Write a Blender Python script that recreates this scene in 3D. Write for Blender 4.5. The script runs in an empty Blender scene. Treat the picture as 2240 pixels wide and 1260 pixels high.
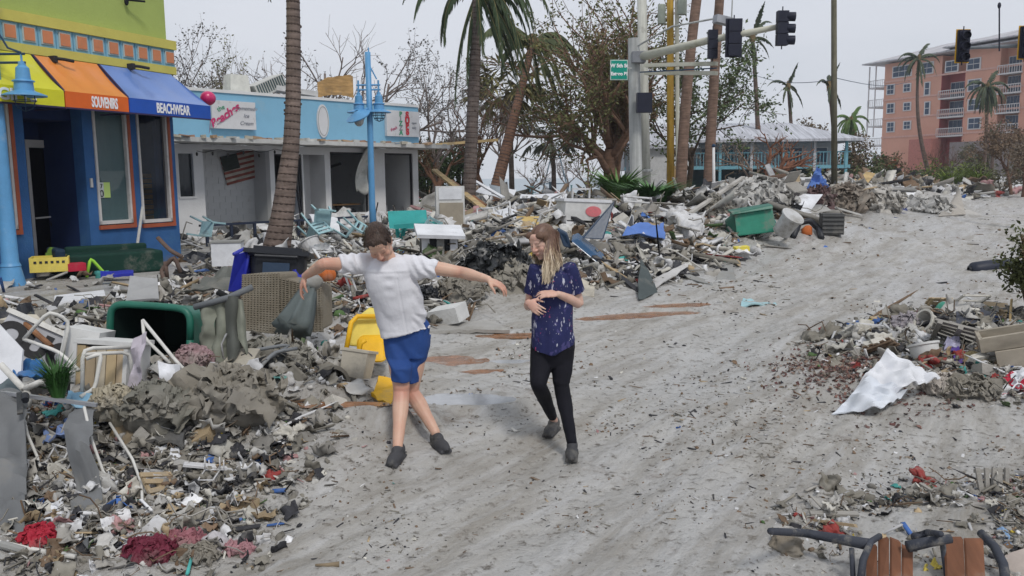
import bpy, math, random
import numpy as np
from mathutils import Vector, Matrix, Euler, noise as mnoise
R = math.radians
rnd = random.Random(7)
S = bpy.context.scene
COL = S.collection

# ---------------- camera ----------------
PW, PH, FP = 2240.0, 1260.0, 1800.0
CAM = Vector((0, 0, 1.9))
PITCH, ROLL = R(7.6), R(-0.57)
CR = (Matrix.Rotation(R(90) - PITCH, 3, 'X') @ Matrix.Rotation(ROLL, 3, 'Z'))
cd = bpy.data.cameras.new('camera'); cam = bpy.data.objects.new('camera', cd); COL.objects.link(cam)
cd.sensor_width = 36; cd.lens = 36 * FP / PW; cd.clip_end = 9000; cd.clip_start = .05
cam.matrix_world = Matrix.Translation(CAM) @ CR.to_4x4()
S.camera = cam

# ---------------- overcast daylight ----------------
SUN_EL, SUN_AZ = 52, -35
w = bpy.data.worlds.new('World'); S.world = w; w.use_nodes = True
nt = w.node_tree; nt.nodes.clear()
o_ = nt.nodes.new('ShaderNodeOutputWorld'); bg = nt.nodes.new('ShaderNodeBackground')
sky = nt.nodes.new('ShaderNodeTexSky'); sky.sky_type = 'NISHITA'; sky.sun_disc = False
sky.sun_elevation = R(SUN_EL); sky.sun_rotation = R(SUN_AZ); sky.dust_density = 3; sky.air_density = 1.0
tc = nt.nodes.new('ShaderNodeTexCoord'); mp = nt.nodes.new('ShaderNodeMapping'); mp.inputs['Scale'].default_value = (1, 1, 3.2)
nz = nt.nodes.new('ShaderNodeTexNoise'); nz.inputs['Scale'].default_value = 1.6; nz.inputs['Detail'].default_value = 4
cr = nt.nodes.new('ShaderNodeValToRGB')
cr.color_ramp.elements[0].position = .36; cr.color_ramp.elements[0].color = (5.1, 5.55, 6.25, 1)
cr.color_ramp.elements[1].position = .64; cr.color_ramp.elements[1].color = (6.5, 6.75, 7.35, 1)
mx = nt.nodes.new('ShaderNodeMixRGB'); mx.inputs[0].default_value = .93
nt.links.new(tc.outputs['Generated'], mp.inputs[0]); nt.links.new(mp.outputs[0], nz.inputs['Vector'])
nt.links.new(nz.outputs[0], cr.inputs[0]); nt.links.new(sky.outputs[0], mx.inputs[1]); nt.links.new(cr.outputs[0], mx.inputs[2])
nt.links.new(mx.outputs[0], bg.inputs[0]); bg.inputs[1].default_value = .092
nt.links.new(bg.outputs[0], o_.inputs[0])
sd = bpy.data.lights.new('sun', 'SUN'); sun = bpy.data.objects.new('sun', sd); COL.objects.link(sun)
sd.energy = 1.5; sd.angle = R(12); sd.color = (1, .96, .9)
sun.rotation_euler = (R(90 - SUN_EL), 0, R(180 - SUN_AZ) )
sun.rotation_euler = (R(38), 0, R(25))
S.view_settings.view_transform = 'Standard'; S.view_settings.look = 'None'
S.view_settings.exposure = 0.3; S.view_settings.gamma = 1; S.view_settings.use_curve_mapping = False
S.render.engine = 'CYCLES'
S.cycles.max_bounces = 6; S.cycles.diffuse_bounces = 3; S.cycles.transparent_max_bounces = 6

# ---------------- picture -> place ----------------
def ray(px, py):
    v = CR @ Vector(((px - PW/2)/FP, -(py - PH/2)/FP, -1)); return v
def at(px, py, D):
    v = ray(px, py); return CAM + v * (D / v.y)
def pix(p):
    l = CR.transposed() @ (Vector(p) - CAM)
    if l.z > -1e-3: return (-9999, -9999)
    return (PW/2 + FP*l.x/-l.z, PH/2 - FP*l.y/-l.z)

# ---------------- numpy noise ----------------
def _h(ix, iy, s):
    n = (ix.astype(np.int64)*374761393 + iy.astype(np.int64)*668265263 + s*974634777) & 0xffffffff
    n = ((n ^ (n >> 13)) * 1274126177) & 0xffffffff
    return ((n ^ (n >> 16)) & 0xffff) / 65535.0
def vn(x, y, s=0):
    x = np.asarray(x, float); y = np.asarray(y, float)
    ix = np.floor(x); iy = np.floor(y); fx = x-ix; fy = y-iy
    fx = fx*fx*(3-2*fx); fy = fy*fy*(3-2*fy)
    a = _h(ix, iy, s); b = _h(ix+1, iy, s); c = _h(ix, iy+1, s); d = _h(ix+1, iy+1, s)
    return (a*(1-fx)+b*fx)*(1-fy) + (c*(1-fx)+d*fx)*fy - .5
def fbm(x, y, s=0, o=4, g=.5):
    r = 0; a = 1
    for k in range(o):
        r = r + a*vn(x*2**k, y*2**k, s+k*17); a *= g
    return r
def sst(a, b, x):
    t = np.clip((x-a)/(b-a), 0, 1); return t*t*(3-2*t)

# ---------------- terrain ----------------
EDGE = [(-30, 7.4), (-2.2, 7.6), (-1.0, 10.2), (1.2, 12.4), (4.4, 16.4), (9.6, 24.8), (29, 54), (70, 100)]
def edge_d(x, y):
    x = np.asarray(x, float); y = np.asarray(y, float)
    best = np.full(np.broadcast(x, y).shape, 1e9); sg = np.ones_like(best)
    for (ax, ay), (bx, by) in zip(EDGE, EDGE[1:]):
        dx, dy = bx-ax, by-ay; L2 = dx*dx+dy*dy
        t = np.clip(((x-ax)*dx+(y-ay)*dy)/L2, 0, 1)
        d = np.hypot(x-ax-t*dx, y-ay-t*dy)
        s = np.where(dx*(y-ay)-dy*(x-ax) > 0, 1, -1)
        m = d < best; best = np.where(m, d, best); sg = np.where(m, s, sg)
    return best*sg
BUMPS = [(6.6, 22.6, 3.4, 3.0, .95), (10.2, 29, 4.5, 4, .9), (2.2, 19.5, 3.2, 3.2, .55), (-.5, 13.6, 1.9, 1.7, .5),
 (-2.5, 9.8, 1.3, 1.5, .25), (14, 34.5, 4, 4, .95), (19.5, 42.5, 4.5, 4.5, 1.0), (-2.7, 6.0, 1.4, 1.1, .42), (-1.55, 6.0, .75, .8, .2), (-1.6, 7.4, 1.2, .9, .25),
 (-3.6, 4.4, 1.3, 1.1, .22), (5.0, 8.7, 1.4, 1.4, .44), (3.6, 7.2, .9, .8, .12), (2.9, 4.3, 1.1, .5, .1), (4, 26, 4, 4, .3), (0, 27, 6, 6, .45), (0, 45, 30, 12, .3)]
FLAT = []
def hgt(x, y):
    h = hgt0(x, y)
    for cx, cy, cz, rx, ry, ro in FLAT:
        u = (x-cx)*math.cos(ro)+(y-cy)*math.sin(ro); v = -(x-cx)*math.sin(ro)+(y-cy)*math.cos(ro)
        q = np.sqrt((u/rx)**2+(v/ry)**2)
        k = 1-sst(.9, 1.9, q); bowl = cz - .03 + .03*np.clip(q*q, 0, 4) + .03*fbm(x*5, y*8, 77)
        k = 1-sst(1.25, 1.8, q); bowl = cz - .04 + .03*np.clip(q*q, 0, 2.2) + .022*fbm(x*5, y*8, 77); h = h*(1-k) + bowl*k
    return h
def hgt0(x, y):
    x = np.asarray(x, float); y = np.asarray(y, float)
    d = edge_d(x, y)
    pile = sst(-.3, 4.0, d)
    walk = (1-sst(-6.2, -4.6, x+.12*(y-14))) * sst(10.5, 12, y) * (1-sst(19, 23, y))
    frontL = sst(5.0, 3.6, y) * 0
    h = pile * (.28 + .22*fbm(x*.35, y*.35, 3)) * (1-walk) * (1-sst(55, 90, y)*.6)
    h = h * (1 - .6*(1-sst(-5, -2, x-.0*y))*sst(12, 15, y))
    for bx, by, rx, ry, a in BUMPS:
        h = h + a*np.exp(-(((x-bx)/rx)**2+((y-by)/ry)**2)*1.1)
    h = h*(1-walk) + .15*walk
    rough = np.clip(sst(-.5, 1.2, d) + np.exp(-(((x+2.6)/1.9)**2+((y-5.4)/2.6)**2)) + np.exp(-(((x-5)/2)**2+((y-8)/2)**2)), 0, 1)*(1-walk)
    h = h + rough*(.10*fbm(x*2.1, y*2.1, 9) + .05*fbm(x*7, y*7, 21)) + (1-walk)*(.035*fbm(x*.6, y*.6, 5) + .034*fbm((x*.83-y*.56)*3.4, (x*.56+y*.83)*1.1, 12, 5, .62) + .02*np.clip(fbm(x*4.5, y*4.5, 33, 3), 0, 1))
    # tyre ruts sweeping along the street
    q = x*.87 - y*.5
    h = h + (1-rough)*.018*np.sin(q*3.2+2*fbm(x*.3, y*.3, 40))*sst(.5, 1.5, -d)
    sea = sst(86, 100, y - np.maximum(0, x-32)*3)
    return h*(1-sea) - 1.2*sea
def hz(x, y): return float(hgt(np.array([x]), np.array([y]))[0])
_YS = np.geomspace(2.6, 150, 900)
def G(px, py, dz=0.0):
    v = ray(px, py); v = v / v.y
    k = np.where(CAM.z + v.z*_YS <= hgt(v.x*_YS, _YS) + dz)[0]; y = _YS[k[0]] if len(k) else 130.0
    if len(k) and k[0]:
        f = np.linspace(_YS[k[0]-1], y, 12); j = np.where(CAM.z + v.z*f <= hgt(v.x*f, f) + dz)[0]; y = f[j[0]] if len(j) else y
    p = CAM + v*float(y); return Vector((p.x, p.y, hz(p.x, p.y) + dz))
def dclamp(px, py, D, m=.0): return min(D, G(px, py).y - m)

# ---------------- tagging / linking ----------------
def tag(o, label=None, cat=None, group=None, kind=None):
    if label: o['label'] = label
    if cat: o['category'] = cat
    if group: o['group'] = group
    if kind: o['kind'] = kind
    return o
def empty(name, loc, label, cat, group=None, rz=0, rot=None):
    o = bpy.data.objects.new(name, None); COL.objects.link(o); o.empty_display_size = .1
    o.location = loc; o.rotation_euler = rot if rot is not None else (0, 0, rz)
    return tag(o, label, cat, group)
def link(name, me, parent=None, loc=None, rot=None):
    o = bpy.data.objects.new(name, me); COL.objects.link(o); o.parent = parent
    if loc is not None: o.location = loc
    if rot is not None: o.rotation_euler = rot
    return o
def copy_tree(o, parent=None):
    c = o.copy(); COL.objects.link(c); c.parent = parent
    for ch in list(o.children): copy_tree(ch, c)
    return c

def frame(d, up=Vector((0, 0, 1))):
    z = Vector(d).normalized(); u = Vector(up)
    if abs(z.dot(u.normalized())) > .98: u = Vector((0, 1, 0)) if abs(z.y) < .9 else Vector((1, 0, 0))
    x = u.cross(z).normalized(); y = z.cross(x); return x, y, z

class MB:
    """collects shapes and links them as one mesh"""
    def __init__(s): s.v = []; s.f = []; s.m = []; s.c = []; s.cm = 0; s.cc = (1, 1, 1)
    def add(s, vs, fs):
        b = len(s.v); s.v += [tuple(p) for p in vs]; s.f += [tuple(i+b for i in f) for f in fs]
        s.m += [s.cm]*len(fs); s.c += [s.cc]*len(fs); return s
    def box(s, c, d, M=None, taper=1.0):
        c = Vector(c); a, b, h = d[0]/2, d[1]/2, d[2]/2; t = taper
        vs = [Vector(p) for p in ((-a, -b, -h), (a, -b, -h), (a, b, -h), (-a, b, -h), (-a*t, -b*t, h), (a*t, -b*t, h), (a*t, b*t, h), (-a*t, b*t, h))]
        if M is not None: vs = [M @ p for p in vs]
        return s.add([p+c for p in vs], [(0, 3, 2, 1), (4, 5, 6, 7), (0, 1, 5, 4), (1, 2, 6, 5), (2, 3, 7, 6), (3, 0, 4, 7)])
    def bx(s, x0, x1, y0, y1, z0, z1): return s.box(((x0+x1)/2, (y0+y1)/2, (z0+z1)/2), (abs(x1-x0), abs(y1-y0), abs(z1-z0)))
    def bar(s, a, b, w, h=None, up=(0, 0, 1)):
        a = Vector(a); b = Vector(b); x, y, z = frame(b-a, up); h = h or w
        M = Matrix((x, y, z)).transposed(); return s.box((a+b)/2, (w, h, (b-a).length), M)
    def tube(s, pts, r, n=8, cap=True, flat=None):
        pts = [Vector(p) for p in pts]; k = len(pts); rr = r if isinstance(r, (list, tuple)) else [r]*k
        vs = []; X = None
        for i, p in enumerate(pts):
            d = (pts[min(i+1, k-1)]-pts[max(i-1, 0)])
            if d.length < 1e-9: d = Vector((0, 0, 1))
            d.normalize()
            if X is None: X, Y, _ = frame(d)
            else:
                X = (X - d*X.dot(d)); X = X.normalized() if X.length > 1e-6 else frame(d)[0]; Y = d.cross(X)
            for j in range(n):
                a = 2*math.pi*j/n; vs.append(p + X*math.cos(a)*rr[i] + Y*math.sin(a)*rr[i]*(flat or 1))
        fs = [(i*n+j, i*n+(j+1) % n, (i+1)*n+(j+1) % n, (i+1)*n+j) for i in range(k-1) for j in range(n)]
        if cap: fs += [tuple(range(n-1, -1, -1)), tuple(range((k-1)*n, k*n))]
        return s.add(vs, fs)
    def cyl(s, a, b, r, n=12, r2=None): return s.tube([a, b], [r, r if r2 is None else r2], n)
    def lathe(s, o, prof, n=16, axis=None):
        o = Vector(o); x, y, z = (Vector((1, 0, 0)), Vector((0, 1, 0)), Vector((0, 0, 1))) if axis is None else frame(axis)
        vs = []
        for r, h in prof:
            for j in range(n):
                a = 2*math.pi*j/n; vs.append(o + x*math.cos(a)*r + y*math.sin(a)*r + z*h)
        k = len(prof)
        fs = [(i*n+j, i*n+(j+1) % n, (i+1)*n+(j+1) % n, (i+1)*n+j) for i in range(k-1) for j in range(n)]
        return s.add(vs, fs)
    def ell(s, c, d, M=None, n=12, m=8, jit=0, seed=0):
        c = Vector(c); vs = []
        q = random.Random(seed)
        for i in range(m+1):
            t = math.pi*i/m
            for j in range(n):
                a = 2*math.pi*j/n; p = Vector((math.sin(t)*math.cos(a), math.sin(t)*math.sin(a), math.cos(t)))
                if jit: p *= 1 + jit*mnoise.noise(p*1.7+Vector((seed, seed*.7, 0))) + jit*.4*mnoise.noise(p*4.1+Vector((seed, 3, 0)))
                p = Vector((p.x*d[0], p.y*d[1], p.z*d[2]))
                vs.append(c + (M @ p if M is not None else p))
        fs = [(i*n+j, (i+1)*n+j, (i+1)*n+(j+1) % n, i*n+(j+1) % n) for i in range(m) for j in range(n)]
        return s.add(vs, fs)
    def loft(s, secs, n=20, cap=True, e=2.0):
        """secs: (centre, X axis vec*halfwidth, Y axis vec*halfdepth)"""
        vs = []
        for c, X, Y in secs:
            c, X, Y = Vector(c), Vector(X), Vector(Y)
            for j in range(n):
                a = 2*math.pi*j/n; ca, sa = math.cos(a), math.sin(a)
                vs.append(c + X*math.copysign(abs(ca)**(2/e), ca) + Y*math.copysign(abs(sa)**(2/e), sa))
        k = len(secs)
        fs = [(i*n+j, i*n+(j+1) % n, (i+1)*n+(j+1) % n, (i+1)*n+j) for i in range(k-1) for j in range(n)]
        if cap: fs += [tuple(range(n-1, -1, -1)), tuple(range((k-1)*n, k*n))]
        return s.add(vs, fs)
    def sheet(s, fn, nu, nv, th=.004):
        """fn(u,v)->point, 0..1; closed thin solid"""
        g = [[Vector(fn(i/nu, j/nv)) for j in range(nv+1)] for i in range(nu+1)]
        top = []; bot = []
        for i in range(nu+1):
            for j in range(nv+1):
                a = g[min(i+1, nu)][j]-g[max(i-1, 0)][j]; b = g[i][min(j+1, nv)]-g[i][max(j-1, 0)]
                nn = a.cross(b); nn = nn.normalized()*th/2 if nn.length > 1e-9 else Vector((0, 0, th/2))
                top.append(g[i][j]+nn); bot.append(g[i][j]-nn)
        N = len(top); w_ = nv+1; fs = []
        for i in range(nu):
            for j in range(nv):
                q = (i*w_+j, (i+1)*w_+j, (i+1)*w_+j+1, i*w_+j+1); fs.append(q); fs.append(tuple(N+k for k in reversed(q)))
        rim = [(i, 0) for i in range(nu)] + [(nu, j) for j in range(nv)] + [(i, nv) for i in range(nu, 0, -1)] + [(0, j) for j in range(nv, 0, -1)]
        ids = [i*w_+j for i, j in rim]
        for a, b in zip(ids, ids[1:]+ids[:1]): fs.append((b, a, a+N, b+N))
        return s.add(top+bot, fs)
    def prism(s, poly, th, M=None, c=(0, 0, 0)):
        n = len(poly); c = Vector(c)
        vs = [Vector((x, y, -th/2)) for x, y in poly]+[Vector((x, y, th/2)) for x, y in poly]
        if M is not None: vs = [M @ p for p in vs]
        fs = [tuple(range(n-1, -1, -1)), tuple(range(n, 2*n))] + [(i, (i+1) % n, (i+1) % n+n, i+n) for i in range(n)]
        return s.add([p+c for p in vs], fs)
    def mesh(s, name, mats, smooth=False, auto=None, col=False):
        me = bpy.data.meshes.new(name); me.from_pydata(s.v, [], s.f)
        for m in (mats if isinstance(mats, (list, tuple)) else [mats]): me.materials.append(m)
        if any(s.m): me.polygons.foreach_set('material_index', s.m)
        if smooth: me.polygons.foreach_set('use_smooth', [True]*len(s.f))
        if col:
            a = me.attributes.new('Col', 'FLOAT_COLOR', 'FACE')
            a.data.foreach_set('color', np.array([(c[0], c[1], c[2], 1) for c in s.c], dtype=np.float32).ravel())
        me.update(); 
        if smooth and auto is not None: me.set_sharp_from_angle(angle=R(auto))
        return me
    def build(s, name, mats, parent=None, smooth=False, auto=None, col=False, loc=None, rot=None):
        return link(name, s.mesh(name, mats, smooth, auto, col), parent, loc, rot)

# ---------------- materials ----------------
MC = {}
def mat(name, c, rough=.8, var=.15, dirt=0.0, dirt_c=(.2, .19, .165), sc=4, bump=.15, metal=0, spec=.3, attr=False, wave=None, trans=0, coat=0, bsc=None, tide=0):
    if name in MC: return MC[name]
    m = bpy.data.materials.new(name); m.use_nodes = True; N = m.node_tree; b = N.nodes['Principled BSDF']; L = N.links.new
    def nd(t, **k):
        n = N.nodes.new(t)
        for a, v in k.items():
            n.inputs[a].default_value = v
        return n
    tc = nd('ShaderNodeTexCoord'); co = tc.outputs['Object']
    n1 = nd('ShaderNodeTexNoise', Scale=sc, Detail=6, Roughness=.65); L(co, n1.inputs['Vector'])
    mr = nd('ShaderNodeMapRange'); mr.inputs[1].default_value = .3; mr.inputs[2].default_value = .7
    mr.inputs[3].default_value = 1-var; mr.inputs[4].default_value = 1+var; L(n1.outputs[0], mr.inputs[0])
    mul = nd('ShaderNodeVectorMath'); mul.operation = 'SCALE'
    if attr:
        at_ = nd('ShaderNodeAttribute'); at_.attribute_name = 'Col'; L(at_.outputs['Color'], mul.inputs[0])
    else: mul.inputs[0].default_value = c[:3]
    L(mr.outputs[0], mul.inputs['Scale']); out = mul.outputs[0]
    if wave:
        wv = nd('ShaderNodeTexNoise', Scale=1, Detail=4); mpg = nd('ShaderNodeMapping'); mpg.inputs['Scale'].default_value = wave
        L(co, mpg.inputs[0]); L(mpg.outputs[0], wv.inputs['Vector'])
        m2 = nd('ShaderNodeMapRange'); m2.inputs[1].default_value = .3; m2.inputs[2].default_value = .7; m2.inputs[3].default_value = .65; m2.inputs[4].default_value = 1.25
        L(wv.outputs[0], m2.inputs[0]); v2 = nd('ShaderNodeVectorMath'); v2.operation = 'SCALE'; L(out, v2.inputs[0]); L(m2.outputs[0], v2.inputs['Scale']); out = v2.outputs[0]
    if dirt > 0:
        n2 = nd('ShaderNodeTexNoise', Scale=sc*.55, Detail=8, Roughness=.7); L(co, n2.inputs['Vector'])
        rp = nd('ShaderNodeMapRange'); rp.inputs[1].default_value = .62-.3*dirt; rp.inputs[2].default_value = .76-.22*dirt; rp.inputs[4].default_value = min(1, .45+dirt)
        L(n2.outputs[0], rp.inputs[0]); mx = N.nodes.new('ShaderNodeMix'); mx.data_type = 'RGBA'
        L(rp.outputs[0], mx.inputs[0]); L(out, mx.inputs[6]); mx.inputs[7].default_value = (*dirt_c, 1); out = mx.outputs[2]
    if tide:
        sx = nd('ShaderNodeSeparateXYZ'); L(co, sx.inputs[0]); n4 = nd('ShaderNodeTexNoise', Scale=2.2, Detail=8, Roughness=.75); L(co, n4.inputs['Vector'])
        ma = nd('ShaderNodeMath'); ma.operation = 'MULTIPLY_ADD'; L(n4.outputs[0], ma.inputs[0]); ma.inputs[1].default_value = -tide*1.4; L(sx.outputs[2], ma.inputs[2])
        r4 = nd('ShaderNodeMapRange'); r4.inputs[1].default_value = -tide*.15; r4.inputs[2].default_value = -tide*.75; r4.inputs[3].default_value = 0; r4.inputs[4].default_value = .75; L(ma.outputs[0], r4.inputs[0])
        mx = N.nodes.new('ShaderNodeMix'); mx.data_type = 'RGBA'; L(r4.outputs[0], mx.inputs[0]); L(out, mx.inputs[6]); mx.inputs[7].default_value = (.17, .155, .135, 1); out = mx.outputs[2]
    L(out, b.inputs['Base Color'])
    b.inputs['Roughness'].default_value = rough; b.inputs['Metallic'].default_value = metal; b.inputs['Specular IOR Level'].default_value = spec
    if coat: b.inputs['Coat Weight'].default_value = coat; b.inputs['Coat Roughness'].default_value = .15
    if trans: b.inputs['Transmission Weight'].default_value = trans
    if bump:
        n3 = nd('ShaderNodeTexNoise', Scale=bsc or sc*5, Detail=5); L(co, n3.inputs['Vector'])
        bp = nd('ShaderNodeBump', Strength=bump, Distance=.02); L(n3.outputs[0], bp.inputs['Height']); L(bp.outputs[0], b.inputs['Normal'])
    MC[name] = m; return m
# ================= ground, sea =================
def polar_ground():
    an = np.concatenate([np.linspace(-80, -40, 30)[:-1], np.linspace(-40, 40, 620), np.linspace(40, 80, 30)[1:]])
    t = np.linspace(0, 1, 560); ys = 1.2*np.exp(t*np.log(260/1.2))
    A, Y = np.meshgrid(np.tan(np.radians(an)), ys)
    X = A*Y; far = sst(110, 200, Y)
    Z = hgt(X, Y) 
    v = np.stack([X, Y, Z], -1).reshape(-1, 3); nA = len(an); nY = len(ys)
    i, j = np.meshgrid(np.arange(nY-1), np.arange(nA-1), indexing='ij'); a = (i*nA+j).ravel()
    f = np.stack([a, a+1, a+nA+1, a+nA], -1)
    me = bpy.data.meshes.new('muddy_street'); me.vertices.add(len(v)); me.vertices.foreach_set('co', v.ravel())
    me.loops.add(f.size); me.loops.foreach_set('vertex_index', f.ravel().astype(np.int32))
    me.polygons.add(len(f)); me.polygons.foreach_set('loop_start', np.arange(0, f.size, 4, dtype=np.int32)); me.polygons.foreach_set('loop_total', np.full(len(f), 4, dtype=np.int32))
    me.polygons.foreach_set('use_smooth', np.ones(len(f), dtype=bool)); me.update(calc_edges=True); return me
def mud_mat():
    m = bpy.data.materials.new('mud'); m.use_nodes = True; N = m.node_tree; b = N.nodes['Principled BSDF']; L = N.links.new
    tc = N.nodes.new('ShaderNodeTexCoord'); co = tc.outputs['Object']
    def noise(sc, det=8, ro=.6, vec=None):
        n = N.nodes.new('ShaderNodeTexNoise'); n.inputs['Scale'].default_value = sc; n.inputs['Detail'].default_value = det; n.inputs['Roughness'].default_value = ro
        L(vec or co, n.inputs['Vector']); return n.outputs[0]
    def ramp(x, *st):
        r = N.nodes.new('ShaderNodeValToRGB'); e = r.color_ramp.elements
        while len(e) < len(st): e.new(.5)
        for k, (p, c) in enumerate(st): e[k].position = p; e[k].color = (*c, 1) if not isinstance(c, (int, float)) else (c, c, c, 1)
        L(x, r.inputs[0]); return r.outputs[0]
    def mix(f, a, c):
        x = N.nodes.new('ShaderNodeMix'); x.data_type = 'RGBA'
        L(f, x.inputs[0])
        for k, q in ((6, a), (7, c)):
            if isinstance(q, tuple): x.inputs[k].default_value = (*q, 1)
            else: L(q, x.inputs[k])
        return x.outputs[2]
    rt = N.nodes.new('ShaderNodeMapping'); rt.inputs['Rotation'].default_value = (0, 0, R(34)); L(co, rt.inputs[0]); mp = N.nodes.new('ShaderNodeMapping'); mp.inputs['Scale'].default_value = (1.6, .45, 1); L(rt.outputs[0], mp.inputs[0])
    big = noise(.5, 8, .65, mp.outputs[0]); mid = noise(2.2, 9, .7, mp.outputs[0]); fine = noise(14, 8, .7); spk = noise(34, 3, .6)
    base = ramp(mid, (.3, (.25, .23, .20)), (.5, (.40, .385, .36)), (.68, (.485, .475, .46)))
    pale = ramp(big, (.46, 0), (.60, 1)); base = mix(pale, base, (.46, .455, .445))
    dk = ramp(fine, (.34, 1), (.46, 0)); base = mix(dk, base, (.115, .1, .082))
    sp = ramp(spk, (.70, 0), (.74, .7)); base = mix(sp, base, (.05, .045, .04))
    
    mp2 = N.nodes.new('ShaderNodeMapping'); mp2.inputs['Scale'].default_value = (3.0, .35, 1); L(rt.outputs[0], mp2.inputs[0])
    stk = ramp(noise(1.0, 7, .72, mp2.outputs[0]), (.38, .6), (.52, 0)); base = mix(stk, base, (.25, .225, .19))
    stk2 = ramp(noise(2.3, 6, .7, mp2.outputs[0]), (.52, 0), (.68, .5)); base = mix(stk2, base, (.52, .52, .525))
    leaf = ramp(noise(1.1, 7, .7), (.58, 0), (.66, .55)); lf2 = ramp(noise(9, 6, .7), (.45, 0), (.52, 1))
    mm = N.nodes.new('ShaderNodeMath'); mm.operation = 'MULTIPLY'; L(leaf, mm.inputs[0]); L(lf2, mm.inputs[1]); base = mix(mm.outputs[0], base, (.13, .09, .062))
    L(base, b.inputs['Base Color'])
    ro = ramp(big, (.40, .75), (.58, .28)); L(ro, b.inputs['Roughness']); b.inputs['Specular IOR Level'].default_value = .4
    bp = N.nodes.new('ShaderNodeBump'); bp.inputs['Strength'].default_value = .8; bp.inputs['Distance'].default_value = .04
    ad = N.nodes.new('ShaderNodeMath'); L(fine, ad.inputs[0]); L(mid, ad.inputs[1]); L(ad.outputs[0], bp.inputs['Height']); L(bp.outputs[0], b.inputs['Normal'])
    return m
MUD = mud_mat()
# puddles: brown water and pale wet film lying level in shallow hollows of the mud
WB = mat('brown_water', (.235, .105, .045), rough=.2, var=.5, sc=7, bump=.12, spec=.3, dirt=.32, dirt_c=(.36, .32, .28))
WP = mat('pale_water', (.36, .37, .39), rough=.08, var=.12, sc=5, bump=.04, spec=.6, dirt=.15, dirt_c=(.3, .29, .28))
PUD = [(985, 788, .34, .22, WB, 0), (1145, 733, .55, .16, WB, .1), (1400, 690, .85, .22, WB, .3), (712, 884, .42, .07, WB, 0), (1003, 872, .42, .17, WP, 0), (1490, 668, .5, .2, WB, .2), (830, 905, .3, .06, WB, 0), (1050, 812, .22, .09, WB, .2), (1120, 790, .3, .08, WP, 0)]
PP = []
for px, py, rx, ry, m, ro in PUD:
    c = G(px, py); PP.append((c, rx, ry, m, ro))
for c, rx, ry, m, ro in PP: FLAT.append((c.x, c.y, c.z, rx, ry, ro))
g = polar_ground(); g.materials.append(MUD); tag(link('muddy_street', g), kind='structure')
mb = MB(); mb.add([(-400, -60, -1.4), (400, -60, -1.4), (400, 250, -1.4), (-400, 250, -1.4)], [(0, 1, 2, 3)])
tag(mb.build('ground', mat('ground_far', (.2, .19, .17))), kind='structure')
mb = MB(); mb.add([(-2500, 60, -.75), (2500, 60, -.75), (2500, 4500, -.75), (-2500, 4500, -.75)], [(0, 1, 2, 3)])
tag(mb.build('sea', mat('sea', (.3, .36, .4), rough=.35, var=.12, sc=.05, bump=.4, bsc=.8, spec=.5)), kind='structure')

for i, (c, rx, ry, m, ro) in enumerate(PP):
    mb = MB(); n = 28; vs = []
    for j in range(n):
        a = 2*math.pi*j/n; x, y = math.cos(a)*rx*1.2, math.sin(a)*ry*1.2
        vs.append((c.x+x*math.cos(ro)-y*math.sin(ro), c.y+x*math.sin(ro)+y*math.cos(ro), c.z-.006))
    mb.add(vs, [tuple(range(n))]); o = mb.build('puddle', m); tag(o, kind='structure')
# ================= buildings =================
class Fac:
    def __init__(s, R0, d, L):   # R0: right-hand end on the ground, d: direction along the front to the right, L length
        s.X = Vector((d[0], d[1], 0)).normalized(); s.Y = Vector((-s.X.y, s.X.x, 0)); s.O = Vector((R0[0], R0[1], 0)) - s.X*L
        s.L = L; s.rz = math.atan2(s.X.y, s.X.x)
    def loc(s, px, py, off=0.0):
        r = ray(px, py); P = s.O - s.Y*off; t = (P-CAM).dot(s.Y)/r.dot(s.Y); p = CAM + r*t - s.O
        return p.dot(s.X), p.z
    def w(s, x, y, z): return s.O + s.X*x + s.Y*y + Vector((0, 0, z))
def text(s, size, m, parent, loc, rot, name='lettering', ext=.004, shear=0, sx=1.0, bold=0):
    c = bpy.data.curves.new(name, 'FONT'); c.body = s; c.size = size; c.extrude = ext; c.align_x = 'CENTER'; c.align_y = 'CENTER'; c.shear = shear; c.offset = bold
    c.materials.append(m); o = bpy.data.objects.new(name, c); COL.objects.link(o)
    bpy.context.view_layer.update(); me = bpy.data.meshes.new_from_object(o.evaluated_get(bpy.context.evaluated_depsgraph_get()))
    bpy.data.objects.remove(o); me.name = name
    q = link(name, me, parent, loc, rot); q.scale = (sx, 1, 1); return q

M_green = mat('green_stucco', (.36, .44, .13), .9, .05, sc=1.5, dirt=.2, dirt_c=(.38, .43, .22), bump=.3, bsc=30)
M_yel = mat('yellow_paint', (.56, .5, .12), .7, .07, sc=3, dirt=.12, dirt_c=(.45, .4, .2))
M_sky = mat('sky_blue_trim', (.24, .46, .58), .7, .08, sc=3, dirt=.1, dirt_c=(.3, .4, .45))
M_sqr = mat('coral_square', (.56, .215, .105), .7, .08, sc=3, dirt=.1)
M_sqf = mat('pale_square_edge', (.42, .5, .5), .7, .06)
M_blue = mat('blue_stucco', (.036, .115, .29), .85, .14, sc=2.5, dirt=.28, dirt_c=(.06, .16, .31), bump=.3, bsc=30, tide=.55)
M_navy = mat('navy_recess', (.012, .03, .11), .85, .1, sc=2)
M_or = mat('orange_trim', (.35, .09, .045), .7, .12, sc=4, dirt=.12)
M_wh = mat('white_frame', (.55, .53, .52), .6, .08, sc=4, dirt=.3, dirt_c=(.36, .34, .32))
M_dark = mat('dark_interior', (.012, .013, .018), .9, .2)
def glass(name, c, a=.5, ro=.06):
    m = bpy.data.materials.new(name); m.use_nodes = True; N = m.node_tree; b = N.nodes['Principled BSDF']
    b.inputs['Base Color'].default_value = (*c, 1); b.inputs['Roughness'].default_value = ro; b.inputs['Alpha'].default_value = a
    return m
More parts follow.
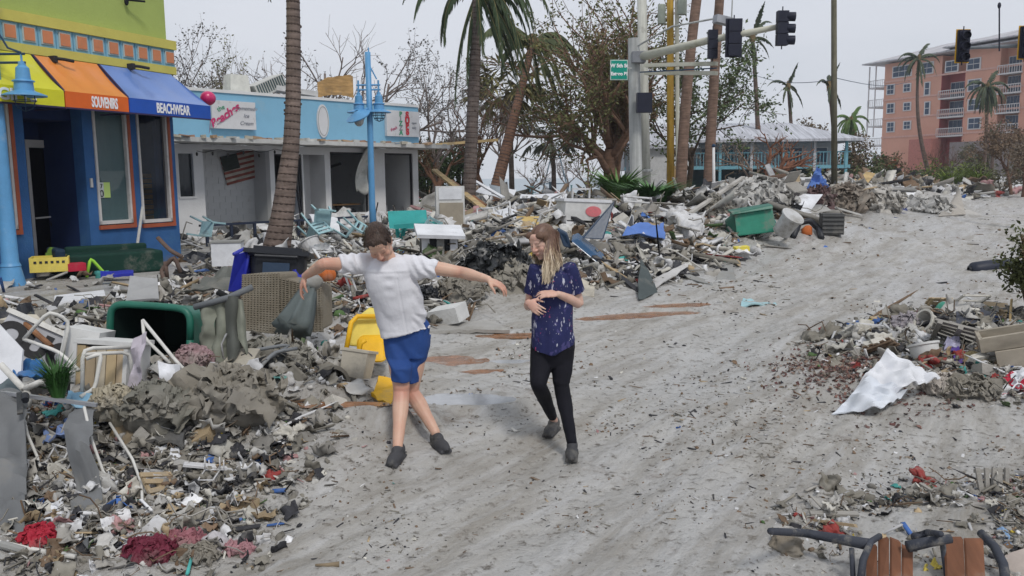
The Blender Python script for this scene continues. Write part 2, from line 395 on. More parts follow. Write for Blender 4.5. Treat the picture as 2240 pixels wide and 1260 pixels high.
G_dusty = glass('dusty_glass', (.09, .15, .16), .72, .2); G_dark = glass('dark_glass', (.02, .03, .04), .75, .08)

FA = Fac((-7.45, 18.5), (.433, 1), 8.72)
A = empty('beachwear_shop', FA.O, 'green and deep blue stucco beachwear shop with striped awnings at the left edge', 'shop', rz=FA.rz)
lx = lambda px, py, off=0: FA.loc(px, py, off)[0]
lz = lambda px, py, off=0: FA.loc(px, py, off)[1]
xw0a, xw0b = -1.0, lx(36, 470)          # window left of the door
xd0, xd1 = lx(66, 450), lx(193, 450)     # recess
xw1a, xw1b = lx(211, 400), lx(284, 400)
xw2a, xw2b = lx(306, 400), lx(371, 400)
zs1 = lz(250, 498); zs2 = lz(345, 494); zs0 = lz(20, 512)
zt = 3.55; zc0 = 4.22; T = .3
mb = MB()
def wall_piece(x0, x1, z0, z1): mb.bx(x0, x1, 0, T, z0, z1)
wall_piece(xw0b, xd0, 0, zt); wall_piece(xw0a, xw0b, 0, zs0); wall_piece(xd1, xw1a, 0, zt); wall_piece(xw1a, xw1b, 0, zs1); wall_piece(xw1b, xw2a, 0, zt)
wall_piece(xw2a, xw2b, 0, zs2); wall_piece(xw2b, 8.72, 0, zt); wall_piece(-1.0, 8.72, zt, zc0+.02)
mb.bx(8.72-T, 8.72, T, 9, 0, zc0+.02); mb.bx(-1, 8.72, 8.7, 9, 0, zc0)
mb.build('wall', M_blue, A)
mb = MB(); mb.bx(-1, 8.70, .02, 9, zc0+.02, 8.2); mb.build('upper_wall', M_green, A)
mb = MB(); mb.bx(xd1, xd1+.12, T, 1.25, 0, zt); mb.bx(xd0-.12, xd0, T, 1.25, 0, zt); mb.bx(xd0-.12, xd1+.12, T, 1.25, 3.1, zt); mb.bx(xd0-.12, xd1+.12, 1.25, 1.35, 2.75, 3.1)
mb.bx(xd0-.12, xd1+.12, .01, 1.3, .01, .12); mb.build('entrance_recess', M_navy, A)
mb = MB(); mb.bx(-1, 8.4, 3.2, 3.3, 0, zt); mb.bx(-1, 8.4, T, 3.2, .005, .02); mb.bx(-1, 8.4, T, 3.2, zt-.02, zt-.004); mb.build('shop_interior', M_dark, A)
# door: frame, half-open leaf, push bar
dx0 = FA.loc(60, 400, -1.2)[0]; dx1 = FA.loc(116, 400, -1.2)[0]
mb = MB(); 
for x in (dx0, dx1): mb.bx(x-.035, x+.035, 1.12, 1.2, .12, 2.75)
mb.bx(dx0-.035, dx1+.035, 1.115, 1.205, 2.6, 2.75); fr = mb.build('door_frame', M_wh, A)
mb = MB(); mb.bx(dx0+.04, dx1-.04, 1.14, 1.17, .14, 2.59); dl = mb.build('door', glass('door_glass', (.006, .007, .01), .9), A)
mb = MB(); mb.bar((dx0+.04, 1.1, 1.2), (dx1-.04, 1.1, 1.22), .03); mb.build('handle', M_wh, dl)
mb = MB(); mb.ell((dx1-.1, 1.08, 1.12), (.1, .08, .22), jit=.5, n=9, m=7); mb.build('torn_flap', mat('black_rag', (.02, .02, .025)), dl)
# windows with orange surround, white frame and pane
def shop_window(x0, x1, z0, z1, g, last=False):
    f = MB(); 
    for a, b, c, d in ((x0, x0+.05, z0, z1), (x1-.05, x1, z0, z1), (x0, x1, z0, z0+.07), (x0, x1, z1-.05, z1)): f.bx(a, b, -.03, .1, c, d)
    fo = f.build('window_frame', M_wh, A)
    s = MB(); s.bx(x1, x1+.07, -.045, .02, z0-.08, z1); s.bx(x0-.02, x1+.07, -.05, .02, z0-.1, z0-.02); s.build('orange_surround', M_or, fo)
    p = MB(); p.bx(x0+.05, x1-.05, .05, .06, z0+.07, z1-.05); p.build('pane', g, fo)
    return fo
shop_window(xw0a, xw0b, zs0+.08, zt, G_dark)
w1 = shop_window(xw1a, xw1b, zs1+.08, zt, G_dusty)
w2 = shop_window(xw2a, xw2b, zs2+.08, zt, glass('broken_glass', (.02, .022, .028), .35))
# dusty curved film left on the glass, notice, inner post, slat boards
mb = MB(); x0, x1 = xw1a+.06, xw1b-.06; z1_ = lz(250, 350); arc = [(x0, z1_+.3)]
arc = [(x0+(x1-x0)*k/12, z1_ - .25 - .38*math.sin(math.pi*k/12)) for k in range(13)]
poly = arc + [(x1, zs1+1.15), (x0, zs1+1.15)]
mb.add([(x, .044, z) for x, z in poly], [tuple(range(len(poly)))]); mb.build('dirt_film', glass('film', (.24, .3, .3), .5, .7), w1)
na, nb = FA.loc(222, 399, .06), FA.loc(249, 432, .06)
mb = MB(); mb.bx(na[0], nb[0], .03, .036, nb[1], na[1]); nt_ = mb.build('notice', [mat('paper_white', (.6, .62, .62), var=.03)], w1)
mb = MB(); mid = na[0]+(nb[0]-na[0])*.45; mb.bx(mid, nb[0], .026, .0295, nb[1], na[1]); 
mb.build('lime_half', mat('lime_print', (.5, .66, .2), var=.04), w1)
text('7', .12, M_dark, w1, (na[0]+.06, .022, na[1]-.08), (R(90), 0, 0)); text('0', .2, M_dark, w1, (na[0]+.06, .022, na[1]-.23), (R(90), 0, 0))
mb = MB(); mb.bx(xw1b-.28, xw1b-.16, .3, .38, 0, zt); mb.build('inner_post', mat('grey_green_post', (.25, .33, .3)), A)
for k in range(9):
    z = zs2+.12+k*.115; mb = MB(); mb.bx(xw2a-.3, xw2b-.03, .42, .46, z, z+.09); mb.build('slat', mat('slat_wood', (.22, .15, .07), wave=(2, 1, 30)), A)
mb = MB(); sx, sz = FA.loc(199, 400); mb.bx(sx-.025, sx+.025, -.03, .0, sz-.09, sz+.09); mb.build('door_bell', M_wh, A)
# cornice
cx = 8.80
mb = MB(); mb.bx(-1, cx, -.16, .06, 4.74, 4.93); mb.bx(-1, cx, -.12, .06, 4.22, 4.38); mb.build('yellow_moulding', M_yel, A)
mb = MB(); mb.bx(-1, cx-.02, -.10, .05, 4.375, 4.745); mb.build('frieze', M_sky, A)
nsq = 0; xs = [8.63-k*.365 for k in range(20)]
for k, x in enumerate(xs):
    mb = MB(); mb.bx(x-.125, x+.125, -.125, -.095, 4.43, 4.70); e = mb.build('frieze_square', M_sqf, A)
    mb = MB(); mb.bx(x-.1, x+.1, -.14, -.12, 4.455, 4.675); mb.build('coral_tile', M_sqr, e)
    mb = MB(); mb.bx(x-.188, x-.176, -.118, -.09, 4.385, 4.735); mb.build('groove', mat('groove_blue', (.15, .33, .45)), e)
# awnings
P0 = .9; zv1 = 3.52; zv0 = 3.22; za = 4.2
xb = [lx(-420, 240, P0), lx(143, 243, P0), lx(283, 250, P0), lx(461, 250, P0)]
AW = [('yellow_awning', (.62, .6, .03), (.62, .6, .02), ''), ('orange_awning', (.72, .24, .045), (.66, .12, .012), 'SOUVENIRS'), ('blue_awning', (.11, .21, .52), (.012, .08, .42), 'BEACHWEAR')]
for k, (nm, c1, c2, tx) in enumerate(AW):
    x0, x1 = xb[k]+.012, xb[k+1]-.012; m1 = mat(nm+'_cloth', c1, .42, .08, sc=1.2, dirt=.12, dirt_c=tuple(.55*q+.3 for q in c1), bump=.1, spec=.6, coat=.7); m2 = mat(nm+'_valance', c2, .5, .06, spec=.4)
    xr0, xr1 = x0, x1
    if k == 2: xr1 = 8.62
    mb = MB(); mb.sheet(lambda u, v: (x0+(x1-x0)*u if v > .99 else (xr0+(xr1-xr0)*u)*(1-v)+(x0+(x1-x0)*u)*v, -.13-(P0-.13)*v, za+(zv1-za)*v-.05*math.sin(math.pi*v)-.012*math.sin(u*math.pi*6)*math.sin(math.pi*v)), 14, 10, .012)
    c = mb.build('awning', m1, A, smooth=True, auto=40); c['label'] = nm.replace('_', ' ') + ' cloth over the shop front'
    mb = MB(); mb.bx(x0, x1, -P0-.012, -P0+.012, zv0, zv1); mb.build('valance', m2, c)
    mb = MB(); mb.bar((x0+.01, -.14, za), (x0+.01, -P0, zv1-.02), .035); mb.bar((x0+.01, -P0, zv0), (x0+.01, -.1, zv0), .03); mb.bar((x0, -P0, zv0+.01), (x1, -P0, zv0+.01), .03); mb.build('awning_frame', mat('awning_metal', (.04, .03, .08)), c)
    if k == 2:
        mb = MB(); mb.add([(x1-.006, -P0, zv0), (x1-.006, -P0, zv1), (xr1, -.13, za), (8.71, .0, zv0+.1)], [(0, 1, 2, 3)]); mb.build('awning_side', m1, c)
    if tx:
        xm = lx(231 if k == 1 else 380, 244, P0+.02)
        wd = lx(246 if k == 1 else 416, 244, P0)-lx(189 if k == 1 else 344, 244, P0)
        t = text(tx, .27, mat('letter_white', (.8, .8, .82), var=.02), c, (xm, -P0-.02, (zv0+zv1)/2-.0), (R(90), 0, 0), bold=.008)
        t.scale = (wd/max(.1, t.dimensions.x), 1, 1)
    elif k == 0:
        xm = lx(42, 243, P0+.02); t = text('GIFTS', .27, MC.get('letter_white') or mat('letter_white', (.8, .8, .82), var=.02), c, (xm, -P0-.02, (zv0+zv1)/2), (R(90), 0, 0), bold=.008)
# lamps and cameras on the wall
bx_, bz_ = FA.loc(272, 4)
mb = MB(); mb.ell((bx_, -.06, bz_), (.04, .05, .08)); mb.tube([(bx_, -.1, bz_+.03), (bx_+.3, -.25, bz_+.04)], .022); mb.build('wall_lamp', M_dark, A)
for px, py in ((112, 130), (283, 146)):
    x, z = FA.loc(px, py, .15); mb = MB(); mb.box((x, -.2, z), (.07, .16, .12)); mb.tube([(x, -.2, z+.02), (x+.1, -.36, z-.0), (x+.26, -.42, z-.02)], .03); mb.build('wall_camera', mat('camera_black', (.03, .03, .035)), A)
# wires of the shop facade corner downpipe
mb = MB(); mb.box((3.8, -.9, .07), (11, 1.9, .15)); mb.build('step', mat('pavement_concrete', (.3, .29, .265), .9, .12, dirt=.3, dirt_c=(.22, .2, .175), sc=2), A)

# ---------- white cafe with a sky-blue parapet ----------
FB = Fac((-3.5, 31.4), (.669, .743), 9.56+4)
XL = 4.0   # local x of px ~387
B = empty('white_cafe', FB.O, 'single storey white cafe with sky blue parapet, gutted openings and peeled canopy', 'cafe', rz=FB.rz)
M_w = mat('white_wall', (.68, .68, .685), .85, .05, sc=2, dirt=.12, dirt_c=(.38, .37, .36), bump=.25, bsc=20)
M_w2 = mat('grey_white_block', (.52, .53, .54), .85, .05, sc=2, dirt=.08, bump=.2, bsc=20)
M_pb = mat('parapet_blue', (.21, .43, .60), .7, .05, sc=1.5, dirt=.08, dirt_c=(.35, .45, .5))
bl = lambda px, py, off=0: FB.loc(px, py, off)[0]
bz = lambda px, py, off=0: FB.loc(px, py, off)[1]
xe = FB.L
ops = [(bl(392, 380), bl(423, 380), bz(408, 430), 2.72), (bl(447, 400), bl(592, 400), .0, 2.85), (bl(602, 400), bl(662, 400), 0, 2.75), (bl(665, 400), bl(712, 400), .3, 2.75), (bl(724, 400), bl(806, 400), .75, 2.85), (bl(843, 400), bl(904, 400), .7, 2.85)]
mb = MB(); x = 1.0
for a, b, z0, z1 in ops:
    mb.bx(x, a, 0, .25, 0, 3.0)
    if z0 > .05: mb.bx(a, b, 0, .25, 0, z0)
    mb.bx(a, b, 0, .25, z1, 3.0); x = b
mb.bx(x, xe, 0, .25, 0, 3.0); mb.bx(xe-.25, xe, .25, 7, 0, 3.0); mb.build('wall', M_w, B)
# far wall with daylight openings, floor
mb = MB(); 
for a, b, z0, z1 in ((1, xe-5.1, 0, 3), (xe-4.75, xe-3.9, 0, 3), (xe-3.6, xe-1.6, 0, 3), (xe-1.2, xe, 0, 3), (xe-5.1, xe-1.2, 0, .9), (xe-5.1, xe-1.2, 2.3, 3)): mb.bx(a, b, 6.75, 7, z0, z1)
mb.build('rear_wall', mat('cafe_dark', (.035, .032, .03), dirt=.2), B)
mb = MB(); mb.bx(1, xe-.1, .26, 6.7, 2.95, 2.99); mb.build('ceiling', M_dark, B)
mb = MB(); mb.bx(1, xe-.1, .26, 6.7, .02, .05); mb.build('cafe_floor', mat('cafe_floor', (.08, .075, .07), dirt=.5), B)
# recessed entry bay built of blocks
a, b = ops[1][0], ops[1][1]
xc = a + (b-a)*.42
mb = MB(); mb.bx(a, a+.08, .25, 1.3, 0, 2.95); mb.add([(a+.0, 1.3, 0), (xc, 1.1, 0), (xc, 1.1, 2.95), (a+.0, 1.3, 2.95)], [(0, 1, 2, 3)]); mb.bx(xc-.9, b, 1.0, 1.1, 0, 2.95); mb.bx(b, b+.08, .25, 1.1, 0, 2.95); bay = mb.build('entry_bay', M_w2, B)
# block coursing: shallow blocks proud of the bay wall
mblk = mat('painted_block', (.55, .56, .57), .85, .05, sc=3, dirt=.06)
bm_ = MB(); bm_.bx(-.195, .195, -.012, 0, -.095, .095); blk = bm_.mesh('block', mblk)
for r in range(14):
    for c in range(12):
        x = xc-.95+.2+c*.4-(.2 if r % 2 else 0); z = .12+r*.2
        if x+.19 < b and x-.19 > a+.1: link('block', blk, B, (x, 1.0, z))
# recess 3 white inner panel
a, b = ops[3][0], ops[3][1]
mb = MB(); mb.bx(a, b, .9, 1, 0, 2.9); mb.bx(a-.06, a, .25, 1, 0, 2.9); mb.bx(b, b+.06, .25, 1, 0, 2.9); mb.build('inner_panel', M_w, B)
# door frames
mbl = mat('black_frame', (.02, .02, .025), .5)
for (a, b, z0, z1) in (ops[2], ops[4], ops[5]):
    mb = MB(); 
    for x in (a+.03, b-.03): mb.bx(x-.03, x+.03, .05, .12, z0, z1)
    mb.bx(a, b, .05, .12, z1-.06, z1); mb.build('door_frame', mbl, B)
a, b, z0, z1 = ops[2]; mb = MB(); mb.bx(a+.05, a+(b-a)*.55, 1.2, 1.25, .1, 2.7); mb.build('olive_panel', mat('olive_panel', (.12, .11, .04), dirt=.2), B)
mb = MB(); mb.bx(b-.42, b-.12, .5, .55, .1, 1.5); mb.build('blue_panel', mat('blue_panel', (.02, .15, .42)), B)
for k in range(2):
    mb = MB(); mb.bar((b-.06-k*.1, -.05-.1*k, 0.05), (b-.10-k*.16, .1, 2.6), .05); mb.build('door_leaf_edge', mbl, B)
a, b, z0, z1 = ops[0]; mb = MB(); mb.bx(a, b, .1, .12, z0, z1); mb.build('pane', G_dark, B)
mb = MB(); mb.bx(a-.05, b+.05, -.03, .0, z0-.06, z0); mb.bx(b, b+.05, -.03, 0, z0, z1); mb.build('window_frame', M_w, B)
a, b, z0, z1 = ops[4]
mb = MB(); mb.bar((a, 1.5, 2.1), (b, 1.6, 2.5), .09); mb.bar((a+.3, 2, 0), (a+.35, 2, 2.9), .07); mb.bar((b-.3, 2.5, 0), (b-.5, 2.5, 2.9), .09); mb.bar((a, 3, 1.3), (b, 2.5, 2.9), .07); mb.build('broken_beam', mbl, B)
mb = MB(); mb.bx(a+.1, b, .5, 1.1, 1.0, 1.05); mb.build('counter', mat('counter_wood', (.3, .17, .08), wave=(20, 2, 2)), B)
mb = MB()
for k in range(7): mb.ell((a+.1+k*.22, .8+.1*(k % 3), .8+.15*math.sin(k*2)), (.16, .16, .14), jit=.7, seed=k, n=8, m=6)
mb.build('counter_clutter', mat('cafe_clutter', (.06, .06, .065), dirt=.4), B)
# torn white sheet hanging out of the opening
mb = MB(); xs_ = b-.2
mb.sheet(lambda u, v: (xs_-.55*math.sin(v*2.2)*(1-.2*u)+u*.42, -.15-.2*math.sin(u*5+v*3)*.5, 3.0-1.55*v+.08*math.sin(u*7)), 12, 14, .006)
mb.build('hanging_sheet', mat('torn_white_sheet', (.55, .55, .52), dirt=.25), B, smooth=True)
# parapet, cap, canopy
mb = MB(); mb.bx(1, xe, -.08, .2, 3.15, 4.55); mb.bx(xe-.28, xe, .2, 7, 3.15, 4.55); mb.build('parapet', M_pb, B)
mb = MB(); mb.bx(1, xe+.02, -.12, .26, 4.55, 4.64); mb.bx(xe-.3, xe+.02, .26, 7, 4.55, 4.64); mb.build('parapet_cap', M_w, B)
mb = MB(); mb.bx(1, xe-.3, .2, 6.8, 3.9, 4.0); mb.build('roof', mat('roof_grey', (.3, .3, .3)), B)
mb = MB(); n = 60; x0, x1 = 1.0, FB.loc(985, 318, 1.2)[0]
mb.sheet(lambda u, v: (x0+(x1-x0)*u, .3-(1.5+.05*mnoise.noise(Vector((u*40, v, 0)))*v)*v, 3.08+.0*v+.012*mnoise.noise(Vector((u*30, 2, v*2)))), n, 4, .13); mb.build('canopy', mat('canopy_white', (.5, .5, .49), dirt=.2), B)
rr = random.Random(5); ECS = [mat('edge_%d' % k, c, dirt=.3) for k, c in enumerate([(.4, .27, .17), (.5, .5, .48), (.33, .2, .14), (.45, .42, .35)])]
for k in range(46):
    x = x0+(x1-x0)*k/46; mb = MB(); mb.box((x, -1.14+rr.uniform(-.08, .3), 3.16+rr.uniform(0, .02)), (rr.uniform(.1, .35), rr.uniform(.05, .3), rr.uniform(.03, .1)), Euler((0, rr.uniform(-.15, .15), rr.uniform(-.4, .4))).to_matrix()); mb.build('canopy_fragment', rr.choice(ECS), B)
# signs
def pb(px0, py0, px1, py1, off): a_, b_ = FB.loc(px0, py0, off), FB.loc(px1, py1, off); return a_[0], b_[0], b_[1], a_[1]
x0, x1, z0, z1 = pb(462, 218, 561, 284, .25)
M_sg = mat('sign_white', (.6, .6, .62), .5, .04, dirt=.1)
mb = MB(); mb.bx(x0, x1, -.25, -.085, z0, z1); sg = mb.build('sign', M_sg, B); sg['label'] = 'white box sign with pink script and grey lettering'
mr_ = mat('sign_magenta', (.5, .05, .16)); mgn = mat('sign_green', (.05, .3, .16)); mgy = mat('sign_grey', (.25, .26, .3)); mrd = mat('sign_red', (.55, .05, .07))
W_ = x1-x0; H_ = z1-z0
text('Beaches', .34, mr_, sg, (x0+W_*.28, -.262, z0+H_*.46), (R(90), R(-33), 0), shear=.3, bold=.012)
text('the', .2, mgn, sg, (x0+W_*.2, -.262, z0+H_*.72), (R(90), R(-25), 0))
mb = MB(); mb.tube([(x0+W_*.1, -.258, z0+H_*.14), (x0+W_*.3, -.258, z0+H_*.33), (x0+W_*.45, -.258, z0+H_*.5)], .012, 4); mb.build('underline', mgy, sg)
for k, t in enumerate(('Homemade', 'Ice', 'Cream')): text(t, .165, mgy, sg, (x0+W_*.77, -.262, z0+H_*(.76-.27*k)), (R(90), 0, 0), shear=.3)
x0, x1, z0, z1 = pb(845, 240, 918, 300, .2); W_ = x1-x0; H_ = z1-z0
mb = MB(); mb.bx(x0, x1, -.2, -.085, z0, z1); sg = mb.build('sign', M_sg, B); sg['label'] = 'white box sign with red and green vertical lettering'
for k, ch in enumerate('PIZZA'): text(ch, .24, mgn if k % 2 == 0 else mgy, sg, (x0+W_*.42, -.212, z0+H_*(.86-.18*k)), (R(90), 0, 0), bold=.008)
for k, ch in enumerate('SUBS'): text(ch, .3, mrd, sg, (x0+W_*.62, -.212, z0+H_*(.84-.22*k)), (R(90), 0, 0), bold=.02)
text('fresh', .16, mr_, sg, (x0+W_*.2, -.212, z0+H_*.28), (R(90), R(-20), 0), shear=.3); text('open', .12, mgy, sg, (x0+W_*.83, -.212, z0+H_*.55), (R(90), 0, 0)); text('daily', .12, mgy, sg, (x0+W_*.83, -.212, z0+H_*.36), (R(90), 0, 0))
ox, oz = FB.loc(706, 265, .1)
mb = MB(); mb.lathe((ox, -.08, oz), [(0, 0), (.0, .0)], 4); mb = MB(); mb.loft([((ox, -.08, oz), (.24, 0, 0), (0, 0, .55)), ((ox, -.13, oz), (.24, 0, 0), (0, 0, .55))], 28); ov = mb.build('oval_plaque', M_sg, B)
mb = MB(); pts = [(ox+.2*math.cos(t*math.pi/14), -.135, oz+.48*math.sin(t*math.pi/14)) for t in range(29)]; mb.tube(pts, .012, 5, cap=False); mb.build('plaque_rim', mat('rim_grey', (.35, .36, .36)), ov)
# flag painted on boards, hung crooked on the bay wall
fx, fz = FB.loc(530, 364, -.95)
fl = empty('flag_board', FB.w(fx, .93, fz), 'crooked wooden striped flag board hanging on the white entry bay', 'flag', rot=(0, R(-13), FB.rz))
FW, FH = FB.loc(575, 360, -.95)[0]-FB.loc(490, 360, -.95)[0], .92
for k in range(11):
    c = (.27, .09, .07) if k % 2 == 0 else (.46, .42, .37); z = FH/2-FH/11*(k+.5)
    mb = MB(); mb.box((0, 0, z), (FW, .03, FH/11-.006)); mb.build('stripe', mat('stripe_red' if k % 2 == 0 else 'stripe_cream', c, wave=(3, 3, 20)), fl)
mb = MB(); mb.box((-FW*.29, -.022, FH*.24), (FW*.42, .02, FH*.52)); mb.build('canton', mat('canton', (.035, .045, .04), wave=(3, 3, 20)), fl)
# roof clutter
def roofthing(name, px, py, off, label, cat, fn):
    x, z = FB.loc(px, py, off); e = empty(name, FB.w(x, -off, 0), label, cat, rz=FB.rz); fn(e, z); return e
def f_ac(e, z):
    Mr = Euler((0, R(-24), 0)).to_matrix(); mb = MB(); mb.box((0, 0, z), (1.15, .7, .42), Mr); mb.build('casing', mat('ac_white', (.5, .5, .48), dirt=.2), e)
    for k in range(12): mb = MB(); mb.box(Mr @ Vector((-.5+k*.09, -.37, 0))+Vector((0, 0, z+.02)), (.03, .03, .34), Mr); mb.build('grille_bar', mat('ac_grille', (.07, .11, .12)), e)
roofthing('air_conditioner', 580, 190, -.6, 'tilted air conditioner with dark grille on the cafe roof', 'air conditioner', f_ac)
def f_duct(e, z): mb = MB(); mb.box((0, 0, z), (.7, .5, .55), taper=.85); mb.build('duct_box', mat('duct_white', (.62, .62, .58), dirt=.15), e); mb = MB(); mb.box((.5, 0, z-.3), (.3, .3, .1)); mb.build('duct_foot', M_dark, e)
roofthing('roof_duct', 517, 184, -.6, 'upright white duct box on the cafe roof beside the air conditioner', 'duct', f_duct)
def f_ply(e, z):
    mb = MB(); mb.sheet(lambda u, v: (-.75+1.5*u, .1*math.sin(u*3), z-.25+.5*v+.15*math.sin(u*2.6)+(.25*u if v > .6 else 0)+.06*mnoise.noise(Vector((u*5, v*5, 1)))), 12, 5, .03)
    mb.build('board', mat('tan_board', (.42, .26, .11), dirt=.2, wave=(2, 2, 12)), e)
roofthing('broken_board', 735, 200, -.4, 'tan broken plywood sheet lying on the cafe roof', 'board', f_ply)
def f_pad(e, z): mb = MB(); mb.box((0, 0, z), (1.6, .6, .16), Euler((0, .06, 0)).to_matrix()); mb.build('slab', mat('roof_slab', (.5, .5, .5), dirt=.3), e)
roofthing('roof_sheet', 640, 200, -.5, 'flat pale panel on the cafe roof behind the palm trunk', 'panel', f_pad)
# string lights under the canopy
mb = MB(); pts = [FB.w(FB.loc(430+k*17, 318+6*math.sin(k*1.7)+(8 if k % 3 == 0 else 0), 1.0)[0], -1.0, FB.loc(430+k*17, 330+4*math.sin(k*1.7), 1.0)[1]) for k in range(12)]
mb.tube(pts, .008, 4); sl = mb.build('string_lights', mat('wire_black', (.015, .015, .015)), None); tag(sl, 'sagging string of bulbs under the cafe canopy', 'lights')
for p in pts[::2]: mb = MB(); mb.ell(p-Vector((0, 0, .09)), (.035, .035, .06), n=8, m=6); mb.build('bulb', MC['wire_black'], sl)
# terrace rail of dark posts
rail = empty('terrace_rail', FB.w(6, -2.6, 0), 'dark navy post and rail fence in front of the white cafe', 'fence', rz=FB.rz)
rm = mat('rail_navy', (.03, .04, .07), .6, .2, dirt=.15)
mb = MB(); mb.bar((-2.6, 0, .72), (3.3, 0, .74), .09, .06); mb.build('rail', rm, rail); mb = MB(); mb.bar((4.0, 0, .8), (8.7, 0, .86), .09, .06); mb.build('rail', rm, rail)
for k in range(16): x = -2.4+k*.72; mb = MB(); mb.bar((x, 0, -.1), (x, 0, .72+.008*k), .07); mb.build('post', rm, rail)

# ---------- raised white house with turquoise railing ----------
def hip_roof(mb, x0, x1, y0, y1, z0, z1, rx): 
    ym = (y0+y1)/2
    v = [(x0, y0, z0), (x1, y0, z0), (x1, y1, z0), (x0, y1, z0), (x0+rx, ym, z1), (x1-rx, ym, z1), (x0, y0, z0-.18), (x1, y0, z0-.18), (x1, y1, z0-.18), (x0, y1, z0-.18)]
    mb.add(v, [(0, 1, 5, 4), (1, 2, 5), (2, 3, 4, 5), (3, 0, 4), (6, 7, 1, 0), (7, 8, 2, 1), (8, 9, 3, 2), (9, 6, 0, 3), (9, 8, 7, 6)])
hp = at(1430, 372, 60); C_ = empty('beach_house', (hp.x-1, 60, 0), 'raised pale house with grey hip roof and long turquoise balcony railing', 'house', rz=R(-4))
mw = mat('house_white', (.48, .5, .53), .8, .05, sc=1); mb = MB(); mb.bx(-1, 14.5, 2, 9, 2.4, 4.35); mb.build('wall', mw, C_)
mb = MB(); hip_roof(mb, -2, 15.5, -.6, 10, 4.45, 5.9, 4); mb.build('roof', mat('house_roof', (.44, .45, .49), .7, .06, sc=2, wave=(8, .3, .3)), C_)
mt = mat('turquoise_paint', (.17, .38, .46), .7, .1, sc=2, dirt=.1); mb = MB(); mb.bx(-1, 14.8, 0, 2, 2.38, 2.62); mb.build('balcony_floor', mt, C_)
mb = MB(); mb.bx(-1, 14.8, -.03, .05, 3.5, 3.58); mb.build('handrail', mt, C_)
for k in range(66): mb = MB(); mb.bx(-1+k*.24-.02, -1+k*.24+.02, -.02, .03, 2.62, 3.5); mb.build('baluster', mt, C_)
for k in range(8): x = -.9+k*2.2; mb = MB(); mb.bx(x-.09, x+.09, -.05, .1, 0, 4.4); mb.build('porch_post', mt if k % 2 else mw, C_)
for x, wd in ((.2, 1.4), (2.6, .9), (4.6, 1.3), (7.4, 1.1), (10.4, 1.6), (12.8, 1.0)):
    mb = MB(); mb.bx(x, x+wd, 1.94, 2.0, 2.75, 3.95); f = mb.build('window', M_w, C_); mb = MB(); mb.bx(x+.08, x+wd-.08, 1.9, 1.94, 2.85, 3.87); mb.build('pane', mat('far_glass', (.05, .09, .14), .2), f)
for x in (1.8, 6.3): mb = MB(); mb.bx(x, x+.65, 1.9, 1.99, 2.6, 4.0); mb.build('shutter', mat('shutter_teal', (.03, .17, .24)), C_)
mb = MB(); mb.bx(-.5, 14.3, 4, 9, 0, 2.38); mb.build('ground_storey', mat('house_under', (.10, .16, .19), dirt=.3), C_)
# pale gabled cottage left of it
cp = at(1440, 330, 56); D_ = empty('cottage', (cp.x, 56, 0), 'pale cottage with white gable behind the traffic pole', 'house')
mb = MB(); mb.bx(-1.3, 2.2, 0, 6, 0, 3.9); mb.build('wall', mat('cottage_wall', (.5, .5, .5), dirt=.2), D_); mb = MB(); hip_roof(mb, -1.7, 2.6, -.4, 6.4, 3.95, 5.2, 1.6); mb.build('roof', MC['house_roof'], D_)
mb = MB(); mb.bx(.6, 1.7, -.06, 0, .3, 2.6); mb.build('boarded_door', mat('tan_door', (.35, .24, .12)), D_)

# ---------- pink hotel ----------
hl = at(1925, 380, 135); hr = at(2260, 380, 112)
FH_ = Fac((hr.x, hr.y), (hr.x-hl.x, hr.y-hl.y), (hr-hl).xy.length)
Hn = empty('pink_hotel', FH_.O, 'five storey salmon pink hotel with grey hip roof and white balconies', 'hotel', rz=FH_.rz)
M_pk = mat('salmon_stucco', (.63, .335, .25), .85, .06, sc=.4, dirt=.08, dirt_c=(.5, .28, .2)); M_rd = mat('red_stucco', (.36, .09, .09), .85, .06, sc=.4)
M_ww = mat('hotel_white', (.62, .6, .6), .7, .05); M_hg = mat('hotel_glass', (.05, .075, .12), .2, .3, sc=.3)
HL = FH_.L+9; fh = 3.15; z_of = lambda px, py: FH_.loc(px, py)
floors = [z_of(1960, 197)[1]-0, ]  # storey reference: window row 4
zr = [z_of(1949, py)[1] for py in (278, 237, 196, 156)]   # window centre heights left column
fh = (zr[3]-zr[0])/3
bay0, bay1 = z_of(2055, 250)[0], z_of(2107, 250)[0]
bay2, bay3 = z_of(2181, 250)[0], z_of(2228, 250)[0]
eav = z_of(1930, 142)[1]
mb = MB(); mb.bx(0, bay0, 0, 16, 0, eav); mb.bx(bay1, bay2, 0, 16, 0, eav+.4); mb.bx(bay3, HL, 0, 16, 0, eav+.4); mb.bx(bay0, bay1, 1.8, 16, 0, eav); mb.bx(bay2, bay3, 1.4, 16, 0, eav); mb.build('wall', M_pk, Hn)
mb = MB(); mb.bx(bay0+.01, bay1-.01, 1.7, 1.79, 0, zr[2]+1.6); mb.bx(bay0, bay0+.08, .01, 1.8, 0, zr[2]+1.5); mb.bx(bay1-.08, bay1, .01, 1.8, 0, zr[2]+1.5); mb.build('balcony_recess', M_rd, Hn)
mb = MB(); rz1 = FH_.loc(2000, 108, -8)[1]; rz2 = FH_.loc(2180, 76, -6)[1]; hip_roof(mb, -3.2, HL+3, -1.6, 17.5, eav+.35, rz1, 8); xg = z_of(2180, 90)[0]; hip_roof(mb, xg-7, xg+9, -1.9, 12, eav+.9, rz2, 6); mb.build('roof', mat('hotel_roof', (.46, .45, .47), .6, .05, sc=1, wave=(3, .1, .1)), Hn)
mb = MB(); 
for k in range(4): mb.bx(-.05, HL, -.1, .0, zr[k]-fh/2-.28, zr[k]-fh/2-.02)
mb.build('floor_band', mat('band_pale', (.62, .38, .32)), Hn)
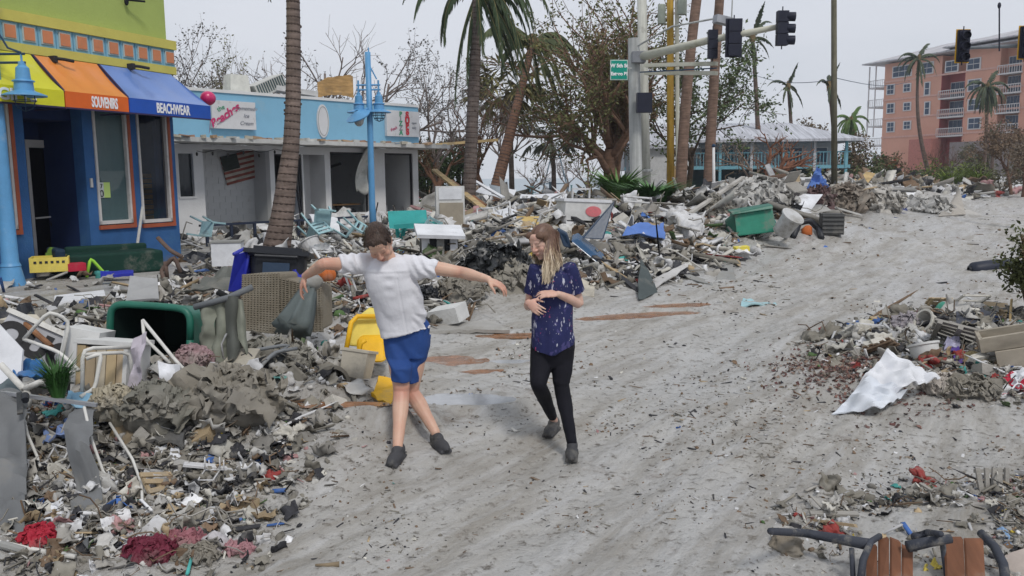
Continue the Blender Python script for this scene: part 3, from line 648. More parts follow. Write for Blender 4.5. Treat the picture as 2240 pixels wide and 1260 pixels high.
def hwin(px, py, wd, ht, n=2):
    x, z = z_of(px, py); mb = MB(); mb.bx(x-wd/2-.16, x+wd/2+.16, -.12, .02, z-ht/2-.16, z+ht/2+.16); f = mb.build('window', M_ww, Hn)
    for k in range(n):
        a = x-wd/2+wd*k/n; mb = MB(); mb.bx(a+.05, a+wd/n-.05, -.16, -.1, z-ht/2, z+ht/2); mb.build('pane', M_hg, f)
    mb = MB(); mb.bx(x-wd/2, x+wd/2, -.19, -.155, z-.04, z+.04); mb.build('glazing_bar', M_ww, f)
hwin(1974, 156, 3.3, 1.5, 3); hwin(2029, 149, 1.9, 1.5, 2); hwin(2083, 145, 1.9, 1.4, 2); hwin(2131, 140, 1.9, 1.4, 2)
for py in (196, 237, 278): hwin(1949, py, 1.25, 1.35, 2)
for py in (192, 233, 274): hwin(1985, py, 1.15, 1.05, 2)
for py in (194, 237): hwin(2029, py, .75, 1.75, 1)
for py in (186, 229, 270): hwin(2132, py, 1.8, 1.4, 2)
def balcony(x0, x1, z, out, y0, door=True):
    mb = MB(); mb.bx(x0-.2, x1+.2, -out, y0, z-.2, z); s = mb.build('balcony_slab', M_ww, Hn)
    mb = MB(); mb.bx(x0-.2, x1+.2, -out-.03, -out+.03, z+1.0, z+1.1); mb.build('rail', M_ww, s)
    n = int((x1-x0)/.3)
    mb = MB()
    for k in range(n+1): x = x0-.2+(x1-x0+.4)*k/n; mb.bx(x-.035, x+.035, -out-.02, -out+.02, z, z+1)
    mb.build('balusters', M_ww, s)
    if door:
        mb = MB(); mb.bx(x0+.5, x1-.5, y0-.3, y0-.22, z, z+2.3); d = mb.build('balcony_door', M_ww, Hn)
        for k in range(4): a = x0+.58+(x1-x0-1.16)*k/4; mb = MB(); mb.bx(a+.04, a+(x1-x0-1.16)/4-.04, y0-.36, y0-.3, z+.1, z+2.2); mb.build('pane', M_hg, d)
for k in range(3): balcony(bay0, bay1, z_of(2080, 213+41.5*k)[1], .25, 1.75)
for k in range(4): balcony(bay2, bay3, z_of(2205, 159+43*k)[1], .25, 1.35)
for k in range(4): balcony(-3.2, -.4, z_of(1910, 187+42*k)[1]-.3, -.2, 4, False)
mb = MB()
for x in (-3.2, -1.9): mb.bx(x, x+.15, 0, .15, 8, eav)
mb.build('corner_post', M_ww, Hn)
mb = MB(); x, _ = z_of(2028, 350); mb.bx(x-1.6, x+2.2, -2.2, -.01, 0, z_of(2028, 305)[1]); mb.build('ground_floor_porch', mat('porch_red', (.42, .17, .14)), Hn)
for px, wd in ((2120, 6), (2205, 5)): x, _ = z_of(px, 330); mb = MB(); mb.bx(x-wd/2, x+wd/2, -.3, -.01, 0, 6.5); mb.build('garage_panel', mat('hotel_grey', (.25, .22, .22), dirt=.2), Hn)
# ================= trees and palms =================
def leafmat(name, c, var=.45): 
    m = mat(name, c, .6, var, sc=1.3, bump=0, spec=.25); return m
def barkmat(name, c, wave=(3, 3, 9)): return mat(name, c, .95, .25, sc=3, bump=.6, bsc=14, wave=wave)
def leafcloud(mb, c, r, n, size, q, asp=.5, flat=1.0, droop=0):
    for _ in range(n):
        d = Vector((q.gauss(0, 1), q.gauss(0, 1), q.gauss(0, 1)*flat)); d = d.normalized()*r*(q.random()**.45)
        p = Vector(c)+d; s = size*q.uniform(.6, 1.3)
        a = Vector((q.gauss(0, 1), q.gauss(0, 1), q.gauss(0, .8)-droop)).normalized(); b = a.cross(Vector((q.gauss(0, 1), q.gauss(0, 1), q.gauss(0, 1)))).normalized()*asp
        mb.add([p, p+a*s*.5+b*s*.5, p+a*s, p+a*s*.5-b*s*.5], [(0, 1, 2, 3)])
def tree(name, base, label, cat, seed, H, r0, leaf=None, bark=(.1, .08, .065), spread=.7, levels=4, kids=(3, 4, 4, 3), leafn=14, leafs=.16, leafr=.45, lean=(0, 0), trunk_h=.35, group=None, up=.35, barkw=None, lenf=.62, n0=None, asp=.5, taper=.62):
    q = random.Random(seed); root = empty(name, base, label, cat, group)
    T = MB(); Lm = MB(); Lf = MB()
    def br(p, d, L, r, lv):
        n = 6 if lv == 0 else 4; pts = [p]; rr = [r]; dd = Vector(d)
        for i in range(n):
            dd = (dd + Vector((q.gauss(0, .16), q.gauss(0, .16), q.gauss(0, .1)+.06*up))*(1 if lv else .5)).normalized()
            pts.append(pts[-1]+dd*L/n); rr.append(r*(1-(1-taper)*(i+1)/n))
        (T if lv == 0 else Lm).tube(pts, rr, 9 if lv == 0 else (6 if lv == 1 else 4))
        if lv >= levels-1 or (lv >= levels-2 and q.random() < .4):
            if leaf: 
                for k in range(1, n+1): leafcloud(Lf, pts[k], leafr, leafn, leafs, q, asp)
        if lv < levels:
            for k in range(kids[min(lv, len(kids)-1)]):
                t = q.uniform(.55 if lv == 0 else .3, 1); i = min(n-1, int(t*n)); b = pts[i].lerp(pts[i+1], t*n-i)
                ax = dd.cross(Vector((q.gauss(0, 1), q.gauss(0, 1), q.gauss(0, 1)))).normalized()
                nd = (dd + ax*q.uniform(.5, 1.3)*spread*1.3 + Vector((0, 0, up*.5))).normalized()
                br(b, nd, L*lenf*q.uniform(.75, 1.2)*(1.5 if lv == 0 else 1), rr[i]*.62, lv+1)
    br(Vector((0, 0, -.3)), Vector((lean[0], lean[1], 1)).normalized(), H*trunk_h, r0, 0)
    bm_ = barkmat(name+'_bark_%d' % seed, bark)
    T.build('trunk', bm_, root, smooth=True); Lm.build('limbs', bm_, root, smooth=True)
    if leaf and Lf.v: f = Lf.build('crown', leafmat(name+'_leaf_%d' % seed, leaf), root); f['kind'] = 'stuff'
    return root
def frond(mb, ml, p0, d, L, droop, n=14, lw=.5, q=rnd, hang=.6, th=.02, wind=Vector((0, 0, 0)), strip=.045):
    pts = [Vector(p0)]; dd = Vector(d).normalized()
    for i in range(n): dd = (dd + Vector((0, 0, -droop/n*(1+1.2*i/n))) + wind*(1.0/n)).normalized(); pts.append(pts[-1]+dd*L/n)
    mb.tube(pts, [th*(1-.8*i/n) for i in range(n+1)], 4)
    for i in range(1, n+1):
        t = i/n; w_ = lw*math.sin(math.pi*min(1, t*.85+.12))**.7*q.uniform(.75, 1.1)
        dr = (pts[i]-pts[i-1]).normalized(); s = dr.cross(Vector((0, 0, 1))); s = s.normalized() if s.length > .05 else Vector((1, 0, 0))
        for sg in (-1, 1):
            for sub in (0, .33, .66):
                a = pts[i].lerp(pts[i-1], sub); tip = a + (s*sg*q.uniform(.55, 1)*(1-hang*.6)+dr*.55+Vector((0, 0, -hang*q.uniform(.5, 1.3)))+wind*.4).normalized()*w_
                m_ = a.lerp(tip, .5)+Vector((0, 0, .04*w_)); o = dr*strip*.8
                ml.add([a-o*.6, a+o*.6, m_+o, tip, m_-o], [(0, 1, 2, 4), (4, 2, 3)])
def palm(name, base, top, label, r0, r1, fr, seed, leafc=(.055, .085, .025), bark=(.13, .10, .085), L=2.6, group=None, bend=0.0, nuts=True, lw=.55, dead=0, wind=(0, 0, 0), bulge=1.35, rings=True, path=None, cat='palm tree', hang=.7, strip=.045):
    q = random.Random(seed); root = empty(name, base, label, cat, group); T = MB()
    b = Vector(base); t = Vector(top); n = 26; pts = []; rr = []
    for i in range(n+1):
        k = i/n; p = (t-b)*k; p.x += bend*math.sin(math.pi*k)*(t-b).z*.1; pts.append(p+Vector((0, 0, -.3*(1-k)))); r = r1+(r0-r1)*(1-k)**1.2
        if k < .12: r *= 1+(bulge-1)*(1-k/.12)
        rr.append(r*(1+.02*q.uniform(-1, 1)))
    if path:
        pts = []; rr = []
        for i in range(len(path)-1):
            for j in range(5): t_ = j/5; pts.append(path[i][0].lerp(path[i+1][0], t_)-b); rr.append(path[i][1]*(1-t_)+path[i+1][1]*t_)
        pts.append(path[-1][0]-b); rr.append(path[-1][1]); n = len(pts)-1; t = pts[-1]+b
    T.tube(pts, rr, 14); T.build('trunk', barkmat('palm_bark_%s' % str(bark), bark, (2.5, 2.5, 16)), root, smooth=True)
    if rings:
        Rg = MB()
        for i in range(int((t-b).length/.16)):
            k = i*.16/(t-b).length; 
            if k > .97: break
            j = int(k*n); p = pts[j].lerp(pts[min(n, j+1)], k*n-j); r = rr[j]
            Rg.lathe(p, [(r*.98, -.03), (r*1.035+.004, 0), (r*.98, .02)], 12, t-b)
            if q.random() < .5:
                for _ in range(2): a = q.uniform(0, 6.28); Rg.ell(p+Vector((math.cos(a)*r, math.sin(a)*r, q.uniform(-.08, .08))), (.03, .03, .035), n=5, m=3)
        o = Rg.build('trunk_scars', barkmat('palm_scar', (.095, .07, .06)), root); o['kind'] = 'stuff'
    c = pts[-1]; st = MB(); lf = MB()
    mg = leafmat('palm_leaf_%s' % str(leafc), leafc); 
    for k, (az, el, dr, ln) in enumerate(fr):
        a = R(az); d = Vector((math.cos(a)*math.cos(R(el)), math.sin(a)*math.cos(R(el)), math.sin(R(el)))); S_ = MB(); F_ = MB()
        frond(S_, F_, c+d*.12, d, L*ln, dr, q=q, lw=lw, hang=hang, wind=Vector(wind), strip=strip)
        F_.cm = 1; base_n = len(S_.v); S_.v += F_.v; S_.f += [tuple(i+base_n for i in f) for f in F_.f]; S_.m = [0]*len(S_.m)+[1]*len(F_.f); S_.c += F_.c
        S_.build('frond', [barkmat('palm_stem', (.16, .14, .06)), mg], root)
    h = MB(); h.ell(c+Vector((0, 0, -.02)), (r1*1.7, r1*1.7, .45), n=9, m=7, jit=.35, seed=seed)
    for _ in range(9): a = q.uniform(0, 6.28); h.tube([c+Vector((0, 0, -.3)), c+Vector((math.cos(a)*r1*1.8, math.sin(a)*r1*1.8, q.uniform(-.5, .5)))], [.05, .02], 5)
    h.build('crown_shaft', mat('palm_fibre', (.16, .115, .06), .95, .35), root)
    if nuts:
        for _ in range(5): a = q.uniform(0, 6.28); u = MB(); u.ell(c+Vector((math.cos(a)*r1*2, math.sin(a)*r1*2, -.15-q.random()*.25)), (.12, .12, .15), n=8, m=6); u.build('coconut', mat('coconut', (.2, .17, .05)), root, smooth=True)
    return root
def fan_palm(base, H, label, seed, r=.12, R_=1.0, leafc=(.06, .075, .03), nf=26, group=None, wind=0):
    q = random.Random(seed); root = empty('fan_palm', base, label, 'palm tree', group); T = MB(); top = Vector((q.uniform(-.3, .3), 0, H))
    T.tube([Vector((0, 0, -.3)), top*.5+Vector((.1, 0, 0)), top], [r*1.2, r, r*.9], 8); T.build('trunk', barkmat('fan_bark', (.09, .07, .06)), root, smooth=True); F_ = MB()
    for k in range(nf):
        d = Vector((q.gauss(0, 1)+wind, q.gauss(0, 1), q.uniform(-1.0, 1.0))).normalized(); c = top+d*R_*q.uniform(.5, .9); F_.tube([top, c], [.02, .012], 3)
        u = d.cross(Vector((q.gauss(0, .3), q.gauss(0, .3), 1))).normalized(); v = d
        for j in range(13):
            a = R(-115+j*19+q.uniform(-4, 4)); e = (v*math.cos(a)+u*math.sin(a)+Vector((0, 0, -.25))).normalized()*R_*.55*q.uniform(.8, 1.1); s = e.cross(Vector((.1, .2, 1))).normalized()*R_*.045
            F_.add([c, c+e*.5+s, c+e+Vector((0, 0, -.12*R_)), c+e*.5-s], [(0, 1, 2, 3)])
    f = F_.build('crown', leafmat('fan_leaf_%s' % str(leafc), leafc), root); return root
def shrub(name, base, label, cat, seed, rx, h, leaf, n=900, size=.1, stems=8, stemc=(.1, .08, .05), group=None, ry=None, asp=.45):
    q = random.Random(seed); root = empty(name, base, label, cat, group); Sm = MB(); F_ = MB(); ry = ry or rx
    for k in range(stems):
        a = q.uniform(0, 6.28); e = Vector((math.cos(a)*rx*q.uniform(.2, .9), math.sin(a)*ry*q.uniform(.2, .9), h*q.uniform(.5, 1)))
        mid = e*.5+Vector((0, 0, h*.12)); Sm.tube([Vector((0, 0, -.1)), mid, e], [h*.02, h*.014, h*.006], 4)
        for j in range(4): leafcloud(F_, mid.lerp(e, j/3), min(rx, h)*.38, max(1, n//(stems*4)), size, q, asp)
    Sm.build('stem', barkmat(name+'_stem', stemc), root); f = F_.build('foliage', leafmat(name+'_fol_%d' % seed, leaf), root); f['kind'] = 'stuff'; return root
def gp(px, D): v = ray(px, 400); v = v/v.y; x = v.x*D; return Vector((x, D, hz(x, D)))

# near leaning palm beside the cafe (crown above the frame)
b = gp(597, 18.2); palm('coconut_palm', b, at(648, -160, 18.8), 'thick grey leaning palm trunk rising in front of the white cafe, crown out of frame', .36, .155, [(a, q_, 1.3, 1) for a, q_ in ((0, 30), (60, 50), (120, 20), (180, 40), (240, 10), (300, 45))], 1, bark=(.19, .145, .125), path=[(at(x, y, 18.2), w*18.2/FP/2) for x, y, w in ((601, 600, 72), (604, 550, 62), (617, 480, 50), (627, 400, 43), (637, 320, 35), (641, 240, 33), (642, 160, 31), (642, 80, 30), (641, 0, 28), (640, -160, 26))])
# coconut palm in the middle: crown cut by the top of the frame
DR = [(170, 50, 1.5, 1.05), (195, 42, 1.9, 1.0), (150, 30, 2.4, .9), (-20, 30, 2.6, 1.1), (10, 50, 2.2, 1.2), (-60, 10, 3.2, .95), (-90, -30, 1.6, .85), (-25, -40, 1.2, 1.1), (0, -55, .9, 1.1), (20, -45, 1.2, 1.0), (-10, -62, .6, 1.2), (-50, -50, 1.0, .9), (-15, -15, 2.4, 1.0), (60, 40, 2.6, 1), (30, -10, 2.6, .9), (175, -62, .6, 1.25), (200, -70, .5, 1.0), (-5, 10, 2.8, 1.15), (5, -70, .5, 1.15), (-30, 60, 2.4, 1.2), (15, 35, 3.0, 1.1), (-5, -25, 1.8, 1.2), (-35, 0, 2.8, 1.2), (8, -40, 1.2, 1.25), (-18, 45, 3.2, 1.2), (190, 15, 2.8, .8)]
b = gp(1022, 27.5); palm('coconut_palm', b, at(1046, -25, 27.8), 'tall coconut palm with torn hanging fronds left of the big brown tree', .23, .165, DR, 2, bark=(.13, .105, .095), L=3.0, leafc=(.04, .065, .028), lw=.62, wind=(.25, 0, -.25), bulge=1.2, strip=.07, hang=.95)
b = gp(1072, 42); palm('coconut_palm', b, at(1166, 92, 43), 'reddish palm leaning right with wind-blown fronds beside the big brown tree', .36, .17, [(a+20, e, d, l) for a, e, d, l in DR[:14]]+[(0, 25, 1.8, 1.3), (-10, 5, 2, 1.2), (-90, -75, .5, 1.2), (-60, -80, .3, 1.3)], 3, bark=(.19, .105, .07), L=3.4, leafc=(.07, .09, .035), lw=.75, wind=(.4, 0, -.3), bulge=1.1, strip=.09, hang=.95)
# two bare leaning trunks right of the traffic pole
for k, (p0, p1, D, lb) in enumerate(((1487, 1541, 34, 'left of two bare leaning palm trunks behind the traffic light mast'), (1548, 1584, 36, 'right of two bare leaning palm trunks behind the traffic light mast'))):
    b = gp(p0, D); palm('palm_trunk', b, at(p1, -130, D+.5), lb, .24, .19, [(a, 30, 1.6, 1) for a in range(0, 360, 60)], 10+k, bark=(.19, .125, .095), bulge=1.3, rings=False, bend=-.15+.1*k)
# distant palms
FD = [(a, e, d*.9, l) for a, e, d, l in ((0, 45, 1.8, 1), (180, 50, 1.8, 1), (-30, 0, 1.8, 1), (210, 5, 2, 1), (-90, -30, 1.2, 1), (-80, -70, .5, 1.1), (-120, -75, .5, 1), (90, 20, 2, 1), (30, 70, 1.2, .9), (150, 20, 2, .9))]
for px, pt, yt, D, lb, ln, sd in ((1662, 1646, 82, 62, 'thin storm-stripped palm right of the hanging traffic lights', 2.6, 21), (1738, 1724, 188, 75, 'small star-shaped palm between the traffic lights and utility pole', 2.4, 22), (1833, 1814, 188, 70, 'ragged palm just left of the wooden utility pole', 2.6, 23),
        (2045, 2010, 128, 95, 'curved palm in front of the left part of the pink hotel', 2.9, 24), (2150, 2160, 190, 85, 'full crowned palm in front of the pink hotel balconies', 2.8, 25), (1872, 1862, 262, 90, 'low green palm near the left corner of the hotel', 2.4, 27), (2168, 2172, 300, 88, 'dark palm stub before the hotel porch', 2.0, 28)):
    b = gp(px, D); full = sd == 25; RG = [(a+17*(sd % 5), e, d, l*(.75+.4*((sd*7+a) % 10)/10)) for a, e, d, l in ((20, 60, 1.0, 1), (175, 35, 1.0, 1), (200, -15, 1.4, .9), (-25, -20, 1.2, .9), (-90, -75, .4, 1.15), (-100, -60, .8, .9), (-70, 75, .5, .9), (10, 15, .8, .8))]
    palm('coconut_palm', b, at(pt, yt, D), lb, .22 if sd != 24 else .3, .13, (RG if sd in (21, 22, 23, 28) else FD)+([(a, e, 2.4, 1) for a in range(0, 360, 45) for e in (15, -25)] if sd in (25, 27) else [(170, 30, 1.8, 1.1), (190, -5, 2.2, 1.1)] if sd == 24 else []), sd, L=ln, lw=.36 if sd in (21, 22, 23, 28) else .5, rings=False, nuts=False, bark=(.12, .085, .07), leafc=(.05, .07, .04) if sd != 27 else (.07, .13, .03), bulge=1.1, strip=.11, bend=(-.6 if sd == 24 else .1))
for px, H, D, lb, sd, rr in ((1120, 7.2, 56, 'fan palm with brown-green round crown behind the leaning palm', 31, 2.6), (1212, 4.9, 60, 'short fan palm with swept grey fronds left of the big tree', 32, 2.2)):
    fan_palm(gp(px, D), H, lb, sd, .16, rr, leafc=(.15, .13, .045) if sd == 31 else (.10, .11, .08), nf=46 if sd == 31 else 30, wind=-.3 if sd == 32 else 0)
# the big brown-green tree
tree('banyan_tree', gp(1331, 44), 'big spreading tree with thick red-brown trunk and thinned olive crown', 'tree', 41, 13.5, .42, leaf=(.12, .125, .045), bark=(.20, .12, .08), spread=.95, levels=4, kids=(6, 5, 4, 3), leafn=5, leafs=.2, leafr=.32, trunk_h=.24, up=.55, lenf=.78)
tree('banyan_tree', gp(1345, 45.5), 'dense brown inner stems of the big tree behind the street sign', 'tree', 42, 11.5, .26, leaf=(.19, .135, .06), bark=(.20, .12, .075), spread=.5, levels=4, kids=(7, 6, 5, 3), leafn=5, leafs=.17, leafr=.3, trunk_h=.24, up=1.3, lenf=.74)
tree('sea_grape_tree', gp(1500, 47), 'dark green leafy tree behind the yellow utility pole', 'tree', 43, 11.0, .2, leaf=(.075, .105, .04), bark=(.1, .07, .05), spread=.8, levels=4, kids=(5, 4, 4, 3), leafn=5, leafs=.22, leafr=.36, trunk_h=.3, lenf=.72)
# bare trees behind the cafe
for px, D, H, r, lf, lb, sd, sp in ((395, 40, 9.0, .14, (.06, .06, .045), 'sparse dark tree at the right corner of the green shop', 51, .5), (470, 38, 7.8, .12, None, 'bare twig tree behind the white duct on the cafe roof', 52, .45), (545, 40, 6.8, .12, (.12, .12, .04), 'thin yellowish tree behind the roof air conditioner', 53, .4),
        (720, 41, 8.6, .22, None, 'wide bare tree with forked limbs behind the cafe roof', 54, .75), (800, 43, 9.2, .2, (.07, .07, .06), 'bare tree with drooping twigs behind the blue street lamp', 55, .8), (945, 45, 8.0, .15, (.09, .09, .08), 'grey lacy tree above the right end of the cafe', 56, .7),
        (1090, 52, 8.6, .16, None, 'leafless tree behind the tall coconut palm', 57, .55), (1060, 48, 6.5, .2, None, 'broken bare tree with forked red limbs near the beach', 58, .5), (960, 44, 4.2, .2, (.10, .09, .05), 'crooked brown tree at the right corner of the cafe', 59, .6),
        (1160, 66, 4.6, .14, None, 'small bare tree on the beach behind the turquoise posts', 60, .7), (1290, 64, 4.8, .14, None, 'bare forked tree just left of the big trunk', 61, .7), (1240, 70, 4.4, .12, None, 'far thin bare tree on the beach', 62, .6)):
    H *= 1.22 if px < 1000 else 1.0
    tree('bare_tree', gp(px, D), lb, 'tree', sd, H, r, leaf=lf, bark=(.19, .155, .14) if sd not in (58, 59) else (.15, .08, .05), spread=sp, levels=4, kids=(4, 4, 3, 3), leafn=2, leafs=.13, leafr=.16, trunk_h=.36, lenf=.66)
# right side trees
tree('bare_tree', gp(1692, 52), 'leafless red-brown tree with curled limbs before the pale house', 'tree', 71, 6.2, .34, bark=(.22, .1, .06), spread=.85, levels=4, kids=(5, 3, 3, 3), trunk_h=.36, lenf=.62, up=.3)
tree('bare_tree', gp(1640, 56), 'grey twiggy tree behind the pale house railing', 'tree', 72, 6.6, .16, leaf=(.2, .18, .14), bark=(.2, .15, .12), spread=.8, levels=4, kids=(4, 4, 3, 3), leafn=1, leafs=.12, trunk_h=.36)
tree('red_tree', gp(1930, 75), 'tree with bright orange-red trunk and flat low crown near the hotel', 'tree', 73, 5.2, .42, leaf=(.13, .10, .05), bark=(.42, .08, .035), spread=1.0, levels=4, kids=(6, 4, 4, 3), leafn=4, leafs=.28, leafr=.45, trunk_h=.3, up=.1)
tree('brown_tree', gp(1800, 66), 'low brown-leaved tree left of the utility pole', 'tree', 74, 5.6, .2, leaf=(.13, .095, .055), bark=(.16, .1, .07), spread=.95, levels=4, kids=(5, 4, 4, 3), leafn=4, leafs=.24, leafr=.45, trunk_h=.45, up=.15)
for px, D, H, lf, lb, sd in ((2075, 88, 7.5, None, 'bare tangled tree in front of the hotel ground floor', 75), (2215, 72, 8.2, (.17, .115, .07), 'brown twiggy tree before the right part of the hotel', 76), (2120, 95, 6.0, (.1, .1, .05), 'crooked dark tree left of the yellow-green fronds', 77), (1985, 80, 3.6, None, 'dark windblown shrub tree left of the hotel porch', 78), (2240, 66, 6.5, (.16, .12, .08), 'brown twiggy tree at the right edge before the hotel', 79)):
    tree('brown_tree', gp(px, D), lb, 'tree', sd, H, .16, leaf=lf, bark=(.14, .08, .055), spread=.75, levels=4, kids=(5, 4, 4, 3), leafn=3, leafs=.2, leafr=.4, trunk_h=.34)
# bushes
for px, D, rx, h, c, n, lb, sd in ((935, 48, 2.4, 3.6, (.05, .08, .025), 2600, 'green bush behind the right end of the cafe parapet', 81), (1005, 50, 2.0, 3.8, (.045, .07, .03), 2200, 'dark green bush behind the tall coconut palm', 82), (1690, 46, 1.6, 1.1, (.09, .12, .035), 1000, 'yellow-green bush on the heap before the pale house', 83), (1760, 44, 1.8, 1.2, (.07, .08, .03), 1000, 'olive bush behind the blue draped cloth', 84), (1905, 60, 3.0, 1.8, (.07, .10, .03), 1200, 'low green hedge below the red-trunked tree', 85), (2085, 80, 4, 2.8, (.10, .13, .02), 1600, 'arching yellow-green fronds before the hotel', 86), (1960, 50, 2.2, .9, (.08, .09, .04), 900, 'flattened green bush beyond the debris line', 87), (2190, 78, 5, 2.6, (.09, .085, .04), 1400, 'brown-green bushes in front of the hotel garages', 88), (1870, 66, 3, 3.2, (.06, .09, .03), 1500, 'green bushy clump right of the utility pole', 89), (2040, 82, 3.2, 2.2, (.06, .08, .03), 1200, 'dark hedge left of the hotel porch', 90)):
    shrub('bush', gp(px, D), lb, 'bush', sd, rx, h, c, n, .2+rx*.03, 12)
def grassy(px, py, D, r, h, c, lb, sd, n=260, nm='grass_clump', b=None):
    q = random.Random(sd); b = b or (G(px, py) if D is None else gp(px, D)); root = empty(nm, b, lb, 'plant'); F_ = MB()
    for _ in range(n):
        a = q.uniform(0, 6.28); d = Vector((math.cos(a), math.sin(a), 0)); s = d.cross(Vector((0, 0, 1)))*r*.03*q.uniform(.6, 1.3); o = d*r*.2*q.random(); e = q.uniform(.35, 1)
        F_.add([o-s, o+s, o+d*r*.35*e+Vector((0, 0, h*.62*e))+s, o+d*r*.35*e+Vector((0, 0, h*.62*e))-s, o+d*r*e+Vector((0, 0, h*e*q.uniform(.6, 1)))], [(0, 1, 2, 3), (3, 2, 4)])
    f = F_.build('blades', leafmat('blade_%d' % sd, c), root); f['kind'] = 'stuff'; return root
grassy(1352, 448, None, 1.3, 1.25, (.10, .2, .05), 'bright green fern-like plant at the foot of the traffic pole', 91, 420)
grassy(1425, 450, None, 1.4, .8, (.07, .15, .05), 'low green plant right of the traffic pole foot', 92, 420)
grassy(128, 868, None, .17, .30, (.03, .09, .02), 'tuft of vivid green grass blades under the white tube frames', 93, 300, b=at(128, 872, 4.95))
q_ = [grassy(px, 400, D, 1.6, 2.6, (.17, .24, .03), lb, sd, 240) for px, D, lb, sd in ((2080, 76, 'left arching yellow-green palm sapling before the hotel', 94), (2142, 74, 'right arching yellow-green palm sapling before the hotel', 95))]
# ================= street furniture =================
M_lp = mat('lamp_blue', (.10, .30, .55), .45, .08, sc=6, dirt=.15, dirt_c=(.3, .4, .5), spec=.5)
M_ld = mat('lamp_dark', (.02, .05, .1), .5)
M_ms = mat('mast_grey', (.42, .43, .42), .6, .08, sc=3, dirt=.15, dirt_c=(.3, .3, .27), wave=(6, 6, .5))
M_cr = mat('mast_cream', (.55, .54, .45), .6, .08, sc=3, dirt=.2, dirt_c=(.35, .33, .22))
M_blk = mat('signal_black', (.012, .014, .03), .5, .15)
def lamp_shade(root, c, s=1.0, tilt=None, bulb=False):
    M_ = tilt or Matrix.Identity(3); ax = M_ @ Vector((0, 0, 1)); sh = MB()
    P = [(.0, .50), (.055, .5), (.06, .44), (.10, .40), (.115, .22), (.165, .2), (.17, .185), (.14, .18), (.15, .04), (.33, -.03), (.335, -.05), (.30, -.045), (.13, .02)]
    sh.lathe(c, [(r*s, h*s) for r, h in P], 18, ax); so = sh.build('lamp_shade', M_lp, root, smooth=True, auto=35)
    cg = MB(); c = Vector(c); x, y, z = frame(ax)
    for k in range(6):
        a = math.pi*k/3; d = x*math.cos(a)+y*math.sin(a); cg.tube([c+d*.16*s-z*.04*s, c+d*.17*s-z*.12*s, c+d*.12*s-z*.24*s, c-z*.29*s], .008, 4)
    for h, r in ((-.12, .17), (-.2, .145)): cg.tube([c+(x*math.cos(t)+y*math.sin(t))*r*s+z*h*s for t in [2*math.pi*j/12 for j in range(13)]], .007, 4)
    cg.build('wire_guard', M_ld, so)
    if bulb: g_ = MB(); g_.ell(c-z*.12*s, (.13*s, .13*s, .17*s), n=12, m=8); g_.build('globe', mat('globe', (.45, .45, .43), .3), so, smooth=True)
# near lamp at the left edge
b = at(30, 655, 14.1); b.z = .05
L1 = empty('street_lamp', b, 'sky blue street lamp with caged lantern at the left edge before the blue shop', 'street lamp', 'blue lantern street lamps')
mb = MB(); mb.lathe((0, 0, 0), [(.3, 0), (.3, .06), (.22, .1), (.18, .3), (.155, .42), (.165, .44), (.15, .47), (.135, .5), (.12, 1.6), (.105, 4.4), (.1, 5.8), (.0, 5.8)], 18); mb.build('pole', M_lp, L1, smooth=True, auto=35)
rv = Vector((1, -.25, 0)).normalized()
hp_ = at(53, 200, 14.1) - b
mb = MB(); za_ = (at(30, 118, 14.1)-b).z
for s in (1, -1):
    for dz in (0, -.14): mb.tube([Vector((0, 0, za_+dz)), Vector((hp_.x+.06, 0, za_+dz))*1.0 if s > 0 else Vector((-.5, 0, za_+dz))], .022, 6)
    mb.tube([Vector((.04, 0, za_+.95)), Vector((.09, 0, za_+.45)), Vector((.28, 0, za_+.1)), Vector((hp_.x, 0, za_+.02))] if s > 0 else [Vector((0, 0, za_+.95)), Vector((-.2, 0, za_+.3)), Vector((-.45, 0, za_+.02))], .018, 6)
mb.build('arm', M_ld, L1)
mb = MB(); mb.tube([Vector((hp_.x, 0, za_)), Vector((hp_.x, 0, hp_.z+.3))], .02, 6); mb.build('hanger', M_lp, L1)
lamp_shade(L1, Vector((hp_.x, 0, hp_.z-.03)), 1.03)
# middle lamp with two hanging lanterns and one tilted
b = at(818, 520, 22); b.z = hz(b.x, 22)
L2 = empty('street_lamp', b, 'sky blue street lamp with three lanterns in front of the cafe, behind the man', 'street lamp', 'blue lantern street lamps')
top = (at(804, 114, 22)-b)
mb = MB(); mb.tube([Vector((0, 0, -.1)), Vector((-.02, 0, 1)), Vector((top.x*.6, 0, 3)), top], [.10, .085, .078, .075], 16); mb.build('pole', M_lp, L2, smooth=True)
mb = MB(); za_ = (at(805, 186, 22)-b).z; xl = (at(784, 200, 22)-b).x; xr = (at(828, 200, 22)-b).x; xm = (at(806, 200, 22)-b).x
for dz in (0, -.12): mb.tube([Vector((xl-.05, 0, za_+dz)), Vector((xr+.05, 0, za_+dz))], .025, 6)
for x in (xl, xr): mb.tube([Vector((x, 0, za_+.12)), Vector((x, 0, za_-.3))], .025, 6)
mb.tube([Vector((xm+.03, 0, za_+.95)), Vector((xm+.07, 0, za_+.45)), Vector((xr-.04, 0, za_+.15))], .018, 6); mb.build('arm', M_lp, L2)
zl = (at(784, 243, 22)-b).z
for x in (xl, xr): lamp_shade(L2, Vector((x, 0, zl)), .95)
mb = MB(); tl = Euler((R(25), R(-20), 0)).to_matrix(); q0 = at(783, 252, 21.7)-b; mb.lathe(q0, [(.05, .12), (.1, .08), (.33, -.02), (.32, -.05), (.1, .02)], 18, tl @ Vector((0, 0, 1))); t_ = mb.build('tilted_shade', M_lp, L2, smooth=True, auto=35)
mb = MB(); mb.ell(q0+Vector((.02, 0, -.14)), (.13, .13, .15), n=12, m=8); mb.build('globe', mat('globe', (.45, .45, .43), .3), t_, smooth=True)
mb = MB(); mb.tube([q0, Vector((xm, 0, zl+.1))], .03, 6); mb.build('bracket', M_lp, t_)

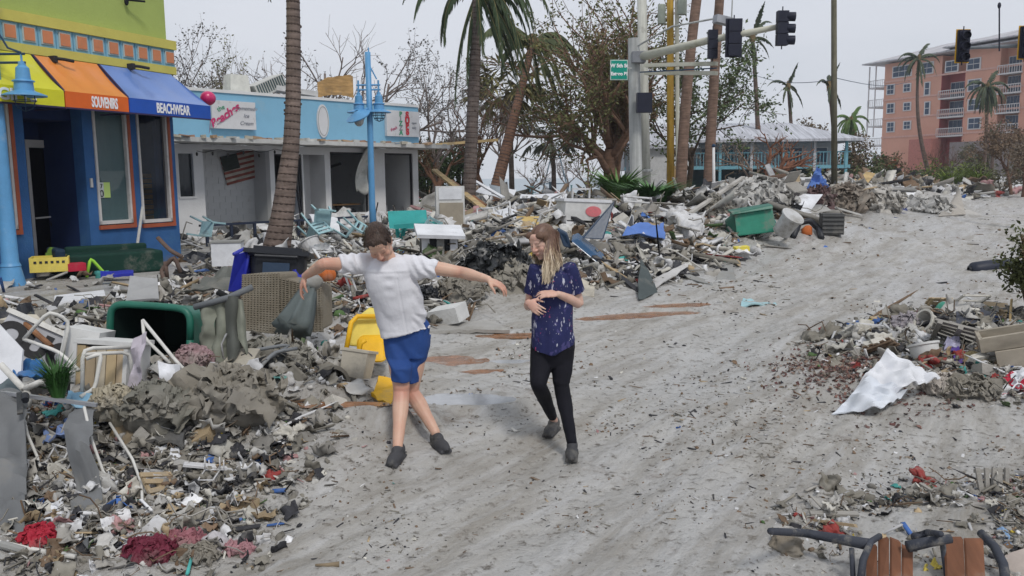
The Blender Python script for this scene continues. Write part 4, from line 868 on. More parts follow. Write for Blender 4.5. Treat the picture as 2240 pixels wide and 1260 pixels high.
# traffic signal mast
b = at(1393, 430, 32); b.z = hz(b.x, 32)-.1; top = at(1386, 84, 32)-b
TM = empty('traffic_mast', b, 'grey traffic signal mast with long cream arm and camera strut', 'traffic mast')
mb = MB(); mb.tube([Vector((0, 0, 0)), top*.5, top], [.25, .235, .22], 18); mb.lathe((0, 0, 0), [(.4, .1), (.4, .14), (.3, .16), (.26, .35)], 16); mb.build('pole', M_ms, TM, smooth=True, auto=40)
a0 = at(1396, 126, 31.8)-b; a1 = at(1720, 55, 27.5)-b
mb = MB(); mb.tube([a0, a0.lerp(a1, .5)+Vector((0, 0, .06)), a1], [.17, .125, .085], 14); mb.build('arm', M_cr, TM, smooth=True)
mb = MB(); mb.box(a0, (.5, .5, .4)); mb.build('arm_bracket', mat('bracket_grey', (.2, .21, .23), .6), TM)
s0 = at(1390, 103, 31.9)-b; s1 = at(1470, 58, 30.9)-b; s2 = at(1578, 38, 29.4)-b; mb = MB(); mb.tube([s0, s1, s2], .035, 6); mb.build('strut', M_ms, TM)
mb = MB(); mb.box(s2+Vector((0.05, 0, -.1)), (.62, .3, .26), Euler((0, .15, .3)).to_matrix()); cb = mb.build('detector_box', mat('detector', (.33, .34, .37), .5), TM)
mb = MB(); mb.tube([at(1602, 0, 29)-b, at(1597, 118, 29)-b, at(1612, 117, 29)-b], .022, 6); mb.build('conduit', M_ms, TM)
# twin horizontal beams below (fallen sign frame)
mb = MB()
for y0, y1 in ((143, 139), (160, 160)): mb.bar(at(1412, y0, 31.5)-b, at(1568, y1, 29.5)-b, .2, .13)
mb.build('sign_rail', M_cr, TM)
mb = MB(); mb.bar(at(1400, 158, 31.4)-b, at(1568, 149, 29.4)-b, .04); mb.build('cable', M_ld, TM)
mb = MB(); mb.box(at(1409, 225, 31.4)-b, (.55, .35, .72)); pb_ = mb.build('pedestrian_signal', M_blk, TM)
def signal(px, py, D, hpx, label, side=False, yel=False, back=False, n=3, rz=0):
    """three lens housing hanging from the arm"""
    h = hpx*D/FP; c = at(px, py, D); root = empty('traffic_light', c, label, 'traffic light', 'signals on the mast arms', rz=rz)
    wd = h*.40; k = h/3
    mb = MB()
    for j in range(3): mb.box((0, 0, h/2-k*(j+.5)), (wd*.8, wd*.55, k*.95))
    mb.build('housing', M_blk, root)
    if yel: mb = MB(); mb.box((0, .02, 0), (wd*1.12, .03, h*1.06)); mb.build('backplate', mat('plate_yellow', (.6, .33, .02), .5), root); mb = MB(); mb.box((0, -.03, 0), (wd*.98, .06, h)); mb.build('plate_face', M_blk, root)
    elif back: mb = MB(); mb.box((0, 0, 0), (wd*1.15, .05, h*1.05)); mb.build('backplate', M_blk, root)
    for j in range(3):
        z = h/2-k*(j+.5); v = MB(); d = Vector((1, -.12, -.04)) if side else Vector((0, -1 if yel else 1, -.1)); v.lathe((Vector((wd*.3 if side else 0, 0, z))), [(k*.36, 0), (k*.4, .02), (k*.4, k*.75), (k*.36, k*.75), (k*.34, .03)], 12, d); v.build('visor', M_blk, root, smooth=True, auto=40)
        l = MB(); l.lathe(Vector((wd*.3 if side else 0, 0, z)), [(0, .02), (k*.33, .015)], 12, d); l.build('lens', mat('lens_dark', (.02, .02, .025), .2), root)
    mb = MB(); mb.tube([Vector((-.0, 0, h*.62)), Vector((0, 0, -h*.6))], .02, 6); mb.build('hanger_tube', M_blk, root)
    return root
signal(1711, 62, 27.4, 72, 'traffic light seen sideways at the outer end of the long arm', side=True)
signal(1605, 83, 28.6, 76, 'traffic light with broad backplate, middle of the three on the arm', back=True)
signal(1559, 97, 29.3, 60, 'traffic light half hidden by the detector box, innermost on the arm', back=False)
# second mast arm entering from the right
b = at(2330, 110, 26); 
TR = empty('traffic_mast', Vector((b.x, b.y, 0)), 'second traffic arm reaching in from the right edge before the hotel roof', 'traffic mast'); O2 = Vector((b.x, b.y, 0))
mb = MB(); mb.tube([Vector((0, 0, 0)), Vector((0, 0, 6.6))], [.2, .16], 12); mb.build('pole', M_ms, TR)
mb = MB(); mb.tube([at(2108, 105, 27)-O2, at(2330, 96, 26)-O2], [.045, .075], 10); mb.build('arm', mat('arm_dark_grey', (.16, .18, .2), .5), TR)
mb = MB(); mb.tube([at(2186, 12, 26.5)-O2, at(2186, 112, 26.5)-O2], .025, 6); mb.ell(at(2186, 12, 26.5)-O2, (.06, .06, .1), n=6, m=4); mb.build('antenna_rod', M_blk, TR)
signal(2106, 101, 26.9, 66, 'traffic light with yellow-edged backplate before the hotel roof', yel=True)
signal(2243, 93, 26.2, 66, 'yellow-edged traffic light cut off by the right edge', yel=True)
# street name sign
c = at(1354, 153, 31.6); SN = empty('street_sign', c, 'small green street name sign with white lettering on the traffic mast', 'sign', rz=R(6))
sw, sh_ = 38*31.6/FP, 42*31.6/FP
mb = MB(); mb.box((0, 0, 0), (sw, .03, sh_)); mb.build('panel', mat('sign_white_edge', (.45, .6, .55)), SN); mb = MB(); mb.box((0, -.02, 0), (sw*.9, .02, sh_*.9)); mb.build('green_face', mat('sign_green_face', (.0, .27, .20), .5), SN)
lw_ = mat('letter_white', (.8, .8, .82), var=.02)
text('W 5th St', .18, lw_, SN, (0, -.034, sh_*.2), (R(90), 0, 0), bold=.008); text('Estero Bl', .17, lw_, SN, (-.0, -.034, -sh_*.2), (R(90), 0, 0), bold=.008)
mb = MB(); mb.box((sw*.55, .05, sh_*.1), (.25, .05, .06)); mb.build('bracket', M_ms, SN)
# poles
def pole(px, py, D, pxt, pyt, r0, r1, label, m, nm='utility_pole', n=12):
    b = at(px, py, D); b.z = hz(b.x, D)-.1; t = at(pxt, pyt, D)-b; root = empty(nm, b, label, 'pole'); mb = MB(); mb.tube([Vector((0, 0, 0)), t*.5, t], [r0, (r0+r1)/2, r1], n); mb.build('shaft', m, root, smooth=True); return root, b
p_, b_ = pole(1413, 425, 33, 1402, -120, .23, .17, 'tall cream concrete pole just right of the grey traffic mast', mat('pole_cream', (.5, .5, .45), .7, .06, dirt=.15, wave=(5, 5, .4)))
mb = MB(); mb.lathe((0, 0, 1.7), [(.25, 0), (.26, .05), (.25, .1)], 12); mb.build('band', M_ms, p_)
p_, b_ = pole(1468, 400, 37, 1466, -120, .17, .14, 'yellow-ochre utility pole with white conduit behind the traffic arm', mat('pole_ochre', (.42, .26, .045), .8, .15, wave=(6, 6, .6)))
mb = MB(); mb.tube([at(1483, 400, 36.8)-b_, at(1480, -60, 36.8)-b_], .09, 8); mb.build('conduit', M_cr, p_)
for px, py, r in ((1447, 30, .17), (1492, 10, .2)): mb = MB(); mb.lathe(at(px, py+22, 36.5)-b_, [(0, 0), (r, 0), (r, .75), (r*.8, .8), (0, .8)], 12); mb.build('transformer', mat('transformer', (.33, .36, .3), .6), p_, smooth=True, auto=40)
pole(1827, 385, 33, 1824, -120, .12, .1, 'dark wooden utility pole standing alone left of the hotel', mat('pole_wood_grey', (.13, .12, .085), .9, .2, wave=(8, 8, .5), bump=.5))
p_, b_ = pole(1563, 405, 33, 1561, 322, .07, .05, 'short white marker post with dark cap before the pale house', M_w, 'marker_post')
mb = MB(); mb.ell(at(1561, 319, 33)-b_, (.08, .08, .08), n=8, m=5); mb.build('cap', M_ld, p_)
# wires
def wire(pts, label, r=.012, m=None):
    mb = MB(); P = []
    for (x0, y0, d0), (x1, y1, d1) in zip(pts, pts[1:]):
        for k in range(9): t = k/8; p = at(x0, y0, d0).lerp(at(x1, y1, d1), t); p.z -= .5*math.sin(math.pi*t)*.6; P.append(p)
    mb.tube(P, r, 4); return tag(mb.build('wire', m or M_ld), label, 'wire')
wire([(1500, 65, 34), (1563, 108, 40), (1640, 160, 50), (1826, 175, 33)], 'thin sagging wire between the palms and the wooden utility pole', .014)
wire([(1826, 170, 33), (1990, 178, 60)], 'thin wire leading right from the utility pole', .014)
# pink balloon tied at the awning end
c = at(455, 215, 19.5); mb = MB(); mb.ell((0, 0, 0), (.175, .175, .165), n=18, m=12); mb.lathe((0, 0, -.165), [(.03, -.02), (.012, .01)], 6); mb.tube([Vector((0, 0, -.18)), Vector((.03, 0, -.5)), Vector((-.02, 0, -.8))], .005, 4)
o = mb.build('balloon', mat('balloon_pink', (.55, .02, .13), .3, .1, spec=.6, bump=0), loc=c, smooth=True); tag(o, 'round magenta balloon floating at the tip of the blue awning', 'balloon')
# turquoise pier posts and rails far on the beach
for k, (px, h, wd) in enumerate(((1050, .7, .12), (1062, .8, .12), (1096, 1.5, .4), (1160, 1.0, .5), (1205, 1.2, .3), (1250, 1.0, .12), (1277, .9, .1), (1140, .6, .3))):
    b = gp(px, 66); mb = MB(); mb.box((0, 0, h/2), (wd, .12, h)); mb.box((0, 0, h+.04), (wd*1.2, .16, .08)); mb.box((wd*.2, -.03, h*.6), (wd*1.4, .06, .08))
    o = mb.build('pier_post', mat('pier_teal' if k % 2 else 'pier_dark', (.15, .3, .34) if k % 2 else (.06, .09, .12)), loc=b)
    tag(o, ['narrow dark post, leftmost on the far beach line', 'narrow teal post, second on the far beach line', 'tall broad dark post on the beach right of the leaning palm', 'broad teal panel on the beach behind the fan palm', 'dark beach post below the short fan palm', 'thin teal post left of the big tree trunk', 'thin dark post just left of the big tree trunk', 'low teal post on the beach behind the rubble'][k], 'post', 'posts on the far beach')
b = gp(1215, 68); mb = MB()
for s in (-1, 1): mb.bar((s*1.2, 0, 0), (s*.15, 0, 4.2), .1)
mb.bar((-.8, 0, 1.2), (.8, 0, 1.2), .08); tag(mb.build('beach_frame', mat('frame_blue_grey', (.15, .22, .28)), loc=b), 'blue-grey swing-like A-frame on the far beach', 'frame')
# ================= people =================
def P(px, py, d=0.0): return at(px, py, 5.65+d)
PXM = 5.65/FP   # metres per picture pixel at the people
def remesh(mbs, vox, name, mats, parent=None, smooth_it=4, post=None, sf=.5):
    me = mbs.mesh('tmp', mats); o = bpy.data.objects.new('tmp', me); COL.objects.link(o)
    r = o.modifiers.new('r', 'REMESH'); r.mode = 'VOXEL'; r.voxel_size = vox; r.use_smooth_shade = True
    s = o.modifiers.new('s', 'SMOOTH'); s.iterations = smooth_it; s.factor = sf
    bpy.context.view_layer.update(); m2 = bpy.data.meshes.new_from_object(o.evaluated_get(bpy.context.evaluated_depsgraph_get()))
    bpy.data.objects.remove(o); bpy.data.meshes.remove(me)
    m2.name = name; m2.materials.clear()
    for m in mats: m2.materials.append(m)
    n = len(m2.vertices); co = np.empty(n*3); m2.vertices.foreach_get('co', co); co = co.reshape(-1, 3)
    if post is not None:
        no = np.empty(n*3); m2.vertices.foreach_get('normal', no); co2 = post(co, no.reshape(-1, 3)); m2.vertices.foreach_set('co', co2.ravel())
    m2.polygons.foreach_set('use_smooth', np.ones(len(m2.polygons), dtype=bool)); m2.update()
    return link(name, m2, parent)
def n3(x, y, z, s=0): return (fbm(x+z*.37, y+z*.61, s, 3)+fbm(y-x*.3, z+x*.2, s+50, 3)+fbm(z, x*.8, s+90, 3))/1.6
def skin_mat(name, c, c2):
    m = bpy.data.materials.new(name); m.use_nodes = True; N = m.node_tree; b = N.nodes['Principled BSDF']; L = N.links.new
    tc = N.nodes.new('ShaderNodeTexCoord'); n = N.nodes.new('ShaderNodeTexNoise'); n.inputs['Scale'].default_value = 9; n.inputs['Detail'].default_value = 5
    L(tc.outputs['Object'], n.inputs['Vector']); mx_ = N.nodes.new('ShaderNodeMix'); mx_.data_type = 'RGBA'; r = N.nodes.new('ShaderNodeMapRange'); r.inputs[1].default_value = .35; r.inputs[2].default_value = .7
    L(n.outputs[0], r.inputs[0]); L(r.outputs[0], mx_.inputs[0]); mx_.inputs[6].default_value = (*c, 1); mx_.inputs[7].default_value = (*c2, 1); 
    at_ = N.nodes.new('ShaderNodeAttribute'); at_.attribute_name = 'Flush'; m2 = N.nodes.new('ShaderNodeMix'); m2.data_type = 'RGBA'; L(at_.outputs['Fac'], m2.inputs[0]); L(mx_.outputs[2], m2.inputs[6]); m2.inputs[7].default_value = (c2[0]*.85, c2[1]*.5, c2[2]*.5, 1)
    L(m2.outputs[2], b.inputs['Base Color'])
    b.inputs['Roughness'].default_value = .5; b.inputs['Subsurface Weight'].default_value = .12; b.inputs['Subsurface Radius'].default_value = (.02, .008, .004); b.inputs['Subsurface Scale'].default_value = .3; b.inputs['Specular IOR Level'].default_value = .35
    return m
SK1 = skin_mat('skin_man', (.60, .395, .295), (.55, .32, .235)); SK2 = skin_mat('skin_girl', (.66, .45, .36), (.60, .37, .29))
def limb(mb, pts, rr, flat=1.0, n=14):
    """tapering limb with rounded ends, radii interpolated smoothly"""
    pts = [Vector(p) for p in pts]; out = []; R_ = []
    for i in range(len(pts)-1):
        p0 = pts[max(i-1, 0)]; p1 = pts[i]; p2 = pts[i+1]; p3 = pts[min(i+2, len(pts)-1)]
        for k in range(6):
            t = k/6; a = p1*(1-t)+p2*t
            c = .5*((2*p1)+(p2-p0)*t+(2*p0-5*p1+4*p2-p3)*t*t+(3*p1-p0-3*p2+p3)*t**3); out.append(a.lerp(c, .6)); s = t*t*(3-2*t); R_.append(rr[i]*(1-s)+rr[i+1]*s)
    out.append(pts[-1]); R_.append(rr[-1])
    mb.tube(out, R_, n, flat=flat)
    mb.ell(out[0], (R_[0],)*3, n=12, m=8); mb.ell(out[-1], (R_[-1],)*3, n=12, m=8)
def hand(mb, w, fdir, pn, curl, side, s=1.0, spread=1.0, thumb=.7, curls=None):
    """w wrist, fdir towards fingertips, pn palm normal (side the fingers curl to), side=+1 thumb on fdir x pn side"""
    f = Vector(fdir).normalized(); n = (Vector(pn)-f*Vector(pn).dot(f)).normalized(); x = f.cross(n)*side; B = Matrix((x, f, n)).transposed(); w = Vector(w)
    mb.ell(w+f*.052*s, (.038*s, .055*s, .017*s), B, n=16, m=10); mb.ell(w+f*.078*s-x*.004*s, (.040*s, .022*s, .014*s), B, n=14, m=8); mb.ell(w+f*.01*s, (.026*s, .03*s, .018*s), B, n=12, m=8)
    mb.ell(w+f*.04*s+x*.022*s+n*.008*s, (.018*s, .034*s, .016*s), B, n=10, m=8)
    for k, (off, L_) in enumerate(((.029, .072), (.010, .082), (-.010, .076), (-.028, .060))):
        p = w+f*(.092-.004*abs(k-1.3))*s+x*off*s; a = 0; c = (curls[k] if curls else curl); pts = [p-f*.02*s, p]
        for j, fr in enumerate((.45, .31, .24)):
            a += c*(.55 if j == 0 else .8); sp = (off*3.2*spread); d = (f*math.cos(a)+n*math.sin(a)+x*sp*math.cos(a)).normalized(); pts.append(pts[-1]+d*L_*fr*s)
        limb(mb, pts, [.0085*s, .0085*s, .0078*s, .007*s, .0058*s], n=8)
    p = w+f*.022*s+x*.026*s+n*.006*s; d1 = (x*.75+f*.65+n*.3*thumb).normalized(); d2 = (x*.25+f*.85+n*.55*thumb).normalized()
    limb(mb, [p-x*.015*s, p, p+d1*.032*s, p+d1*.032*s+d2*.028*s, p+d1*.032*s+d2*.05*s+n*.006*s], [.012*s, .012*s, .0105*s, .009*s, .007*s], n=8)
def head(mb, c, f, u, s=1.0):
    """c centre of skull, f facing direction, u crown direction"""
    f = Vector(f).normalized(); u = (Vector(u)-f*Vector(u).dot(f)).normalized(); x = f.cross(u); B = Matrix((x, f, u)).transposed(); c = Vector(c)
    q = lambda a, b_, c_: c + (x*a+f*b_+u*c_)*s
    E = lambda p, d, n=16, m=10: mb.ell(q(*p), tuple(k*s for k in d), B, n=n, m=m)
    E((0, -.012, .03), (.073, .094, .085), 24, 16); E((0, .03, .0), (.064, .062, .08)); E((0, .035, -.055), (.05, .05, .055)); E((0, .062, -.093), (.021, .019, .018)); E((0, .02, -.072), (.055, .052, .035))
    E((0, .082, .035), (.048, .012, .014)); E((0, .066, .055), (.05, .025, .035))
    for sx in (-1, 1):
        E((sx*.036, .066, -.022), (.025, .02, .026)); E((sx*.03, .073, .012), (.016, .0135, .0115), 12, 8)
        E((sx*.074, -.005, -.006), (.008, .018, .031), 12, 8); E((sx*.079, -.012, .008), (.008, .016, .018), 10, 8); E((sx*.05, .015, -.05), (.02, .035, .035))
    limb(mb, [q(0, .088, .03), q(0, .098, .005), q(0, .108, -.018)], [.008*s, .0095*s, .0125*s], n=10); 
    for sx in (-1, 1): E((sx*.012, .097, -.022), (.009, .011, .008), 10, 8)
    E((0, .084, -.05), (.022, .011, .0065), 12, 8); E((0, .083, -.062), (.019, .011, .0075), 12, 8)
    return q, B
def flush(o, spots):
    me = o.data; n = len(me.vertices); co = np.empty(n*3); me.vertices.foreach_get('co', co); co = co.reshape(-1, 3); v = np.zeros(n)
    for p, r, a in spots: v = np.maximum(v, a*np.clip(1-np.linalg.norm(co-np.array(p), axis=1)/r, 0, 1)**.7)
    at_ = me.attributes.new('Flush', 'FLOAT', 'POINT'); at_.data.foreach_set('value', v.astype(np.float32))

# ---------- man ----------
man = empty('person', Vector((P(905, 1000).x, 5.6, 0)), 'stooping person in grey-white T-shirt and blue shorts with arms held out, stepping through the debris', 'person')
MO = man.location.copy()
def par(o): o.parent = man; o.matrix_parent_inverse = Matrix.Translation(-MO); return o
fm = Vector((.13, -.66, -.72)).normalized(); um = Vector((-.16, -.66, .70))
hc = P(829, 532, -.22)
mb = MB(); q, HB = head(mb, hc, fm, um, 1.08)
gl, gr = G(868, 1012), G(957, 984)
hipL, hipR = P(869, 742, .0), P(914, 738, .03)
knL, knR = P(878, 855, -.14), P(900, 858, .02)
anL = Vector((gl.x-.0, gl.y+.06, gl.z+.09)); anR = Vector((gr.x-.02, gr.y+.08, gr.z+.10))
shL, shR = P(790, 573, -.14), P(914, 580, -.12)
# torso core
X1 = (shR-shL).normalized(); 
def sec(px, py, d, a, b_, tilt=0): 
    return (P(px, py, d), X1*a, Vector((0, 1, .12))*b_)
mb.loft([sec(889, 760, .0, .15, .105), sec(886, 720, .0, .155, .11), sec(874, 670, -.04, .145, .10), sec(861, 630, -.08, .165, .11), sec(853, 600, -.10, .175, .11), sec(851, 578, -.115, .14, .085), sec(850, 566, -.12, .07, .06)], 22)
limb(mb, [P(851, 584, -.10), P(848, 566, -.15), q(0, -.03, -.07)], [.07, .057, .054])
for a, b_, c_ in ((hipL, knL, anL), (hipR, knR, anR)):
    limb(mb, [a, a.lerp(b_, .5)+Vector((0, -.015, 0)), b_+Vector((0, 0, .04)), b_, b_.lerp(c_, .3)+Vector((0, .018, 0)), b_.lerp(c_, .7)+Vector((0, .01, 0)), c_], [.085, .072, .058, .055, .056, .042, .034])
    mb.ell(b_+Vector((0, -.018, 0)), (.04, .035, .045), n=12, m=8)
elL, elR = P(710, 577, -.29), P(1010, 596, -.15)
wrL, wrR = P(667, 604, -.10), P(1068, 611, -.36)
limb(mb, [shL, shL.lerp(elL, .5)+Vector((0, 0, -.008)), elL, elL.lerp(wrL, .3), elL.lerp(wrL, .7), wrL], [.056, .047, .040, .041, .031, .024])
limb(mb, [shR, shR.lerp(elR, .5)+Vector((0, 0, .0)), elR, elR.lerp(wrR, .3), elR.lerp(wrR, .7), wrR], [.058, .048, .040, .040, .031, .024])
hand(mb, wrL, Vector((-.35, .15, -.9)), Vector((.55, .2, -.5)), .42, 1, 1.0, thumb=.9)
hand(mb, wrR, Vector((.85, -.15, -.42)), Vector((-.35, .3, -.85)), .55, -1, 1.0)
body = par(remesh(mb, .0045, 'body', [SK1], smooth_it=3))
flush(body, [(tuple(wrL+Vector((-.02, 0, -.10))), .11, .5), (tuple(wrR+Vector((.12, 0, -.05))), .11, .5), (tuple(knL+Vector((0, -.03, 0))), .09, .7), (tuple(knR+Vector((0, -.03, 0))), .09, .6), (tuple(q(0, .1, -.02)), .035, .5), (tuple(q(0, .09, -.056)), .028, .9), (tuple(q(.04, .07, -.02)), .035, .35), (tuple(q(-.04, .07, -.02)), .035, .35), (tuple(elL), .08, .35), (tuple(elR), .08, .35)])
def face(q, B, s, hairm, lipm, root_par, shut=True):
    e = MB()
    for sx in (-1, 1):
        e.tube([q(sx*(.017+.0065*k), .0875-.0018*k*k*.6, .031+.002*math.sin(k)) for k in range(5)], [.0025, .0042, .0042, .0035, .0015], 6)
    root_par(e.build('eyebrows', hairm)); e = MB()
    for sx in (-1, 1): e.tube([q(sx*(.018+.0055*k), .0872-.0013*k*k*.6, .0055-.0022*math.sin(k*.8)) for k in range(5)], [.0012, .0024, .0026, .0022, .001], 6)
    root_par(e.build('eyelashes', mat('lash', (.12, .07, .055), .6, bump=0))); e = MB()
    e.tube([q((k-3)*.0068, .0955-.0011*(k-3)**2*1.2, -.056+.0006*(k-3)**2*.4) for k in range(7)], [.001, .0022, .0026, .0028, .0026, .0022, .001], 6); root_par(e.build('mouth_line', mat('mouth_dark', (.30, .12, .10), .6, bump=0)))
hair_m = mat('hair_brown', (.05, .03, .022), .5, .35, sc=30, bump=.5, bsc=120, spec=.4)
face(q, HB, 1.02, hair_m, None, par)
# short hair: volume plus many small tufts
hb = MB(); s = 1.08
hb.ell(q(0, -.018, .042), (.081, .101, .083), HB, n=30, m=20); hb.ell(q(0, .035, .082), (.066, .05, .036), HB, n=20, m=14); hb.ell(q(0, -.05, .0), (.078, .064, .075), HB, n=20, m=12)
for k in range(12): hb.ell(q(-.055+.01*k, .072-.004*abs(k-5)+.004*math.sin(k*2), .078-.004*abs(k-5.5)+.012*math.sin(k*1.1)), (.011, .02, .026), HB, n=8, m=6)
for sx in (-1, 1): hb.ell(q(sx*.072, .012, .03), (.012, .02, .034), HB, n=10, m=8)
def hpost(co, no): 
    d = n3(co[:, 0]*55, co[:, 1]*55, co[:, 2]*55, 3)*.0025+n3(co[:, 0]*160, co[:, 1]*160, co[:, 2]*160, 8)*.001; return co+no*d[:, None]
hair = par(remesh(hb, .0045, 'hair', [hair_m], smooth_it=1, post=hpost))
tq = random.Random(3); tf = MB()
for k in range(2600):
    a = tq.uniform(0, 2*math.pi); b_ = math.acos(tq.uniform(-.35, 1)); d = Vector((math.sin(b_)*math.cos(a), math.sin(b_)*math.sin(a), math.cos(b_)))
    if d.y > .5 and d.z < .4: continue
    p = q(d.x*.083, -.016+d.y*.1, .045+d.z*.086); g_ = (HB @ (Vector((d.x*.35+tq.gauss(0, .15), .75+tq.gauss(0, .12), d.z*.1-.4*max(0, d.y)-.1+tq.gauss(0, .12))))).normalized(); w_ = g_.cross(HB @ d).normalized()*.0016; L_ = tq.uniform(.012, .024)
    tf.cc = tq.choice([(.05, .03, .022), (.075, .045, .03), (.035, .02, .016), (.10, .06, .04)]); tf.add([p-w_, p+w_, p+g_*L_+HB @ d*.003], [(0, 1, 2)])
t_ = par(tf.build('hair_strands', mat('hair_strand', (1, 1, 1), .45, .2, attr=True, bump=0, spec=.5), col=True)); t_['kind'] = 'stuff'

# T-shirt
tb = MB()
def ssec(lx, rx, y, d, b_, dz=0, e=None): 
    l, r = P(lx, y, d), P(rx, y, d); c = (l+r)/2; return (c+Vector((0, 0, dz)), (r-l)/2*.895, Vector((0, 1, .10))*b_)
c0, c1 = P(832, 738, -.02), P(943, 712, .0)
tb.loft([((c0+c1)/2+Vector((0, 0, -.0)), (c1-c0)/2, Vector((0, .15, 0))), ssec(826, 941, 715, -.01, .148), ssec(817, 938, 690, -.03, .142), ssec(806, 931, 655, -.06, .14), ssec(793, 924, 625, -.085, .14), ssec(789, 915, 603, -.10, .135), ssec(787, 917, 586, -.11, .125), ssec(800, 908, 570, -.115, .10), ssec(824, 884, 560, -.12, .075)], 40, e=2.3)
def sleeve(sh, el, hemt, r0, r1):
    pts = [sh+(sh-el)*.35, sh, sh.lerp(el, hemt*.5), sh.lerp(el, hemt)]; limb_r = [r0*.9, r0, (r0+r1)/2, r1]; tb.tube(pts, limb_r, 22); tb.ell(pts[1], (r0*1.0,)*3, n=16, m=10)
sleeve(shL+Vector((0, 0, -.012)), elL, .62, .077, .058); sleeve(shR+Vector((0, 0, -.015)), elR, .44, .086, .064)
def tpost(co, no):
    x, y, z = co[:, 0], co[:, 1], co[:, 2]
    hx, hz_ = P(852, 600, 0).x, P(852, 600).z; vx = x-hx; vz = z-hz_
    d = .006*n3(x*9+z*4, y*9, z*5, 2) + .0045*n3(x*16-z*10, y*14, z*9, 6)
    d += .007*np.sin((vz*7+vx*3)*4+2.5*fbm(x*6, z*6, 3))*np.clip(-vz/.3, 0, 1)*.6            # soft drags towards the hip
    arm = np.clip((np.abs(vx)-.16)/.05, 0, 1); d += arm*.006*np.sin(x*95+z*60+3*fbm(x*9, z*9, 8))
    d -= .005*np.exp(-((z-(P(852, 600).z+.03))/.012)**2)*np.exp(-(vx/.13)**2)                        # chest crease
    d -= .004*np.exp(-((x-(P(886, 650).x+(z-P(886, 650).z)*-.12))/.006)**2)*(vz < 0)                      # long vertical fold
    d -= .005*np.exp(-((x-(P(806, 620).x+(z-P(806, 620).z)*-.2))/.007)**2)
    d += .006*np.sin(z*80)*np.exp(-((x-P(862, 620).x)/.035)**2)*np.exp(-((vz+.02)/.09)**2)
    return co+no*d[:, None]
M_ts = mat('tshirt_cotton', (.66, .66, .70), .85, .05, sc=5, dirt=.10, dirt_c=(.42, .41, .40), bump=.12, bsc=90)
shirt = par(remesh(tb, .0055, 'tshirt', [M_ts], smooth_it=3, post=tpost))
# crew neck ring + stitched hems as thin rolls
nk = MB(); cc = P(850, 566, -.135); nk.tube([cc+X1*math.cos(a)*.078+Vector((0, 1, .55)).normalized()*math.sin(a)*.07 for a in [2*math.pi*k/24 for k in range(25)]], .009, 6); par(nk.build('neck_band', M_ts, smooth=True))
# shorts
sb = MB(); M_sh = mat('shorts_blue', (.022, .065, .23), .8, .12, sc=6, bump=.12, bsc=60)
wl, wr = P(832, 730, -.01), P(944, 712, .0); wc = (wl+wr)/2
sb.loft([(wc+Vector((0, 0, .04)), (wr-wl)/2*.86, Vector((0, .125, 0))), (wc, (wr-wl)/2*.92, Vector((0, .13, 0))), (P(889, 752, 0), X1*.158, Vector((0, .125, 0))), (P(890, 778, 0), X1*.143, Vector((0, .115, 0)))], 30, e=2.2)
for a, b_, lx_, rx_, yb, d in ((hipL, knL, 856, 901, 831, -.13), (hipR, knR, 876, 918, 833, .0)):
    hm0, hm1 = P(lx_, yb, d), P(rx_, yb+1, d); sb.loft([(a+Vector((0, 0, .02)), X1*.096, Vector((0, .115, 0))), (a.lerp(b_, .35), X1*.086, Vector((0, .108, 0))), ((hm0+hm1)/2+Vector((0, 0, .10)), (hm1-hm0)/2*1.04, Vector((0, .098, 0))), ((hm0+hm1)/2, (hm1-hm0)/2*.98, Vector((0, .09, 0)))], 24)
def shpost(co, no):
    x, y, z = co[:, 0], co[:, 1], co[:, 2]; zt_ = P(888, 720).z
    d = .005*n3(x*8+z*7, y*7, z*4, 12)+.004*np.sin((z+x*1.4)*46+3*fbm(x*7, z*7, 4))*np.clip((zt_-z)/.1, 0, 1)*.7 + .004*np.sin(x*150+2*fbm(x*20, z*4, 2))*np.clip(1-(zt_-z)/.06, 0, 1)
    return co+no*d[:, None]
par(remesh(sb, .006, 'shorts', [M_sh], smooth_it=3, post=shpost))
# shoes
def shoe(g_, d, m, name='shoe', L_=.27):
    d = Vector((d[0], d[1], 0)).normalized(); x = Vector((d.y, -d.x, 0)); mb = MB(); B = Matrix((x, d, Vector((0, 0, 1)))).transposed(); g_ = Vector(g_)
    mb.ell(g_+d*.05+Vector((0, 0, .035)), (.047, .13, .042), B, n=16, m=10); mb.ell(g_-d*.045+Vector((0, 0, .055)), (.04, .055, .055), B, n=14, m=10); mb.ell(g_+d*.0+Vector((0, 0, .07)), (.038, .06, .035), B); mb.box(g_+d*.035+Vector((0, 0, .012)), (.085, .24, .02), B)
    return remesh(mb, .006, name, [m], smooth_it=2)
M_shoe = mat('shoe_dark', (.05, .05, .055), .8, .2, dirt=.4)
par(shoe(gl+Vector((0, .04, 0)), (-.15, -1), M_shoe)); par(shoe(gr+Vector((0, .05, 0)), (.5, -1), M_shoe))

# ---------- girl ----------
ga, gb = G(1252, 1000), G(1210, 948)
girl = empty('person', Vector((ga.x-.06, ga.y+.1, 0)), 'person with long blonde hair in navy patterned top and black leggings, looking down', 'person'); MO2 = girl.location.copy()
def par2(o): o.parent = girl; o.matrix_parent_inverse = Matrix.Translation(-MO2); return o
fg = Vector((-.60, -.66, -.36)).normalized(); ug = Vector((-.22, -.22, .92)); hc = P(1187, 529, .0)
mb = MB(); q, HB = head(mb, hc, fg, ug, .98)
for sx in (-1, 1): mb.ell(q(sx*.036, .052, -.038), (.03, .03, .034), HB, n=14, m=10); mb.ell(q(sx*.045, .04, -.005), (.027, .03, .035), HB, n=14, m=10)
GX = Vector((1, -.12, 0)).normalized()
shL, shR = P(1172, 600, .0), P(1247, 597, -.03)
def gs(px, py, d, a, b_): return (P(px, py, d), GX*a, Vector((.1, 1, 0))*b_)
